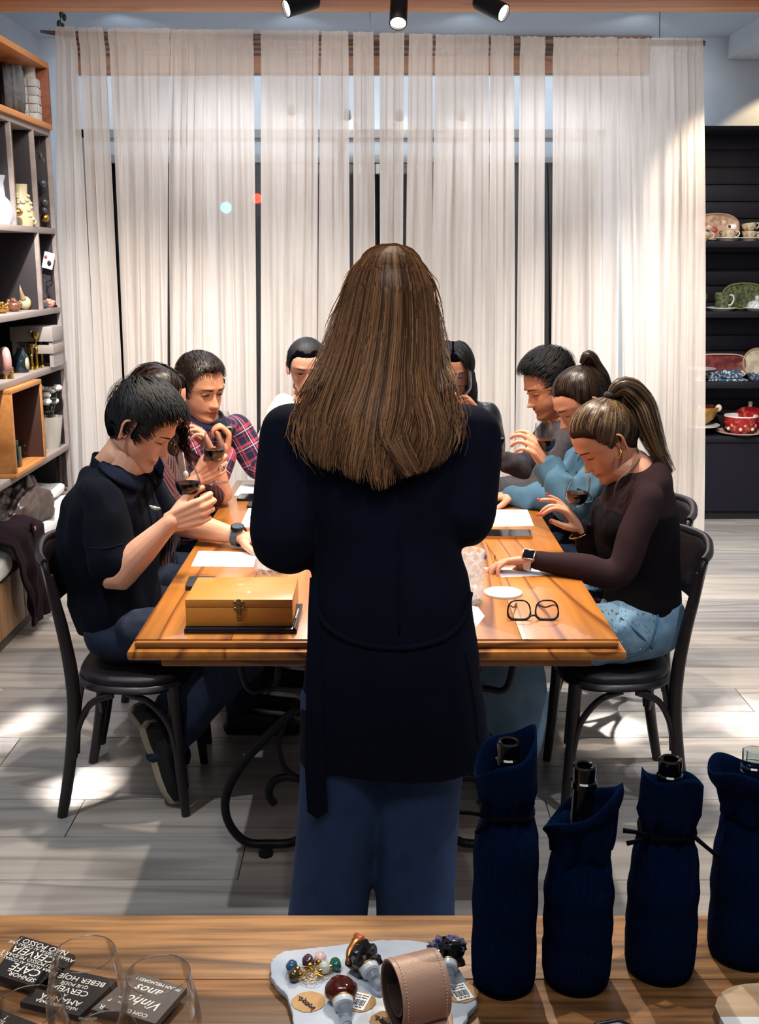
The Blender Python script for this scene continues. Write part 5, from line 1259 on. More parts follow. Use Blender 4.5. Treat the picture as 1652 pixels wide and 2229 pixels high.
# ======== man in the plaid shirt, far left
def man_plaid():
    rows = trunk(-.82, 4.32, MAL, (.13, -.01))
    R = (P(405, 968, 4.15), P(452, 1066, 4.16), P(492, 992, 4.22)); L = (P(515, 932, 4.46), P(558, 1010, 4.46), PZ(640, 1046, .825))
    p = sitter('dark haired man in a plaid shirt looking over his wine glass at left', (-.82, 4.32), '#d39a7a', False, rows, (0.25, .97, 0), head_frame(P(434, 846, 4.28), (.70, -.66, -.18)), dict(R=R, L=L),
               dict(R=hold((.15, -.1, .95), (-.9, -.2, .1)), L=dict(d=(1, -.2, -.1), palm=(0, 0, -1), curl=(20, 25, 15))), ('plaid_shirt', plaid()), lid=.2, jaw=1.08, hs=1.03, stub=.12,
               cloth_kw=dict(amp=.007))
    short_hair(p, hair_brn, hairline(.012), lambda x, y, z: .010+.012*max(0, min(1, (z-.05)/.05)), 2400, .04, 8, comb=(.3, .7, .3), lift=.5)
    b = B()
    nbv = Vector(rows[-1][:3]); f = Vector((.85, -.5, 0)).normalized(); s = Vector((.5, .85, 0)).normalized()
    def colf(u, v):
        a = -2.4+4.8*u; r = .078*(1+.25*v); return nbv+Vector((0, 0, .03-.03*math.cos(a)-.045*v))+f*math.cos(a)*r+s*math.sin(a)*r
    o = p.mesh(b.grid(colf, 36, 6), 'collar', mat('collar_navy', '#1b2340', .9)); o.modifiers.new('t', 'SOLIDIFY').thickness = .004
    k = P(488, 968, 4.235); ax = nrm(P(483, 900, 4.22)-k); wine_glass(k-ax*.05, ax, .108, 'wine glass held up by the man in the plaid shirt')
man_plaid()
# ======== woman in cream cardigan at the head of the table
cream = clothes_mat('cream_cardigan_cloth', '#d8c8b4', '#cdbba5', nscale=20, bump=.15, bscale=300)
def woman_cream():
    rows = trunk(-.34, 5.04, FEM, (0, -.10))
    R = (P(622, 890, 4.97), P(578, 985, 4.82), P(625, 1015, 4.60)); L = (P(715, 890, 4.97), P(752, 985, 4.82), P(706, 935, 4.62))
    p = sitter('woman in a cream cardigan with tied back black hair at the head of the table', (-.34, 5.04), '#cf977c', True, rows, (1, 0, 0), head_frame(P(668, 800, 4.95), (.10, -1, -.22)), dict(R=R, L=L),
               dict(R=dict(d=(.7, -.6, 0), palm=(0, 0, -1), curl=(20, 25, 15)), L=hold((-.3, -.2, .85), (-.7, -.3, .3))), ('cardigan', cream), dirn=(0, -1, 0), lid=.22, g=(.02, .02), cloth_kw=dict(amp=.014, freq=7))
    td = (0, -.85, .35); tied_hair(p, hair_blk, td, 1800, 5, .012, None, 0, width=.006)
    b = B().ball(p.W @ p.skull(td, .02), (.038, .032, .036), 14, 10); p.mesh(b, 'hair_bun', hair_blk)
    p.mesh(B().tube([P(641, 832, 4.93), P(640, 842, 4.93), P(644, 848, 4.93)], .004, 8, sub=2), 'earring', mat('gold_metal', '#c79a4a', .22, 1.))
    k = P(690, 925, 4.56); wine_glass(k-Vector((0, 0, .05)), (.0, -.1, 1), .107, 'wine glass of the woman in cream hidden behind the standing woman')
woman_cream()
# ======== woman in the black leather jacket at the head of the table
blk_leather = mat('black_leather', '#14151a', .38, col2='#0d0e13', nscale=10, bump=.12, bscale=60, spec=.5)
def woman_leather():
    rows = trunk(.35, 5.04, FEM, (0, -.10))
    R = (P(925, 890, 4.97), P(905, 985, 4.82), P(955, 940, 4.66)); L = (P(1058, 905, 4.97), P(1072, 990, 4.80), P(1043, 912, 4.70))
    p = sitter('woman with long straight black hair in a black leather jacket at the table head', (.35, 5.04), '#c98f70', True, rows, (1, 0, 0), head_frame(P(985, 805, 4.95), (-.05, -1, -.30)), dict(R=R, L=L),
               dict(L=hold((-.42, -.15, .88), (-.85, -.2, -.35), c=1), R=hold((.3, -.3, .85), (.7, -.3, .1))), ('leather_jacket_worn', blk_leather), dirn=(0, -1, 0), lid=.12, g=(.018, .014), trous=mat('black_trousers', '#0c0e15', .8))
    long_hair(p, hair_blk, 900, 9, .26, .004, .014, (.75, 2.8), .006, lr=(1.0, 1.0))
    k = P(1000, 870, 4.62); wine_glass(k-Vector((0, 0, .05)), (.1, -.2, 1), .107, 'wine glass lifted by the woman in the black leather jacket')
woman_leather()
# ======== man in the grey sweater, far right
def man_grey():
    rows = trunk(.82, 4.32, MAL, (-.10, 0))
    L = (P(1235, 965, 4.13), P(1172, 1072, 4.08), PZ(1082, 1062, .822)); R = (Vector((.73, 4.49, 1.02)), P(1150, 1018, 4.48), P(1103, 1006, 4.42))
    p = sitter('dark haired man with a short beard in a grey sweater, smelling wine at right', (.82, 4.32), '#c58c6c', False, rows, (0, 1, 0), head_frame(P(1200, 838, 4.30), (-.90, -.22, -.36)), dict(L=L, R=R),
               dict(L=dict(d=(-.95, .1, -.1), palm=(0, 0, -1), curl=(18, 22, 14)), R=hold((-.95, -.12, .12), (.05, -.9, -.1), c=0)), ('sweater', clothes_mat('grey_marl_sweater', '#47444a', '#3b393f', nscale=60, bump=.1, bscale=300)), lid=.08, jaw=1.08, hs=1.03, stub=.5, dirn=(-1, 0, 0))
    short_hair(p, hair_blk, hairline(.004), lambda x, y, z: .009+.020*max(0, min(1, (z-.05)/.05)), 2400, .045, 13, comb=(0, .6, .6), lift=.6)
    k = P(1083, 1000, 4.37); ax = Vector((-.10, 0, 1)); wine_glass(k-nrm(ax)*.03, ax, .105, 'upright wine glass held by the man in the grey sweater')
man_grey()
# ======== woman in the denim jacket, second on the right
def woman_denim():
    rows = trunk(.90, 3.86, FEM, (-.12, 0))
    L = (P(1335, 1015, 3.69), P(1245, 1105, 3.66), P(1192, 1015, 3.74)); R = (Vector((.80, 4.04, 1.01)), P(1205, 1085, 4.02), PZ(1120, 1078, .82))
    dm = mat('washed_denim_jacket', '#476d88', .88, col2='#335469', nscale=8, bump=.15, bscale=300, contrast=(.35, .65))
    p = sitter('woman with a dark brown ponytail in a blue denim jacket, second on the right', (.90, 3.86), '#c98f72', True, rows, (0, 1, 0), head_frame(P(1270, 876, 3.82), (-.86, -.16, -.48)), dict(L=L, R=R),
               dict(L=hold((-.50, -.10, .72), (-.55, .5, -.3), c=1, sp=1.1), R=dict(d=(-.95, .1, -.1), palm=(0, 0, -1), curl=(18, 22, 14))), ('denim_jacket', dm), lid=.1, g=(.02, .016), trous=denim_l, sleeve_end=(.93, 1), cloth_kw=dict(amp=.02, freq=9), dirn=(-1, 0, 0))
    hm = hair_mat('dark_chestnut_hair', '#120d0b', '#4a382b', gloss=.32, trans=.08)
    td = (0, -.45, .90); tie = p.W @ p.skull(td, .016)
    tied_hair(p, hm, td, 2000, 21, .009, [tie, tie+Vector((.02, 0, .028)), P(1296, 800, 3.83), P(1316, 835, 3.82), P(1322, 900, 3.82), P(1318, 960, 3.82)], 260, .020, .004, .0045)
    w0 = L[1].lerp(L[2], .86); ax = (L[2]-L[1]).normalized(); q = ax.to_track_quat('Z', 'Y').to_matrix().to_4x4(); b = B().lathe([(.046, -.03), (.052, -.028), (.052, .03), (.044, .032), (.042, 0)], w0, 22, mat4=q, jit=lambda a, k: 1+.04*math.sin(a*5+k)); p.mesh(b, 'cuff', dm, 60)
    bv = bvh_of(p.garment); o = Vector(cam.location)
    def on(px, py, l=.003):
        d = (P(px, py, 3.6)-o).normalized(); h = bv.ray_cast(o-p.root.location, d); return None if h[0] is None else h[0]+p.root.location+h[1]*l
    sm = mat('jacket_seam', '#2c5068', .8)
    for nm, l in (('pocket_flap', [(1255, 1062), (1285, 1075), (1288, 1092), (1256, 1090), (1255, 1062)]), ('seam', [(1262, 985), (1256, 1030), (1252, 1100), (1258, 1160)]), ('seam', [(1228, 985), (1210, 1030)])):
        pts = [q for q in (on(*a) for a in l) if q is not None]
        if len(pts) > 1: p.mesh(B().tube(pts, .003, 6, sub=3), nm, sm)
    k = P(1190, 990, 3.765); a2 = nrm(P(1183, 928, 3.76)-k); wine_glass(k-a2*.058*1.12, a2, .107, 'tilted wine glass held by the woman in the denim jacket')
woman_denim()
# ======== the standing woman seen from behind
def host():
    YS = 2.2
    p = Person('standing woman from behind, long brown hair, long black jacket and wide jeans', (.03, YS), '#cf9a7e', True)
    R = [(835, 855, 52, .05), (830, 880, 150, .07), (828, 925, 188, .10), (830, 1040, 176, .118), (838, 1190, 158, .105), (850, 1320, 172, .112), (858, 1450, 188, .125), (860, 1560, 200, .13), (862, 1650, 206, .132)]
    rows = []
    for c, y, w_, d in R:
        q = P(c, y, YS); e = P(c+w_, y, YS); rows.append((q.x, YS, q.z, (e-q).length, d))
    rows = rows[::-1]
    shL, elL, wrL = P(628, 938, 2.2), P(620, 1178, 2.17), P(690, 1130, 2.43)     # her left arm is at the left of the picture
    shR, elR, wrR = P(1030, 940, 2.2), P(1013, 1118, 2.2), P(970, 1100, 2.44)
    H = head_frame(P(850, 664, 2.225), (.04, 1, -.15), 0); hd = H.translation
    hips = [P(762, 1500, YS), P(925, 1500, YS)]; kn = [P(745, 1720, YS), P(908, 1720, YS)]; an = [P(705, 2190, YS+.02), P(905, 2190, YS+.02)]
    for a in an: a.z = .1
    core = [tor(rows[2:], (1, 0, 0), -.025)]+[leg_seg(h, k, a, -.02) for h, k, a in zip(hips, kn, an)]
    def hands(b):
        limb(b, [Vector((hd.x-.01, YS+.005, rows[-1][2]-.02)), hd+Vector((0, -.02, -.09)), hd+Vector((0, -.01, -.05))], [.06, .052, .05])
        add_arm(b, shL, elL, wrL, .92); add_arm(b, shR, elR, wrR, .92)
        return [add_hand(b, wrL, (.75, .5, .2), (.3, -.5, .3), 'L', curl=(30, 40, 25), sc=.95), add_hand(b, wrR, (-.75, .5, .2), (-.3, -.5, .3), 'R', curl=(30, 40, 25), sc=.95)]
    p.build_body(H, core, None, hands, lid=.3, wide=.96, hs=.96)
    p.brows('#3a2618', .0028)
    blk_j = clothes_mat('black_crepe_jacket', '#090f22', '#070c1b', nscale=10, bump=.06, bscale=300)
    def slv(a, b_, c): return ([a, a.lerp(b_, .5), b_, b_.lerp(c, .5), c], [.058, .064, .066, .062, .052], dict(n=20))
    segs = [tor(rows, (1, 0, 0), .004), slv(shL, elL, wrL), slv(shR, elR, wrR)]+yoke(rows[-1][:3], shL, shR, r=(.05, .05))
    jk = p.cloth('jacket', segs, blk_j, .0065, 12, .012, 5, 4, (1, 1, .35))
    legs = []
    for h, k, a, m_ in zip(hips, kn, an, (P(714, 1985, YS), P(905, 1985, YS))):
        legs.append(([h, k, m_, Vector((a.x, a.y, .03))], [.105, .092, .086, .09], dict(balls=False, n=22)))
    jd = mat('mid_blue_denim', '#223f6b', .9, col2='#1b355c', nscale=22, bump=.12, bscale=300)
    p.cloth('jeans', legs, jd, .008, 8, .012, 6, 6, (1, 1, .2))
    bv = bvh_of(jk); o = Vector(cam.location)
    def on(px, py, l=.002):
        d = (P(px, py, 2.2)-o).normalized(); h = bv.ray_cast(o-p.root.location, d); return None if h[0] is None else h[0]+p.root.location+h[1]*l
    def seam(nm, l, r, asp=1.):
        pts = [q for q in (on(*a) for a in l) if q is not None]
        if len(pts) > 1: p.mesh(B().tube(pts, r, 8, sub=4, asp=asp), nm, blk_j)
    seam('belt', [(1022, 1290), (1010, 1340), (975, 1382), (925, 1402), (868, 1410), (800, 1404), (745, 1385), (705, 1352), (690, 1315)], .006)
    seam('back_seam', [(866, 1060), (868, 1200), (869, 1380)], .0016)
    seam('skirt_seam', [(700, 1420), (698, 1520), (696, 1640)], .0016); seam('skirt_seam', [(1012, 1420), (1030, 1520), (1040, 1620)], .0016)
    b = B(); ys = [1255, 1330, 1450, 1560, 1660, 1765]
    L_ = []
    for y in ys:
        q = on(692, y, .010); L_.append(q if q is not None else P(692, y, L_[-1].y if L_ else 2.08))
    hw = [.008, .012, .015, .018, .021, .022]
    for q, w_ in zip(L_, hw):
        for dx, dy in ((-w_, 0), (w_, 0), (w_, .003), (-w_, .003)): b.v.append((q.x+dx, q.y-.004+dy, q.z))
    n = len(L_); b.f = [(4*i+k, 4*i+(k+1) % 4, 4*i+4+(k+1) % 4, 4*i+4+k) for i in range(n-1) for k in range(4)]
    tip = len(b.v); q = L_[-1]; b.v.append((q.x-.001, q.y-.003, q.z-.018)); e = 4*(n-1); b.f += [(e+k, e+(k+1) % 4, tip) for k in range(4)]+[(3, 2, 1, 0)]
    p.mesh(b, 'belt_end', blk_j, 30)
    for a in an: shoe(p, frame_from(Vector((a.x, a.y-.06, 0)), (0, 1, 0), (0, 0, 1)), mat('black_leather_shoe', '#101014', .4), mat('dark_sole', '#15130f', .8))
    # ---- hair: locks laid over a hanging sheet that wraps the back of the head
    hm = hair_mat('long_brown_hair', '#291710', '#ab7a50', '#cfa076', .42, .40)
    T_ = [(536, 832, 878, 2.16, .01), (552, 795, 905, 2.20, .07), (580, 772, 924, 2.225, .118), (620, 755, 941, 2.245, .150), (670, 741, 950, 2.255, .164), (720, 727, 956, 2.24, .152), (780, 706, 961, 2.205, .125),
          (840, 682, 968, 2.175, .105), (890, 664, 970, 2.16, .105), (940, 655, 972, 2.15, .10), (990, 672, 962, 2.145, .095), (1050, 722, 925, 2.14, .092)]
    A = np.array(T_, float)
    def sheet(u, t, lift=0.):
        k = t*(len(A)-1); r = [float(np.interp(k, range(len(A)), A[:, j])) for j in range(5)]
        c = (r[1]+r[2])/2; hw_ = (r[2]-r[1])/2; uu = max(-1, min(1, u)); q = P(c+hw_*u, r[0], r[3])
        prof = math.sqrt(max(0, 1-abs(uu)**2.1))
        return Vector((q.x, r[3]-(r[4]+lift)*prof-lift*.3, q.z))
    rs = random.Random(12); paths = []
    b = B(); nu, nv = 60, 46
    for j in range(nv):
        for i in range(nu): b.v.append(tuple(sheet(-.97+1.94*i/(nu-1), min(.9, j/(nv-1)*.88), -.013)))
    b.f = [(j*nu+i, j*nu+i+1, (j+1)*nu+i+1, (j+1)*nu+i) for j in range(nv-1) for i in range(nu-1)]
    cap = bpy.data.meshes.new('hair'); cap.from_pydata(b.v, [], b.f)
    for i in range(7200):
        u0 = rs.uniform(-1, 1); u0 = math.copysign(abs(u0)**.85, u0); t0 = .22*rs.random()**2.5; t1 = .78+.22*(rs.random()**.8)*(1-.35*abs(u0)); li = rs.uniform(0, .007)+.004
        cl = int(u0*7+40+.9*math.sin(i*.37)); w2 = noise.noise(Vector((cl*3.1, 2, 7))); ph = noise.noise(Vector((cl*1.7, 0, 0)))*6; amp = .09*noise.noise(Vector((cl*.9, 4, 0)))+.03; curl = noise.noise(Vector((cl*2.3, 9, 1)))*2.6; drift = noise.noise(Vector((u0*6, i*.01, 5)))*.1
        pts = []; nr = []; m_ = 22
        for k in range(m_):
            f = k/(m_-1); t = t0+(t1-t0)*f; low = max(0, (t-.55)/.45)
            u = u0*(1+.0*t)+drift*t+amp*math.sin(t*13+ph)*low+.0035*math.sin(i+k*1.3)
            q = sheet(u, t, li+.012*low*noise.noise(Vector((cl, t*3, 2))))
            if low > .35: q.x += curl*.05*(low-.35)**1.5*1.6; q.z += abs(curl)*.02*(low-.35)**2*3; q.y -= abs(curl)*.012*(low-.35)
            q.x += .085*w2*math.sin(low*5.2+ph)*low; q.z += .03*w2*math.sin(low*5)*low; q.y -= .012*abs(w2)*math.sin(low*5+ph)*low
            pts.append(q); nr.append(Vector((max(-1, min(1, u))*1.1, -1.0, .1)).normalized())
        paths.append((pts, nr))
    for i in range(420):  # fine loose hairs along the outline and over the shoulders
        s = rs.choice((-1, 1)); t0 = rs.uniform(.05, .55); t1 = t0+rs.uniform(.15, .45); u0 = s*rs.uniform(.85, 1.02); out = rs.uniform(.02, .22); ph = rs.random()*6; pts = []; nr = []
        if s > 0 and i % 4 == 0: t0, t1, out = .5, rs.uniform(.72, .9), rs.uniform(.1, .4)
        for k in range(14):
            f = k/13; t = min(1, t0+(t1-t0)*f); q = sheet(u0+s*out*math.sin(f*2.2)*f+.05*f*math.sin(f*7+ph), t, .006); q.y = q.y if t < .6 else min(q.y, 2.14-.02*f-.03)
            pts.append(q); nr.append(Vector((0, -1, 0)))
        paths.append((pts, nr))
    p.strands(cap, paths, .0020, 'hair', hm, 31)
    top = p.scalp(.006, pulled_line, hm); p.fin(top, 'hair_crown', hm)
host()
# ------------------------------------------------------------------ crockery and ornaments
def glaze(name, a, b, sc=40, con=(.42, .58), rough=.2): return mat(name, a, rough, col2=b, nscale=sc, contrast=con, coat=.3, detail=2)
def thing1(b, name, m, label, cat, loc, group=None, smooth=40, rz=0.):
    o = b.obj(name, m, None, smooth, label, cat, group); o.location = loc; o.rotation_euler = (0, 0, rz); return o
g_green = glaze('green_painted_glaze', '#6c7650', '#3c4a34', 45); g_floral = glaze('rose_floral_glaze', '#a5846a', '#c9a894', 30); g_white = mat('white_glaze', '#e3dfda', .2, coat=.3)
g_red = glaze('red_floral_glaze', '#9c1d20', '#c9705c', 26, (.55, .66)); g_cream = glaze('cream_floral_glaze', '#d8cdb9', '#b9935c', 50, (.5, .65)); g_blue = glaze('blue_painted_glaze', '#34506a', '#b9c3c9', 60, (.5, .62))
g_olive = glaze('ochre_glaze', '#a98236', '#8e6a2a', 20); g_maroon = glaze('maroon_platter_glaze', '#7d3a34', '#5b2626', 22); g_wb = glaze('white_blue_floral', '#dfe3e6', '#9fb2c2', 70, (.5, .65))
def cpos(px, k, dy=.12): q = P(px, 700, YD+dy); return Vector((q.x, YD+dy, zt3[k]))
def plate(r): return [(0, .004), (r*.55, .004), (r*.62, .0), (r*.66, .004), (r, .018), (r, .022), (r*.64, .010), (r*.5, .009), (0, .009)]
def cup(e, r, h, m, inner=g_white, handle=True, ang=0.):
    B().lathe([(0, .002), (r*.5, .0), (r*.55, .006), (r*.8, h*.3), (r*.95, h*.7), (r, h), (r*.94, h), (r*.88, h*.7), (r*.7, h*.3), (0, .012)], n=28).obj('cup_body', m, e, 50)
    if handle:
        c, s = math.cos(ang), math.sin(ang)
        B().tube([(c*r*.9, s*r*.9, h*.82), (c*(r*1.35), s*r*1.35, h*.85), (c*r*1.5, s*r*1.5, h*.55), (c*r*1.2, s*r*1.2, h*.28), (c*r*.8, s*r*.8, h*.25)], .0045, 8, sub=4).obj('handle', g_white, e, 180)
def tray_up(px, k, w_, h_, m, rimm, label, dy=.20, n_=2.4, name='serving_platter'):
    e = empty(name, label, 'platter', cpos(px, k, dy)); q = Matrix.Rotation(math.radians(78), 4, 'X'); out = []
    for i in range(48):
        a = 6.2832*i/48; out.append((math.copysign(abs(math.cos(a))**(2/n_), math.cos(a))*w_/2, math.copysign(abs(math.sin(a))**(2/n_), math.sin(a))*h_/2))
    M = Matrix.Translation((0, 0, h_/2*math.sin(math.radians(78))+.004)) @ q
    b = B(); nn = 48
    for s, z in ((.02, .006), (.86, .006), (.9, .010), (1., .016), (1., .010), (.88, 0), (.02, 0)): b.v += [M @ Vector((x*s, y*s, z)) for x, y in out]
    b.f = [(i*nn+j, i*nn+(j+1) % nn, (i+1)*nn+(j+1) % nn, (i+1)*nn+j) for i in range(6) for j in range(nn)]; b.obj('dish', m, e, 40)
    rb = B().tube([M @ Vector((x*.985, y*.985, .014)) for x, y in out+out[:1]], .0045, 6); rb.obj('painted_rim', rimm, e, 180); return e
# top shelf
pl_ = tray_up(1545, 0, .29, .17, g_floral, mat('pink_rim', '#b79585', .3), 'pink floral platter standing at the back of the top display shelf')
pr, pg, pc = mat('rose_petal_red', '#b24a44', .3), mat('leaf_dark_green', '#37453a', .3), mat('petal_cream', '#d8c7ae', .3)
for (dx, dz, r, m_, nm) in ((-.085, .10, .024, pr, 'painted_rose'), (-.01, .065, .022, pr, 'painted_rose'), (-.045, .085, .018, pc, 'painted_petal'), (.05, .115, .018, pc, 'painted_petal'), (.03, .05, .015, pg, 'painted_leaf'), (-.06, .055, .018, pg, 'painted_leaf'), (.085, .09, .012, pg, 'painted_leaf')):
    q = B().ball((dx, -.004+.21*(dz-.085), dz), (r, .007, r), 12, 6); q.obj(nm, m_, pl_, 180)
def saucer_cup(px, k, r, h, m, lab, lab2, dy=.09, ang=0.): 
    c = cpos(px, k, dy); thing1(B().lathe(plate(r*1.75), n=32), 'saucer', g_white, lab2, 'saucer', c); e = empty('teacup', lab, 'cup', c+Vector((0, 0, .0105))); cup(e, r, h, m, ang=ang); return e
saucer_cup(1572, 0, .047, .058, g_cream, 'single floral teacup on a saucer in front of the pink platter', 'cream saucer under the single floral teacup')
c = cpos(1617, 0, .12); thing1(B().lathe(plate(.08), n=32), 'saucer', g_white, 'cream saucer under the two stacked teacups', 'saucer', c)
e = empty('teacup', 'lower of the two stacked teacups on the top display shelf', 'cup', c+Vector((0, 0, .0105))); cup(e, .046, .05, g_cream, ang=-.3)
e = empty('teacup', 'tilted upper teacup stacked on another on the top display shelf', 'cup', c+Vector((0, 0, .058))); cup(e, .046, .05, g_cream, ang=.2); e.rotation_euler = (.1, -.16, 0)
e = empty('teacup', 'cream floral cup half hidden by the curtain edge on the top display shelf', 'cup', cpos(1520, 0, .07)); cup(e, .042, .055, g_cream)
e = empty('teacup', 'small floral cup at the right picture edge on the top display shelf', 'cup', cpos(1646, 0, .07)); cup(e, .04, .045, g_cream)
# second shelf
tray_up(1615, 1, .29, .17, g_green, mat('olive_rim', '#8d8a62', .3), 'mottled green platter standing behind the green mug')
c = cpos(1568, 1, .10); thing1(B().lathe(plate(.10), n=32), 'saucer', g_white, 'pale plate under the green mug on the second display shelf', 'plate', c)
e = empty('mug', 'green leaf painted mug on a pale plate', 'mug', c+Vector((0, 0, .0105))); B().lathe([(0, 0), (.036, 0), (.04, .01), (.047, .1), (.047, .106), (.043, .106), (.037, .014), (0, .012)], n=28).obj('mug_body', g_green, e, 50)
B().tube([(.045, 0, .09), (.07, 0, .085), (.075, 0, .055), (.06, 0, .028), (.04, 0, .025)], .006, 8, sub=4).obj('handle', g_white, e, 180)
thing1(B().lathe([(0, 0), (.03, 0), (.04, .02), (.058, .07), (.06, .1), (.04, .13), (.022, .14), (.026, .165), (.022, .168), (.018, .14), (0, .13)], n=28), 'vase', g_green, 'green painted round vase beside the curtain on the second display shelf', 'vase', cpos(1516, 1, .09), smooth=60)
e = empty('butter_dish', 'white and blue lidded butter dish at the right of the second display shelf', 'dish', cpos(1644, 1, .09)); B().lathe(plate(.085), n=32).obj('plate', g_white, e, 40)
B().lathe([(.062, .012), (.062, .03), (.05, .055), (.02, .068), (0, .07)], n=28).obj('lid', g_wb, e, 50); B().lathe([(0, .07), (.01, .07), (.013, .085), (.011, .096), (0, .098)], n=14).obj('knob', g_white, e, 50)
# third shelf
tray_up(1575, 2, .34, .16, g_maroon, mat('pale_pink_rim', '#d3b7aa', .3), 'maroon rectangular platter with pale rim on the third display shelf', n_=4.)
tray_up(1655, 2, .2, .2, glaze('cream_center_plate', '#d6cdbb', '#bcae94', 20), mat('tan_rim', '#b99a72', .3), 'round cream plate with tan rim standing at the right edge', n_=2., name='round_plate')
thing1(B().lathe([(0, .0), (.035, 0), (.02, .012), (.018, .055), (.03, .065), (.1, .075), (.105, .082), (.1, .082), (0, .074)], n=32), 'cake_stand', g_white, 'white pedestal dish by the curtain on the third display shelf', 'dish', cpos(1530, 2, .1), smooth=50)
e = empty('butter_dish', 'blue painted lidded butter dish in front of the maroon platter', 'dish', cpos(1600, 2, .08)); B().box((0, 0, .008), (.19, .1, .016), bev=.007).obj('plate', g_blue, e); B().box((0, 0, .045), (.14, .07, .058), bev=.018).obj('lid', g_blue, e)
e = empty('blue_bowl', 'small blue painted bowl at the right edge of the third display shelf', 'bowl', cpos(1652, 2, .08)); cup(e, .05, .05, g_blue, handle=False)
e = empty('sauce_boat', 'blue and white sauce boat left of the blue butter dish', 'dish', cpos(1563, 2, .09)); B().lathe([(0, .002), (.03, 0), (.025, .01), (.042, .035), (.048, .06), (.044, .06), (.038, .036), (0, .014)], n=24, mat4=Matrix.Diagonal((1.3, .8, 1, 1))).obj('boat', g_blue, e, 50)
B().tube([(.05, 0, .05), (.08, 0, .06), (.085, 0, .035), (.05, 0, .025)], .005, 8, sub=4).obj('handle', g_white, e, 180)
# bottom counter of the display
c = cpos(1535, 3, .12)
e = empty('pedestal_plate', 'red footed cake plate with a white edge under the ochre bowl', 'plate', c); B().lathe([(0, 0), (.05, 0), (.04, .02), (.03, .045), (.02, .05)], n=28).obj('foot', g_red, e, 50); B().lathe([(0, .05), (.10, .05), (.135, .056), (.138, .064), (.13, .064), (0, .058)], n=36).obj('plate', g_white, e, 40)
e = empty('ochre_bowl', 'large ochre bowl with a dark red inside on the footed cake plate', 'bowl', c+Vector((.0, 0, .059))); B().lathe([(0, 0), (.045, 0), (.05, .006), (.1, .05), (.125, .11), (.128, .125), (.122, .125)], n=36).obj('outside', g_olive, e, 60); B().lathe([(.122, .125), (.115, .105), (.095, .052), (.05, .014), (0, .010)], n=36).obj('inside', mat('dark_red_glaze', '#5d1a1c', .2, coat=.3), e, 60)
B().ball((.11, -.05, .118), (.022, .016, .024), 12, 8).obj('rim_flower', pc, e, 180)
c = cpos(1628, 3, .10); thing1(B().lathe(plate(.155), n=36), 'serving_plate', mat('pale_edge_plate', '#c9a79a', .3), 'red edged serving plate under the red flowered bowl', 'plate', c)
e = empty('red_bowl', 'red flowered serving bowl with a white inside on a plate', 'bowl', c+Vector((0, 0, .0105))); B().lathe([(0, 0), (.06, 0), (.095, .03), (.108, .07), (.11, .11)], n=36).obj('outside', g_red, e, 60); B().lathe([(.11, .11), (.108, .116), (.103, .11), (.1, .07), (.088, .034), (0, .012)], n=36).obj('inside', g_white, e, 60)
for i in range(9):
    a = -1.57+(i-4)*.28; z = .045+.03*((i*7) % 3-1)*.8; B().ball((math.cos(a)*.101, math.sin(a)*.101, z+.012), (.012, .009, .012), 8, 6).obj('painted_blossom', (pc, mat('blossom_pink', '#d0847c', .3), pr)[i % 3], e, 180)
e = empty('red_tureen', 'lidded red tureen behind the red flowered bowl', 'tureen', cpos(1640, 3, .23)+Vector((.02, 0, 0))); B().lathe([(0, 0), (.06, 0), (.085, .04), (.09, .11), (.092, .125), (0, .125)], n=32).obj('pot', g_red, e, 50); B().lathe([(.094, .125), (.08, .145), (.04, .165), (0, .17)], n=32).obj('lid', g_red, e, 50); B().lathe([(0, .168), (.012, .168), (.015, .185), (.013, .2), (0, .203)], n=14).obj('knob', g_white, e, 50)

# ---- left shelf ornaments: placed by the picture column of their foot on the shelf
def sp(px, py, k, dx=-.10):
    q = PX(px, py, XS+dx); z = {'box': Z['boxb']+.025}.get(k, Z.get(k)); return Vector((q.x, q.y, z))
cream_c = mat('cream_ceramic', '#b5a988', .35); gold_c = mat('gold_leaf_metal', '#c69c4e', .25, 1.); silver_gl = mat('smoky_blown_glass', '#5d5f66', .08, .6, spec=.8)
def vase(prof, px, py, k, m, label, dx=-.10, n=28, jit=None, cat='vase', name='vase'): 
    o = B().lathe(prof, n=n, jit=jit).obj(name, m, None, 50, label, cat); o.location = sp(px, py, k, dx); o.scale = (.95,)*3; return o
vase([(0, 0), (.05, 0), (.052, .02), (.05, .26), (.045, .27), (.04, .26), (.04, .2), (0, .19)], 9, 240, 'box', mat('black_blue_glaze', '#0f1a26', .3), 'tall dark blue cylinder vase at the left picture edge on the top shelf', -.16)
e = empty('ripple_vase', 'grey oval vase with concentric ripples in the top wooden niche', 'vase', sp(33, 250, 'box', -.07), .35); gr = mat('grey_stoneware', '#56585b', .7, col2='#434548', nscale=40, bump=.2)
b = B(); ring = 40
for kx, s in ((-.045, .94), (-.03, 1.), (-.012, .94), (0, 1.0), (.012, .94), (.03, 1.), (.045, .94)): b.v += [(kx, math.cos(6.2832*j/ring)*.062*s*1.0, .125+math.sin(6.2832*j/ring)*.122*s) for j in range(ring)]
b.f = [(i*ring+j, i*ring+(j+1) % ring, (i+1)*ring+(j+1) % ring, (i+1)*ring+j) for i in range(6) for j in range(ring)]+[tuple(range(ring))[::-1], tuple(6*ring+j for j in range(ring))]; b.obj('body', gr, e, 30)
for s in (.8, .62, .44, .26): B().tube([(.046, math.cos(t)*.055*s, .125+math.sin(t)*.11*s) for t in [i*6.2832/30 for i in range(31)]], .005, 6).obj('ripple', gr, e, 180)
e = empty('tile_vase', 'white vase faced with relief tiles at the right of the top wooden niche', 'vase', sp(68, 262, 'box', -.07), .1); wc = mat('matt_white_ceramic', '#b4b4b2', .6)
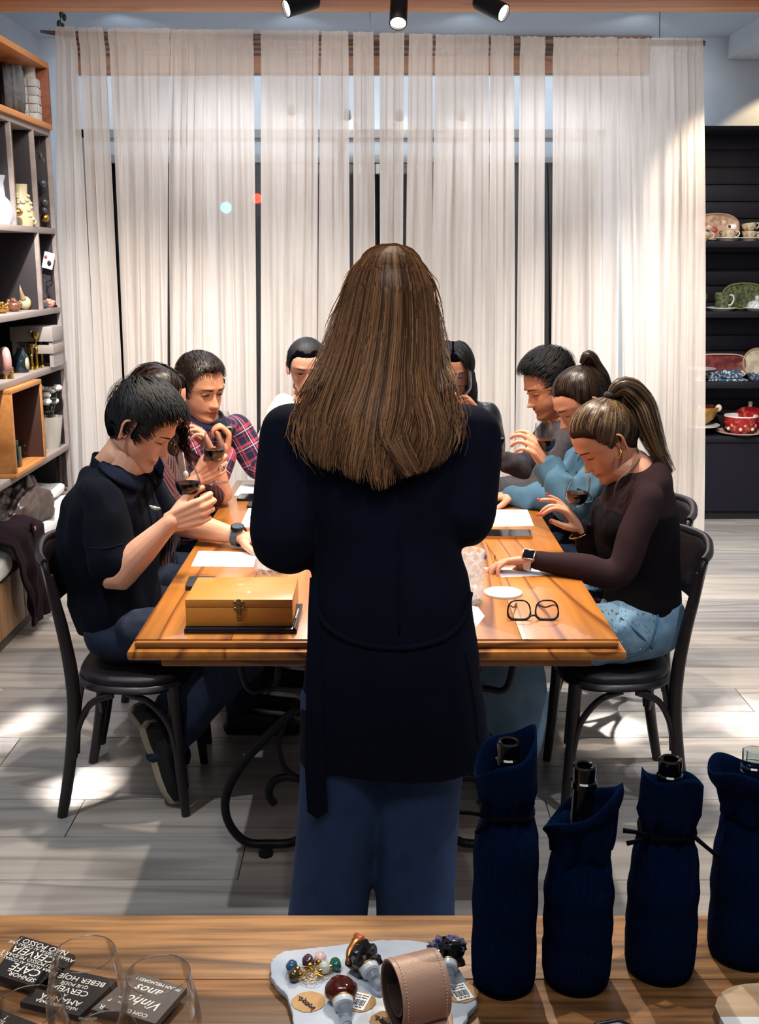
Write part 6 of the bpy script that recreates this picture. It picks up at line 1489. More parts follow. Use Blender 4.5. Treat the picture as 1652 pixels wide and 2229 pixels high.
B().box((0, 0, .11), (.09, .085, .22), bev=.012).obj('body', wc, e); B().lathe([(.036, .218), (.036, .275), (.03, .278), (.03, .23)], n=24).obj('neck', wc, e, 40)
for i in range(5):
    for j in range(2): B().box((.045, -.021+.042*j, .028+.041*i), (.012, .039, .038), rot=Matrix.Rotation(.12*((i+j) % 2*2-1), 3, 'Z'), bev=.004).obj('relief_tile', wc, e)
    for j in range(2): B().box((-.022+.044*j, -.044, .028+.041*i), (.041, .012, .038), rot=Matrix.Rotation(.12*((i+j) % 2*2-1), 3, 'Z'), bev=.004).obj('relief_tile', wc, e)
vase([(0, 0), (.045, 0), (.058, .03), (.06, .07), (.045, .115), (.026, .135), (.022, .2), (.034, .235), (.03, .236), (.018, .2), (0, .15)], 4, 484, 's1', mat('pale_grey_glaze', '#9fa3ab', .25), 'pale grey bottle vase at the left edge of the upper compartments', -.065)
e = empty('knobbly_vase', 'cream vase covered in knobs in the middle upper compartment', 'vase', sp(49, 484, 's1', -.052)); B().lathe([(0, 0), (.05, 0), (.062, .03), (.05, .11), (.032, .16), (.034, .2), (.028, .2), (.024, .16), (0, .15)], n=24).obj('body', cream_c, e, 60)
kb = random.Random(2)
for i in range(42):
    a = kb.random()*6.28; z = kb.uniform(.012, .15); r = float(np.interp(z, [0, .03, .11, .16], [.05, .06, .05, .034])); B().ball((math.cos(a)*r, math.sin(a)*r, z), (.012, .012, .009), 8, 5).obj('knob', cream_c, e, 180)
thing1(B().ball((0, 0, 0), (.025, .03, .02), 14, 8).tube([(.0, 0, .015), (0, 0, .4)], .0012, 5), 'hanging_ornament', gold_c, 'small gold ornament hanging in the middle upper compartment', 'ornament', Vector((PX(31, 362, XS-.03).x, PX(31, 362, XS-.03).y, Z['boxb']-.03-.40)))
hg = PX(92, 400, XS-.035); e = empty('bauble_chain', 'string of smoky glass baubles hanging in the right upper compartment', 'ornament', (hg.x, hg.y, 0)); 
for i, (py, r, m_) in enumerate(((400, .022, silver_gl), (440, .02, silver_gl), (457, .016, silver_gl), (474, .022, gold_c))): B().ball((0, .01*(i % 2), PX(92, py, XS-.035).z), r, 14, 9).obj('bauble', m_, e, 180)
B().tube([(0, 0, hg.z), (0, 0, Z['boxb']-.03)], .001, 5).tube([(0, 0, hg.z), (0, 0, PX(92, 478, XS-.035).z)], .001, 5).obj('thread', mat('dark_thread', '#3b3838', .8), e)
lp = PX(93, 318, XS-.045); e = empty('hanging_sprig', 'green leaf sprig hanging in the top right compartment', 'plant', lp)
for i in range(7):
    a = i*.9; B().ball((.012*math.cos(a), .022*math.sin(a), .05-.02*i), (.008, .02, .024), 8, 5, rot=Matrix.Rotation(a*.5, 3, 'X')).obj('leaf', mat('muted_green_leaf', '#4c5c48', .6), e, 180)
B().tube([(0, 0, -.08), (0, 0, Z['boxb']-.03-lp.z)], .002, 6).obj('stem', mat('stem_green', '#3f4a38', .7), e)
def lumpy(px, py, k, r, m, label, seed, name='shell_ornament', dx=-.08):
    rs = random.Random(seed); b = B().ball((0, 0, r*.75), (r, r, r*.8), 14, 10)
    for i in range(10): a = rs.random()*6.28; q = rs.random()*1.6; b.ball((math.cos(a)*math.sin(q)*r, math.sin(a)*math.sin(q)*r, r*.75+math.cos(q)*r*.8), r*.34, 9, 6)
    o = b.obj(name, m, None, 180, label, 'ornament'); o.location = sp(px, py, k, dx); return o
cop = mat('copper_glaze', '#9c6a52', .22, .7); lumpy(30, 672, 's2', .036, cop, 'knotted copper coloured ornament on the second shelf', 1); lumpy(4, 678, 's2', .03, gold_c, 'gold knotted ornament at the left edge of the second shelf', 2); 
e = empty('bird_ornament', 'cream bird ornament with a pointed tail on the second shelf', 'ornament', sp(55, 668, 's2', -.08)); B().ball((0, 0, .034), (.03, .036, .034), 14, 10).obj('body', cream_c, e, 180); B().tube([(0, -.02, .05), (0, -.05, .09), (0, -.062, .125)], [.016, .008, .001], 8, sub=3).obj('tail', mat('tan_wood_tip', '#a58b6a', .6), e, 180)
e = empty('wine_glass', 'small empty stemmed glass in the narrow compartment', 'glass', sp(100, 662, 's2', -.045)); B().lathe([(0, .004), (.024, 0), (.024, .003), (.004, .008), (.0035, .05), (.014, .062), (.026, .09), (.026, .12), (.022, .15)], n=24).obj('bowl_and_stem', glass_m, e, 60)
lumpy(108, 661, 's2', .026, mat('pink_shell', '#c78a74', .3), 'pink shell ornament in the narrow compartment', 6, dx=-.03)
lumpy(98, 664, 's2', .02, silver_gl, 'small smoky glass knot beside the pink shell', 16, dx=-.02)
e = empty('card_holder', 'playing card on a black wire holder in the narrow compartment', 'holder', sp(112, 660, 's2', -.03)); zc_ = PX(112, 567, XS-.03).z-Z['s2']
B().lathe([(0, 0), (.03, 0), (.03, .012), (0, .014)], n=16).tube([(0, 0, .01), (-.02, 0, zc_*.5), (.008, .01, zc_*.62), (0, 0, zc_)], .003, 6, sub=4).obj('wire_stand', blk, e, 60)
B().box((0, -.004, zc_), (.055, .002, .085), rot=Matrix.Rotation(.25, 3, 'Y')).obj('card', mat('card_white', '#e2dcd6', .5), e); B().ball((.004, -.007, zc_-.014), (.011, .002, .014), 10, 6).obj('spade_mark', mat('card_black', '#1b1b20', .5), e, 180); B().ball((-.012, -.007, zc_+.018), (.008, .002, .009), 8, 5).obj('heart_mark', mat('card_red', '#a8474a', .5), e, 180)
# third row: drawers, heart glass, candlesticks
dwh = mat('grey_white_paint', '#928c88', .6)
e = empty('drawer_chest', 'small grey white chest with a round knob on the middle shelf', 'chest', (XS-.085, 5.84, Z['s3'])); hz = .075; zc0 = P(90, 744, 5.74).z-Z['s3']
B().box((0, 0, zc0+hz/2), (.22, .2, hz), bev=.003).obj('drawer', dwh, e); B().box((.045, 0, zc0-.04), (.13, .2, .045), bev=.003).obj('lower_drawer', mat('taupe_paint', '#8f867f', .6), e); B().ball((0, -.108, zc0+hz*.68), .012, 12, 8).obj('knob', mat('steel_knob', '#b5b3b0', .2, 1.), e, 180)
for sx in (-.095, .095): B().box((sx, 0, zc0/2), (.02, .18, zc0-.002)).obj('leg', dwh, e)
e = empty('heart_bottle', 'dark glass bottle with a gold heart on the middle shelf', 'bottle', sp(47, 802, 's3', -.07)); B().lathe([(0, 0), (.034, 0), (.04, .02), (.038, .075), (.02, .1), (.016, .115), (.02, .12), (0, .12)], n=24).obj('bottle', mat('teal_black_glass', '#1c2b30', .08, .2, spec=.8), e, 50); B().ball((.036, -.02, .045), (.009, .024, .03), 10, 8).obj('heart_charm', cream_c, e, 180)
for i, (px, h) in enumerate(((70, .13), (81, .185), (93, .135))):
    b = B().lathe([(0, 0), (.026, 0), (.024, .008), (.008, .014), (.006, h*.5), (.011, h*.55), (.006, h*.6), (.008, h*.8), (.019, h*.86), (.021, h*.98), (.016, h), (0, h*.95)], n=18)
    thing1(b, 'candlestick', mat('brass', '#b99a45', .25, 1.), ('short brass candlestick left of the tall one on the middle shelf', 'tallest brass candlestick on the middle shelf', 'short brass candlestick right of the tall one on the middle shelf')[i], 'candlestick', sp(px, 798, 's3', -.06), 'brass candlesticks')
e = empty('wreath_vase', 'pink ring shaped vase beaded with gold on the middle shelf', 'vase', sp(14, 818, 's3', -.05), .5)
B().tube([(0, math.cos(t)*.05, .08+math.sin(t)*.05) for t in [i*6.2832/24 for i in range(25)]], .02, 10).obj('ring', mat('pink_ceramic', '#b78a86', .35), e, 180); B().lathe([(0, 0), (.035, 0), (.03, .02), (0, .03)], n=16).obj('foot', gold_c, e, 50)
for i in range(10): B().ball((.02, -.04+.009*i, .03+.02*math.sin(i*1.3)), .009, 8, 6).obj('bead', gold_c, e, 180)
# fourth row: pot with roses, gold pieces; frame with green glass and dome
e = empty('flower_pot', 'silvery ceramic pot with white roses beside the wooden frame', 'pot', sp(112, 966, 's4', -.06)); B().lathe([(0, 0), (.04, 0), (.048, .03), (.064, .13), (.068, .17), (.063, .17), (.056, .13), (0, .12)], n=32, jit=lambda a, k: 1+.03*math.sin(a*7+k)).obj('pot', mat('pearl_ceramic', '#b8b2a8', .25, .3), e, 50)
fl = random.Random(5)
for i in range(8):
    x, y, z = fl.uniform(-.045, .05), fl.uniform(-.07, .05), fl.uniform(.23, .32); B().tube([(0, 0, .13), (x*.5, y*.5, .2), (x, y, z)], .0025, 6, sub=3).obj('stem', mat('rose_stem', '#33402d', .7), e, 180)
    b = B()
    for k in range(3): b.lathe([(.006+.004*k, 0), (.016+.006*k, .010), (.019+.006*k, .028-.004*k), (.015+.007*k, .034-.006*k)], n=12, jit=lambda a, kk, k=k: 1+.12*math.sin(a*3+k*2))
    b.v = [(v[0]+x, v[1]+y, v[2]+z-.01) for v in b.v]; b.obj('rose', mat('white_rose', '#ded9cf', .6), e, 60)
    B().ball((x*.6-.01, y*.6, z-.05), (.02, .03, .008), 8, 5, rot=Matrix.Rotation(i, 3, 'Z')).obj('leaf', mat('rose_leaf', '#26332a', .6), e, 180)
lumpy(90, 985, 's4', .022, gold_c, 'small gold ornament beside the silvery pot', 12, dx=-.03)
zf_ = Z['s4']+.023
def fpos(px, py, dx): q = PX(px, py, XS+dx); return Vector((q.x, q.y, zf_))
thing1(B().box((0, 0, .05), (.05, .05, .1), bev=.008).box((0, 0, .115), (.03, .03, .03), bev=.006), 'green_bottle', mat('deep_green_glass', '#11241f', .08, spec=.8), 'square dark green bottle inside the small wooden frame', 'bottle', fpos(36, 1022, -.03))
e = empty('glass_dome', 'small glass dome inside the wooden frame', 'dome', fpos(56, 1010, -.08)); B().lathe([(.04, .008), (.042, .05), (.03, .085), (0, .098)], n=24).obj('dome', thin_glass(), e, 60); B().lathe([(0, 0), (.046, 0), (.046, .008), (0, .008)], n=24).obj('base', dwood, e, 40); B().ball((0, 0, .104), .007, 8, 6).obj('knob', thin_glass(), e, 180)
thing1(B().lathe([(0, 0), (.035, 0), (.03, .01), (.009, .02), (.012, .06), (.008, .1), (.013, .16), (.008, .2), (.012, .24), (0, .25)], n=18), 'candlestick', mat('dark_bronze', '#3b2f28', .4, .6), 'dark turned candlestick under the silvery pot shelf', 'candlestick', Vector((XS-.04, 5.93, Z['s4']-.248)))
# ------------------------------------------------------------------ things on the dining table
paper = mat('white_paper', '#e9ebf0', .8)
def sheet_on(corners, label, z=TZ, name='paper_sheet', m=paper, th=.0012, group='tasting sheets on the table'):
    q = [PZ(a, b_, z) for a, b_ in corners]; c = sum(q, Vector())/4; b = B(); b.prism([(p.x-c.x, p.y-c.y) for p in (q[::-1] if (q[1]-q[0]).cross(q[2]-q[1]).z < 0 else q)], 0, th)
    o = b.obj(name, m, None, 0, label, 'paper', group); o.location = (c.x, c.y, z); return o
sheet_on([(432, 1200), (560, 1203), (552, 1235), (416, 1233)], 'white sheet behind the wooden box at left')
sheet_on([(542, 1105), (600, 1105), (590, 1148), (521, 1148)], 'white sheet in front of the grey and black phones at left')
sheet_on([(528, 1050), (606, 1050), (600, 1079), (509, 1079)], 'white sheet by the plaid sleeve at the far left')
sheet_on([(1072, 1110), (1148, 1110), (1162, 1145), (1065, 1147)], 'white sheet between the blue pen and the phone at right')
sheet_on([(1052, 1236), (1170, 1236), (1182, 1253), (1093, 1257)], 'white sheet under the wrist with the square watch')
sheet_on([(1020, 1318), (1040, 1322), (1055, 1342), (1036, 1366)], 'corner of a white sheet beside the jacket near the eyeglasses')
def phone(corners, label, m, edge, z=TZ, th=.009):
    q = [PZ(a, b_, z+th) for a, b_ in corners]; c = sum(q, Vector())/4; e = empty('smartphone', label, 'phone', (c.x, c.y, z))
    pts = [(p.x-c.x, p.y-c.y) for p in q]; pts = pts[::-1] if (q[1]-q[0]).cross(q[2]-q[1]).z < 0 else pts
    out = []
    for i in range(4):
        a, b_, d = Vector(pts[i-1]), Vector(pts[i]), Vector(pts[(i+1) % 4]); r = min((a-b_).length, (d-b_).length)*.16
        p1 = b_+(a-b_).normalized()*r; p2 = b_+(d-b_).normalized()*r
        for k in range(5): t = k/4; out.append(tuple(p1*(1-t)**2+b_*2*t*(1-t)+p2*t*t))
    B().prism(out, .0, th).obj('phone_body', edge, e, 30); B().prism([(x*.95, y*.93) for x, y in out], th, th+.0006).obj('screen', m, e, 0); return e
scr = mat('dark_screen', '#0c0e13', .08, spec=.7); pb = mat('black_phone_case', '#121419', .4)
phone([(1062, 1152), (1156, 1152), (1159, 1168), (1053, 1168)], 'gold edged phone on the right side of the table', scr, mat('gold_edge', '#c29a62', .25, .9))
phone([(523, 1074), (580, 1074), (575, 1087), (514, 1086)], 'black phone behind the left hand sheet of paper', scr, pb)
phone([(543, 1091), (590, 1091), (586, 1102), (536, 1102)], 'grey phone in front of the black phone at left', mat('grey_phone_back', '#33373c', .5), pb)
phone([(412, 1254), (470, 1254), (462, 1276), (402, 1277)], 'black phone half hidden behind the wooden box', mat('black_phone_back', '#16181c', .5), pb, th=.012)
def pen(a, b_, m, label):
    p, q = PZ(*a, TZ+.005), PZ(*b_, TZ+.005); e = empty('pen', label, 'pen', p); d = q-p
    B().tube([(0, 0, 0), d*.08, d*.92, d], [.0015, .0042, .0042, .003], 8).obj('barrel', m, e, 60); B().tube([d*.6+Vector((0, 0, .005)), d*.9+Vector((0, 0, .005))], .0012, 6).obj('clip', mat('silver_metal', '#b9b7b4', .2, 1.), e)
blu = mat('blue_plastic', '#27389a', .3)
pen((1040, 1101), (1090, 1094), blu, 'blue pen lying at the far right of the table'); pen((1040, 1226), (1058, 1209), blu, 'blue pen under the fingers of the woman with the square watch')
# wooden box on a dark notebook
yf = PZ(520, 1375, TZ+.006).y; xl, xr = P(400, 1370, yf).x, P(646, 1373, yf).x
e = empty('notebook', 'dark blue notebook under the wooden box', 'notebook', ((xl+xr)/2, yf, TZ)); w_ = xr-xl
B().box((0, .105, .0065), (w_, .21, .013), bev=.003).obj('cover', mat('dark_notebook', '#0c1220', .3, coat=.3), e)
yb_ = PZ(520, 1364, TZ+.013).y; bxl, bxr = P(404, 1340, yb_).x, P(637, 1340, yb_).x; ztop = P(520, 1305, yb_).z; ybk = PZ(545, 1256, ztop).y
e = empty('wooden_box', 'orange wooden box with a brass latch on the dark notebook', 'box', ((bxl+bxr)/2, yb_, TZ+.0135)); w_ = bxr-bxl; d_ = ybk-yb_; hh = ztop-TZ-.0135; hs_ = hh*.70
obx = wood('amber_box_wood', '#c88338', '#a5682a', 5., 'X', .35, fine=.12, coat=.2, rings=.3)
B().box((0, d_/2, hs_/2), (w_, d_, hs_-.001), bev=.0015).obj('box_base', obx, e); B().box((0, d_/2, (hs_+hh)/2), (w_, d_, hh-hs_-.001), bev=.0015).obj('lid', obx, e)
brs = mat('aged_brass', '#a48f62', .3, .9); lt = B().box((0, -.002, hs_+.006), (.016, .003, .016), bev=.001).box((0, -.003, hs_-.012), (.012, .004, .024), bev=.001).ball((-.009, -.002, hs_+.013), (.006, .002, .006), 8, 5).ball((.009, -.002, hs_+.013), (.006, .002, .006), 8, 5).ball((0, -.002, hs_+.018), (.006, .002, .006), 8, 5).ball((0, -.003, hs_-.026), (.007, .003, .008), 8, 5).ball((-.009, -.002, hs_-.003), (.005, .002, .005), 8, 5).ball((.009, -.002, hs_-.003), (.005, .002, .005), 8, 5); lt.obj('latch', brs, e, 40)
for sx in (-.07, .07): B().box((sx, d_+.001, hs_), (.025, .003, .02), bev=.0006).obj('hinge', brs, e)
p, q = PZ(640, 1368, TZ+.018), PZ(656, 1316, TZ+.018); e = empty('pen', 'grey pen lying on the notebook beside the wooden box', 'pen', p); d = q-p; B().tube([(0, 0, 0), d*.1, d*.95, d], [.003, .0045, .0045, .004], 8).obj('barrel', mat('gunmetal_pen', '#4b4649', .3, .6), e, 60); B().tube([d*.35+Vector((-.003, 0, .004)), d*.75+Vector((-.003, 0, .004))], .0018, 6).obj('clip', mat('white_clip', '#e8e4e0', .3), e)
# white coaster
p = PZ(1095, 1288, TZ+.006); e = empty('coaster', 'white round coaster with a pale rim near the eyeglasses', 'coaster', (p.x, p.y, TZ)); rad = (PZ(1136, 1288, TZ).x-PZ(1054, 1288, TZ).x)/2
B().lathe([(0, 0), (rad, 0), (rad, .006), (rad*.93, .0065), (rad*.9, .005), (0, .005)], n=48).obj('coaster_base', mat('coaster_cream', '#d8cdbb', .5), e, 30); B().lathe([(0, .0055), (rad*.89, .0055)], n=48).obj('inlay', mat('coaster_white', '#dfe3ea', .4), e)
# eyeglasses
e = empty('eyeglasses', 'black framed eyeglasses lying open on the table corner', 'eyeglasses', PZ(1161, 1352, TZ)); o0 = PZ(1161, 1352, TZ); fm = mat('black_acetate', '#0b0c12', .25)
sc_ = (PZ(1220, 1352, TZ).x-PZ(1103, 1352, TZ).x)/2
def lens_pt(s, t):
    c = Vector((s*.52*sc_, .0, .027)); a = math.cos(t); b_ = math.sin(t); return c+Vector((math.copysign(abs(a)**.62, a)*(.42-.05*b_)*sc_, .006+.0*b_, math.copysign(abs(b_)**.8, b_)*.025))
tilt = Matrix.Rotation(-.3, 4, 'X')
for s in (-1, 1):
    L_ = [tilt @ lens_pt(s, t) for t in [i*6.2832/28 for i in range(29)]]; zz = min(p.z for p in L_); L_ = [p-Vector((0, 0, zz-.002)) for p in L_]
    B().tube(L_, [.0021+.0016*max(0, -math.sin(i*6.2832/28)) for i in range(29)], 8).obj('rim', fm, e, 180)
    lb = B(); lb.v = [tuple(p) for p in L_[:-1]]; lb.f = [tuple(range(28))]; lb.m = [0]; lb.obj('lens', thin_glass(), e, 0)
    hp = max(L_, key=lambda p: s*p.x+p.z*.2); B().tube([hp, hp+Vector((-s*.006, .03, -.004)), Vector((s*.60*sc_, .085, .010)), Vector((s*.42*sc_, .128, .004))], [.003, .0022, .0025, .0035], 8, sub=4, asp=.7).obj('temple', fm, e, 60)
B().tube([(-.12*sc_, .003, .012), (0, .004, .015), (.12*sc_, .003, .012)], .0028, 8, sub=3).obj('bridge', fm, e, 60)
# hammered glass tumblers
def hammered():
    m = bpy.data.materials.new('hammered_glass'); m.use_nodes = True; nt = m.node_tree; N = nt.nodes; L = nt.links; N.remove(N['Principled BSDF'])
    tc = N.new('ShaderNodeTexCoord'); vo = N.new('ShaderNodeTexVoronoi'); vo.inputs['Scale'].default_value = 55; L.new(tc.outputs['Object'], vo.inputs['Vector'])
    bp = N.new('ShaderNodeBump'); bp.inputs['Strength'].default_value = 1.; bp.inputs['Distance'].default_value = .006; L.new(vo.outputs['Distance'], bp.inputs['Height'])
    g = N.new('ShaderNodeBsdfGlossy'); g.inputs['Roughness'].default_value = .12; L.new(bp.outputs[0], g.inputs['Normal']); t = N.new('ShaderNodeBsdfTransparent'); t.inputs[0].default_value = (.97, .97, .97, 1)
    d = N.new('ShaderNodeBsdfTranslucent'); d.inputs[0].default_value = (.9, .9, .9, 1); L.new(bp.outputs[0], d.inputs['Normal']); d2 = N.new('ShaderNodeBsdfDiffuse'); d2.inputs[0].default_value = (.9, .9, .9, 1); L.new(bp.outputs[0], d2.inputs['Normal'])
    dd = N.new('ShaderNodeMixShader'); dd.inputs[0].default_value = .5; L.new(d.outputs[0], dd.inputs[1]); L.new(d2.outputs[0], dd.inputs[2])
    a = N.new('ShaderNodeMixShader'); cr = N.new('ShaderNodeMapRange'); cr.inputs[1].default_value = .25; cr.inputs[2].default_value = .6; cr.inputs[3].default_value = .08; cr.inputs[4].default_value = .5; L.new(vo.outputs['Distance'], cr.inputs[0]); L.new(cr.outputs[0], a.inputs[0]); L.new(t.outputs[0], a.inputs[1]); L.new(dd.outputs[0], a.inputs[2])  # white mixed in between the dimples stands in for highlights on the glass
    mx = N.new('ShaderNodeMixShader'); mx.inputs[0].default_value = .1; L.new(a.outputs[0], mx.inputs[1]); L.new(g.outputs[0], mx.inputs[2]); L.new(mx.outputs[0], N['Material Output'].inputs['Surface']); return m
ham = hammered()
def tumbler(px, py, ytop, r, label):
    p = PZ(px, py, TZ); h = P(px, ytop, p.y).z-TZ; b = B()
    rs = random.Random(int(px))
    prof = [(0, 0), (r*.88, 0), (r*.95, .004)]+[(r*(.95+.05*math.sin(min(1, i/10)*1.57)), .004+(h-.004)*i/26) for i in range(1, 27)]
    b.lathe(prof+[(r*.94, h), (r*.92, h*.6), (r*.86, .014), (0, .012)], n=48, jit=lambda a, k: 1+(.045*noise.noise(Vector((math.cos(a)*2.6+px, math.sin(a)*2.6, k*.55))) if k < 28 else 0))
    e = empty('glass_tumbler', label, 'glass', p); b.obj('tumbler', ham, e, 180)
tumbler(1020, 1308, 1198, .041, 'textured glass tumbler at the right of the standing woman'); tumbler(590, 1243, 1150, .050, 'textured glass tumbler by the left sleeve of the standing woman')
# ------------------------------------------------------------------ things on the foreground counter
def corduroy():
    m = mat('navy_corduroy', '#041738', .95, spec=.05, col2='#03112b', nscale=18); nt = m.node_tree; N = nt.nodes; L = nt.links
    at = N.new('ShaderNodeAttribute'); at.attribute_name = 'rib'; sp_ = N.new('ShaderNodeSeparateXYZ'); L.new(at.outputs['Vector'], sp_.inputs[0]); mu = N.new('ShaderNodeMath'); mu.operation = 'MULTIPLY'; mu.inputs[1].default_value = 6.28318*84; L.new(sp_.outputs[0], mu.inputs[0])
    sn = N.new('ShaderNodeMath'); sn.operation = 'SINE'; L.new(mu.outputs[0], sn.inputs[0]); bp = N.new('ShaderNodeBump'); bp.inputs['Strength'].default_value = .45; bp.inputs['Distance'].default_value = .0016; L.new(sn.outputs[0], bp.inputs['Height']); L.new(bp.outputs[0], N['Principled BSDF'].inputs['Normal'])
    b = N['Principled BSDF']; src = b.inputs['Base Color'].links[0].from_socket; mx = N.new('ShaderNodeMix'); mx.data_type = 'RGBA'; mx.blend_type = 'ADD'; mr = N.new('ShaderNodeMapRange'); mr.inputs[1].default_value = .3; mr.inputs[2].default_value = 1.; mr.inputs[3].default_value = 0; mr.inputs[4].default_value = .55
    L.new(sn.outputs[0], mr.inputs[0]); L.new(mr.outputs[0], mx.inputs[0]); L.new(src, mx.inputs[6]); mx.inputs[7].default_value = lin('#06214a'); L.new(mx.outputs[2], b.inputs['Base Color']); return m
cord = corduroy(); dglass = mat('dark_bottle_glass', '#07080a', .06, spec=.7, coat=.3); cordm = mat('black_drawstring', '#06080f', .9, spec=.1)
def bagged(px, pyb, r, ztop, tie, rim, tilt, label, seed, mouth, lip=.0, body_k=1., ties=True, glassm=None):
    """a wine bottle hidden in a corduroy bag; rim/tie/ztop are picture rows turned into heights at the bottle's own distance"""
    base = PZ(px, pyb, KZ); base.y += r; Yb = base.y; zz = lambda py: P(px, py, Yb).z-KZ
    e = empty('bagged_bottle', label, 'bottle', (base.x, Yb, KZ), group='wine bottles in navy corduroy bags'); zt, zr, zm = zz(tie), zz(rim), zz(ztop); mdx = P(mouth, ztop, Yb).x-base.x
    gm = glassm or dglass
    B().lathe([(0, .004), (.034, .004), (.036, .02), (.036, zm*.46), (.030, zm*.54), (.0165, zm*.62), (.0140, zm-.03), (.0165, zm-.029), (.0165, zm-.022), (.0145, zm-.020), (.0150, zm-.002), (.0125, zm), (.0095, zm-.001), (.0095, zm-.05), (0, zm-.05)], n=28, mat4=Matrix.Shear('XY', 4, (0, 0)) @ Matrix(((1, 0, mdx/zm, 0), (0, 1, 0, 0), (0, 0, 1, 0), (0, 0, 0, 1)))).obj('bottle', gm, e, 40)
    nu, rows = 96, []
    prof = [(.0, .0), (.80, .0), (.95, .004), (1.0, .016), (1.02, .05)]
    hb = zt-.035
    for i in range(1, 13): prof.append((1.0+.02*math.sin(i*1.3+seed)-.10*body_k*max(0, (i-7)/5)**2, .05+(hb-.05)*i/12))
    for s, z in ((.84*body_k+.84*(1-body_k), zt-.022), (.74, zt-.010), (.68, zt), (.74, zt+.010), (.84, zt+.022)): prof.append((s, z))
    n0 = len(prof); H_ = zr-zt-.022
    for i in range(1, 9): prof.append((.84+lip*math.sin(2.1*i/8), zt+.022+H_*i/8))
    for i in range(0, 7): prof.append((.84+lip*.86-.035-.03*i, zr-.010*i-.001))
    b = B(); ua = []
    for k, (s, z) in enumerate(prof):
        top = max(0, min(1, (z-zt)/max(.01, zr-zt))) if k >= n0 else 0
        gather = math.exp(-((z-zt)/.03)**2) if k > 5 else 0
        for j in range(nu):
            a = 6.28318*j/nu; rr = r*s*(1+gather*(.07*math.sin(a*9+seed)+.05*math.sin(a*14+seed*2))+.025*noise.noise(Vector((math.cos(a)*1.5+seed, math.sin(a)*1.5, z*18))))
            dz = top*(tilt[0]*math.cos(a)+tilt[1]*math.sin(a))+gather*.006*math.sin(a*5+seed)+top*.006*math.sin(a*3+seed)
            x = rr*math.cos(a)+top*(mdx+tilt[2])+mdx*.6*(1 if z > zt else z/zt)*(0 if top else 1); b.v.append((x, rr*math.sin(a)*(1-.0*top), max(.0005, z+dz+gather*.010*noise.noise(Vector((math.cos(a)*3, math.sin(a)*3, z*60+seed)))))); ua.append((j/nu, z, 0))
    b.f = [(k*nu+j, k*nu+(j+1) % nu, (k+1)*nu+(j+1) % nu, (k+1)*nu+j) for k in range(len(prof)-1) for j in range(nu)]; b.m = [0]*len(b.f)
    o = b.obj('corduroy_bag', cord, e, 180); set_attr(o.data, 'rib', np.array(ua), 'FLOAT_VECTOR')
    B().tube([(math.cos(a)*r*.76+mdx*.6, math.sin(a)*r*.76, zt+.003*math.sin(a*3)) for a in [i*6.2832/24 for i in range(25)]], .0035, 8).obj('drawstring', cordm, e, 180)
    if ties:
        for dx, dz, s in ties: B().tube([(mdx*.6+s*r*.62, -r*.45, zt), (s*(r*.62+dx*.5)+mdx*.6, -r*.75, zt+dz*.6+.004), (s*(r*.62+dx)+mdx*.6, -r*.7, zt+dz)], [.003, .0026, .0032], 8, sub=4).obj('drawstring_end', cordm, e, 180)
    return e
bagged(1103, 2183, .0415, 1612, 1762, 1632, (.024, .006, -.004), 'tallest navy bag bottle, leftmost, touching the tray corner', 1.3, 1107, lip=.08, body_k=.35, ties=((.036, .012, -1), (.015, -.016, -1)))
bagged(1266, 2178, .0445, 1664, 1832, 1752, (.030, -.014, .0), 'second navy bag bottle from the tray, collar folded wide and low', 3.1, 1272, lip=.26, body_k=1., ties=None)
bagged(1453, 2155, .0455, 1650, 1802, 1690, (-.006, -.012, .004), 'third navy bag bottle from the tray, with black drawstring ends on both sides', 5.2, 1460, lip=.02, body_k=1.2, ties=((.036, .014, -1), (.03, -.004, -1), (.03, -.022, 1)))
bagged(1638, 2122, .0455, 1632, 1760, 1672, (-.004, -.006, -.008), 'navy bag bottle cut by the right picture edge with a clear glass mouth', 7.7, 1642, lip=.26, body_k=1.1, ties=None, glassm=thin_glass('clear_bottle_glass', (.9, .95, .95, 1), .12, .8))
# ---- slate tiles with writing
slate = mat('black_tile', '#232326', .35, col2='#1b1b1e', nscale=30); slate_e = mat('tile_edge_black', '#0b0c10', .4); ink = mat('white_print', '#eceae6', .6)
def tile(A, Bc, C, label, lines, lift=0., margin=.04, m=slate):
    zt_ = KZ+.009+lift; a, b_, c = PZ(*A, zt_), PZ(*Bc, zt_), PZ(*C, zt_); d = a+c-b_; ctr = (a+c)/2; e = empty('slogan_tile', label, 'tile', (ctr.x, ctr.y, KZ+lift), group='black tiles with white slogans')
    B().prism([((p-ctr).x, (p-ctr).y) for p in (d, c, b_, a)], 0, .0088).obj('tile_body', m, e, 0)
    X = (a-b_); Yv = (c-b_); W_, Hh = X.length, Yv.length; x = X.normalized(); y = (Yv-x*Yv.dot(x)).normalized(); M0 = Matrix((x, y, Vector((0, 0, 1)))).transposed().to_4x4()
    for (s, yy, size, sh, xx) in lines:
        M = M0.copy(); M.translation = x*(xx*W_)+y*(yy*Hh)+Vector((0, 0, .0089)); txt(s, size*Hh, 'lettering', ink, e, M, ext=.0002, shear=sh)
    return e
tile((45, 2036), (128, 2061), (72, 2147), 'black tile with the white words CERVEJA and CAFÉ, leftmost on the counter',
     [('SENHOR,', .36, .13, 0, -.27), ('CAFÉ', .20, .24, 0, -.2), ('PARA MUDAR AS COISAS QUE', .075, .088, 0, -.0), ('EU POSSO MUDAR E', -.02, .115, 0, -.0), ('CERVEJA', -.16, .22, 0, -.0), ('PARA ACEITAR AS COISAS QUE', -.285, .085, 0, 0), ('NÃO POSSO !', -.39, .16, 0, 0)], lift=.0092)
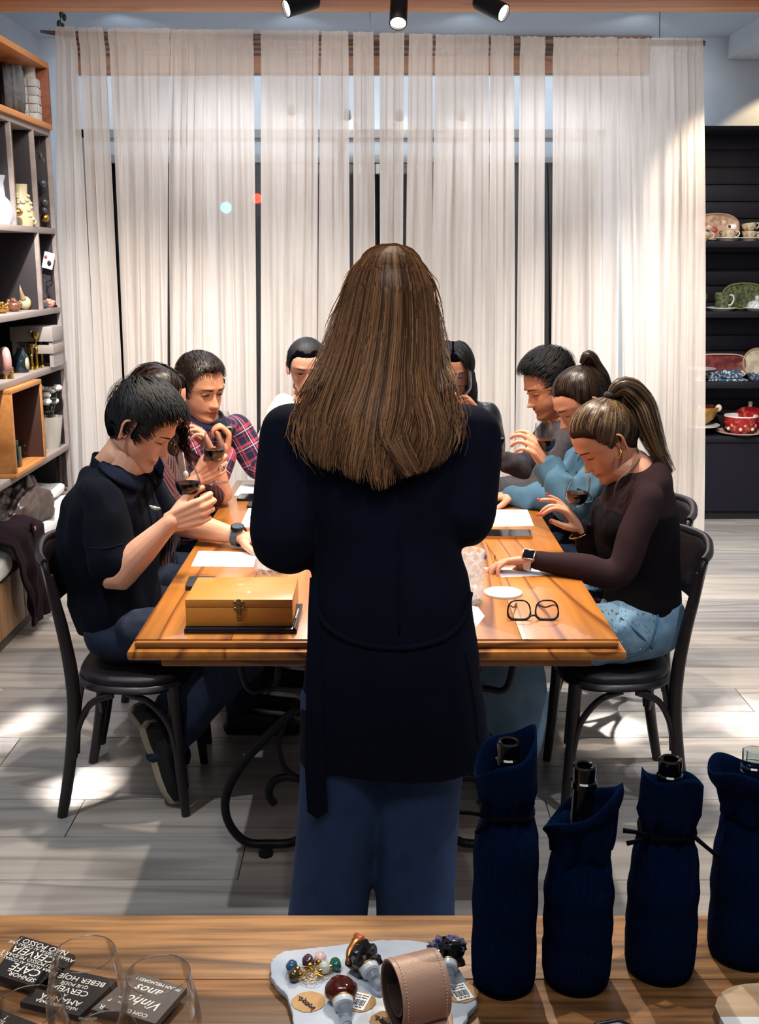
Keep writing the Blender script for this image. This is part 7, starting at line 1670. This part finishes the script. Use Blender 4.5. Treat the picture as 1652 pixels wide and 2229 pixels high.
tile((104, 2062), (163, 2078), (106, 2158), 'black tile mostly hidden under the CAFÉ tile', [('AV', -.33, .12, 0, -.36)])
tile((130, 2105), (255, 2133), (173, 2211), 'black tile with the white words AMANHÃ A CERVEJA seen through a glass',
     [('NÃO DEIXE PARA', .37, .10, 0, 0), ('AMANHÃ', .24, .18, 0, 0), ('A', .12, .10, 0, 0), ('CERVEJA', -.01, .19, 0, 0), ('QUE PODE', -.16, .11, 0, 0), ('BEBER HOJE !', -.31, .17, 0, 0)], lift=.0)
grey_t = mat('grey_tile', '#5b5655', .4, col2='#4e4a4a', nscale=30)
tile((276, 2130), (373, 2157), (298, 2226), 'grey tile with white script lying beneath the wine tile', [('USAR', .36, .17, 0, .25), ('g', .12, .4, .3, .28)], m=grey_t)
tile((298, 2117), (407, 2149), (338, 2228), 'grey tile with white script about wines, under the right hand glass',
     [('COM O', .40, .12, 0, -.1), ('DOS', .28, .07, 0, .28), ('Vinhos', .13, .30, .35, 0), ('e', .0, .07, 0, .1), ('anos', -.17, .28, .35, .05), ('FICAM MELHORES !', -.38, .105, 0, 0)], lift=.0092, m=grey_t)
tile((-2, 2196), (84, 2229), (30, 2300), 'black tile cut by the bottom left corner', [('!', -.34, .2, 0, .30), ('SÓ', -.2, .14, 0, .3)])
# ---- stemless glasses in front of the tiles
clear_g = thin_glass('goblet_glass', (.985, .985, .985, 1), .02, .55)
def goblet(px, py, label, h=.125, rr=.0365):
    p = PZ(px, py, KZ+h); e = empty('stemless_glass', label, 'glass', (p.x, p.y, KZ), group='empty stemless glasses on the counter')
    k = rr/.0365; o_ = [(0, 0), (.022, 0), (.03, .004), (.04, .02), (.0465, .045), (.0475, .06), (.0445, .085), (.040, .108), (.0365, h)]; i_ = [(.0353, h), (.0388, .108), (.0433, .085), (.0462, .06), (.0452, .045), (.038, .022), (.02, .010), (0, .009)]
    B().lathe([(a*k, b_) for a, b_ in o_+i_], n=48).obj('glass_body', clear_g, e, 70); B().tube([(math.cos(t)*.0359*k, math.sin(t)*.0359*k, h) for t in [i*6.2832/48 for i in range(49)]], .0007, 6).obj('glass_rim', thin_glass('rim_glass', (.8, .8, .8, 1), .35, .6), e, 180)
goblet(183, 2076, 'empty stemless glass standing over the AMANHÃ tile'); goblet(344, 2120, 'empty stemless glass farthest to the right, over the wine tile'); goblet(62, 2190, 'empty stemless glass in the bottom left corner'); goblet(228, 2246, 'empty stemless glass cut by the bottom edge', rr=.034)
# ---- marble tray and what lies on it
marble = mat('blue_white_marble', '#b4c0d1', .35, col2='#96a5bb', nscale=9, stretch=(1, 2.2, 1), detail=6, contrast=(.4, .7), bump=.1, bscale=30, coat=.2)
tz = KZ+.013
op = [(590, 2088), (612, 2070), (660, 2063), (720, 2056), (790, 2047), (860, 2043), (930, 2050), (985, 2080), (1008, 2122), (1032, 2150), (1038, 2178), (1022, 2205), (1000, 2240), (930, 2275), (800, 2285), (690, 2275), (642, 2240), (634, 2200), (622, 2165), (600, 2140), (586, 2112)]
tp = smooth_path([PZ(a, b_, tz) for a, b_ in op+op[:1]], 5)[:-1]; ctr = sum(tp, Vector())/len(tp); rs = random.Random(8)
b = B(); n = len(tp); jit_ = [1+.012*rs.uniform(-1, 1) for _ in tp]
for s, z in ((.93, 0), (.985, .002), (1.0, .008), (.99, .0115), (.965, .013)): b.v += [((p.x-ctr.x)*s*j, (p.y-ctr.y)*s*j, z) for p, j in zip(tp, jit_)]
b.f = [tuple(range(n)), ]+[(i*n+(j+1) % n, i*n+j, (i+1)*n+j, (i+1)*n+(j+1) % n) for i in range(4) for j in range(n)]+[tuple(4*n+j for j in range(n))[::-1]]; b.m = [0]*len(b.f)
b.obj('marble_tray', marble, None, 40, 'irregular bluish white marble tray on the counter', 'tray').location = (ctr.x, ctr.y, KZ)
def stone(b, c, r, seed, f=3., amp=.25, n=20, m=14):
    for i in range(m+1):
        a = math.pi*i/m
        for j in range(n):
            q = Vector((math.sin(a)*math.cos(6.2832*j/n), math.sin(a)*math.sin(6.2832*j/n), math.cos(a))); k = 1+amp*noise.noise(q*f*.5+Vector((seed, 0, 0))); b.v.append(Vector((q.x*r[0]*k, q.y*r[1]*k, q.z*r[2]*k))+Vector(c))
    o = len(b.v)-(m+1)*n; b.f += [(o+i*n+j, o+(i+1)*n+j, o+(i+1)*n+(j+1) % n, o+i*n+(j+1) % n) for i in range(m) for j in range(n)]; b.m += [0]*(m*n); return b
clr = mat('clear_acrylic', '#dfe8f0', .05, trans=.9, ior=1.35); steel = mat('polished_steel', '#c5ccd3', .15, 1.); gold_m = mat('gold_wire', '#d0a04a', .22, 1.)
def stopper(pt, tip, m, r, label, seed, rough=.25, f=3., extra=None):
    p = PZ(*pt, tz+r[2]*.8); q = PZ(*tip, tz+.009); e = empty('bottle_stopper', label, 'stopper', (p.x, p.y, tz)); d = q-p; d.z = 0; u = nrm(d); M = Matrix.Translation((0, 0, r[2])) @ (u-Vector((0, 0, .25))).to_track_quat('Z', 'Y').to_matrix().to_4x4()
    stone(B(), (0, 0, r[2]), r, seed, f, rough).obj('stone', m, e, 60 if rough < .4 else 20); L_ = d.length
    B().lathe([(.0, r[0]*.6), (.0115, r[0]*.6), (.013, r[0]*.75), (.0125, r[0]*1.15), (.010, r[0]*1.25), (0, r[0]*1.25)], n=24, mat4=M).obj('collar', mat('frosted_collar', '#b9c8d8', .25, coat=.4), e, 40)
    B().lathe([(.009, r[0]*1.25), (.0092, r[0]*1.4), (.0085, r[0]*1.45), (.0085, r[0]*1.9), (.006, r[0]*2.4), (0, r[0]*2.45)], n=20, mat4=M).obj('plug', clr, e, 40)
    B().tube([M @ Vector((math.cos(t)*.0128, math.sin(t)*.0128, r[0]*.72)) for t in [i*6.2832/20 for i in range(21)]], .0011, 6).obj('gold_thread', gold_m, e, 180)
    if extra: extra(e, M)
    return e
ag = mat('brown_agate', '#4a150c', .08, col2='#2a0a06', nscale=30, coat=.6); bo = mat('black_obsidian', '#08090c', .1, col2='#14161a', nscale=60, coat=.4); dr = mat('amethyst_druse', '#2b2d5a', .35, col2='#6a6f9c', nscale=140, bump=.8, bscale=260)
stopper((742, 2160), (760, 2240), ag, (.0205, .018, .0165), 'bottle stopper with a polished brown agate top on the marble tray', 4, .12)
def edge1(e, M): B().tube([Vector((-.018, -.010, .016)), Vector((-.017, .004, .026)), Vector((-.008, .018, .031)), Vector((.004, .025, .026))], [.003, .005, .005, .003], 8, sub=3).obj('gold_edge', mat('copper_gilt', '#b8794a', .3, .9), e, 180); stone(B(), (-.006, .024, .030), (.009, .008, .008), 9, 3, .6, 10, 8).obj('crystal_edge', mat('orange_quartz', '#a65a3a', .25), e, 30)
stopper((790, 2092), (832, 2150), bo, (.021, .020, .018), 'bottle stopper with a black stone and gilded edge on the tray', 12, .5, 5., edge1)
def edge2(e, M):
    stone(B(), (0, .006, .026), (.023, .016, .009), 3, 9, .7, 26, 16).obj('crystal_crust', dr, e, 20); B().ball((-.012, -.010, .026), (.008, .006, .006), 10, 7).obj('gilding', gold_m, e, 180)
stopper((974, 2082), (978, 2150), bo, (.022, .020, .019), 'bottle stopper with an amethyst crusted black stone at the tray corner', 21, .4, 4., edge2)
kraft = mat('kraft_paper', '#b6936a', .85, col2='#a5835b', nscale=40); lbl = mat('label_white', '#dfe6ee', .6); inkb = mat('dark_ink', '#23232c', .7)
def tag_disc(pt, r, label, lab=None, lift=.0, scrawl=False):
    p = PZ(*pt, tz+.001); e = empty('kraft_tag', label, 'tag', (p.x, p.y, tz+lift)); rs = random.Random(int(pt[0])); n = 28; out = [(math.cos(6.2832*i/n)*r*(1+.05*rs.uniform(-1, 1)), math.sin(6.2832*i/n)*r*.9*(1+.05*rs.uniform(-1, 1))) for i in range(n)]; B().prism(out, 0, .001).obj('tag_paper', kraft, e, 0)
    if lab:
        R = Matrix.Rotation(lab, 3, 'Z'); B().box((0, 0, .0016), (.022, .031, .0006), rot=R).obj('label', lbl, e)
        for i in range(9): B().box(R @ Vector((-.0085+.002*i, -.003, .0021)), (.0011 if i % 3 else .0016, .011, .0003), rot=R).obj('barcode_bar', inkb, e)
        for i in range(2): M = R.to_4x4(); M.translation = R @ Vector((0, .0065+.0045*i, .0021)); txt(('ROLHA PEDRA', 'ROLHA VINHO')[i], .0026, 'label_text', inkb, e, M)
        M = R.to_4x4(); M.translation = R @ Vector((0, -.0118, .0021)); txt('R$ 189,90', .0034, 'label_text', inkb, e, M)
    if scrawl:
        for k in range(5): B().tube([(-.010+.004*k+.003*math.sin(j*2.1+k), .008-.0045*k+.0035*math.sin(j*3.7+k*2)-.001*j, .0014) for j in range(7)], .0005, 5, sub=3).obj('handwriting', inkb, e, 180)
tag_disc((672, 2180), .0215, 'round kraft paper tag with black handwriting on the marble tray', None, 0, True); tag_disc((782, 2180), .021, 'kraft paper tag with a price label behind the agate stopper', -.35); tag_disc((1003, 2160), .022, 'kraft paper tag with a barcode label at the right of the tray', .35); tag_disc((840, 2222), .02, 'kraft paper tag by the leather holder at the bottom edge', None, 0, True)
for i, (pt, col, nm, r) in enumerate((((636, 2105), '#1d4a6e', 'blue', .0095), ((640, 2122), '#3a2d12', 'brown', .0092), ((671, 2093), '#3d2234', 'purple', .0095), ((697, 2086), '#c4a9ad', 'pale pink', .0092), ((706, 2107), '#a9b3b1', 'clear grey', .0092), ((730, 2099), '#0f5148', 'green', .0092))):
    p = PZ(*pt, tz+r*.8); e = empty('wine_charm', nm+' tumbled stone charm with a gold cap on the marble tray', 'charm', (p.x, p.y, tz), group='stone wine charms on the tray'); stone(B(), (0, 0, r*.85), (r*.85, r*1.1, r*.85), i*3.3, 3, .2, 14, 10).obj('stone', mat('charm_'+col[1:], col, .12, coat=.5), e, 60)
    hub = PZ(683, 2128, tz+.004); v = (hub-p); v.z = 0; v.normalize(); B().lathe([(.0, 0), (.0042, .001), (.0034, .004), (.0015, .0055), (0, .0055)], v*r*.7+Vector((0, 0, r*.8)), 12, mat4=v.to_track_quat('Z', 'Y').to_matrix().to_4x4()).obj('gold_cap', gold_m, e, 60)
    c = v*(r+.010)+Vector((0, 0, .0065)); B().tube([v*(r*.7+.006)+Vector((0, 0, .007)), c], .0008, 6).tube([c+Vector((math.cos(t)*.0105, math.sin(t)*.0105, .0015*math.sin(t+i))) for t in [k*6.2832/24 for k in range(25)]], .0007, 6).obj('wire_hoop', gold_m, e, 180)
# ---- leather loop holder
le = mat('beige_leather', '#b08f7c', .42, bump=.08, bscale=300); le_d = mat('brown_leather_inside', '#4c3f3a', .6); R_ = .043; Wd = .062
pc_ = PZ(905, 2085, tz+2*R_); ax = nrm((.93, .37, 0)); sd = Vector((0, 0, 1)).cross(ax); e = empty('leather_holder', 'beige stitched leather loop standing on the marble tray', 'holder', (pc_.x, pc_.y, tz))
def loop(r0, r1, w0, w1, m, nm, a0=0., a1=6.2832, nn=64):
    b = B(); pts = [a0+(a1-a0)*i/nn for i in range(nn+1)]
    for a in pts:
        for r, w_ in ((r0, w0), (r0, w1), (r1, w1), (r1, w0)): b.v.append(ax*w_+sd*math.sin(a)*r*.86+Vector((0, 0, R_-math.cos(a)*r+.0005)))
    b.f = [(4*i+k, 4*i+(k+1) % 4, 4*i+4+(k+1) % 4, 4*i+4+k) for i in range(nn) for k in range(4)]; b.m = [0]*len(b.f); return b.obj(nm, m, e, 40)
loop(R_-.0022, R_, -Wd/2, Wd/2, le, 'outer_band'); loop(R_-.005, R_-.0025, -Wd/2+.001, Wd/2-.001, le_d, 'lining')
loop(R_-.018, R_-.0155, -Wd/2+.004, -Wd/2+.026, le_d, 'inner_strap', -1.5, 1.5)
st = mat('pale_stitch', '#d9c2b2', .7)
for w_ in (-Wd/2+.006, Wd/2-.006):
    b = B()
    for i in range(44):
        a = 1.0+4.3*i/44; t0, t1 = a, a+.055; b.tube([ax*w_+sd*math.sin(t)*(R_+.0003)*.86+Vector((0, 0, R_-math.cos(t)*(R_+.0003)+.0005)) for t in (t0, (t0+t1)/2, t1)], .0006, 5)
    b.obj('stitching', st, e, 180)
p = PZ(935, 2222, tz); b = B().box((0, 0, .007), (.055, .03, .012), bev=.004); thing1(b, 'leather_strap_end', le, 'folded beige leather strap end at the bottom edge of the tray', 'strap', (p.x, p.y-.012, tz))
# ---- board and frame at the right
wb = wood('pale_board_wood', '#cbb79f', '#a58d72', 6., 'X', .5, fine=.4, rings=.4); zb_ = KZ+.014; L0 = [(1556, 2190), (1566, 2165), (1588, 2150), (1620, 2142), (1660, 2140), (1720, 2146), (1760, 2165)]
q = [PZ(a, b_, zb_) for a, b_ in smooth_path([(a, b_, 0) for a, b_ in L0], 4) for a, b_ in [(a, b_)]] if False else [PZ(v.x, v.y, zb_) for v in smooth_path([(a, b_, 0) for a, b_ in L0], 4)]
ysp = PZ(1600, 2212, zb_).y; e = empty('serving_board', 'round ended serving board of pale wood and marble at the bottom right corner', 'board', (q[0].x, ysp, KZ)); o0 = Vector((q[0].x, ysp, KZ))
wp = [(p.x-o0.x, p.y-o0.y) for p in q]+[(q[-1].x-o0.x, .0), (q[0].x-o0.x+.0005, .0)]; B().prism(wp[::-1], 0, .014).obj('wood_half', wb, e, 30); xr_ = q[-1].x-o0.x
B().prism([(.0005, -.0006), (.004, -.05), (xr_-.004, -.05), (xr_, -.0006)], 0, .014).obj('marble_half', mat('white_marble_board', '#dde4ea', .3, col2='#c9d3dd', nscale=8), e, 30)
fa, fb, fc, fd = PZ(1295, 2229, KZ+.012), PZ(1345, 2219, KZ+.012), PZ(1368, 2229, KZ+.012), PZ(1330, 2252, KZ+.012); ctr = (fa+fb+fc+fd)/4; e = empty('mirror_tray', 'small grey framed mirror tray peeking in at the bottom edge', 'tray', (ctr.x, ctr.y, KZ)); Q = [Vector((p.x-ctr.x, p.y-ctr.y)) for p in (fa, fd, fc, fb)]
B().prism([tuple(v) for v in Q], 0, .010).obj('tray_base', mat('grey_lilac', '#a59fb2', .3), e, 0); B().tube([(v.x, v.y, .011) for v in Q+Q[:1]], .0025, 8).obj('frame', mat('dark_grey_metal', '#3f434c', .3, .8), e, 60)
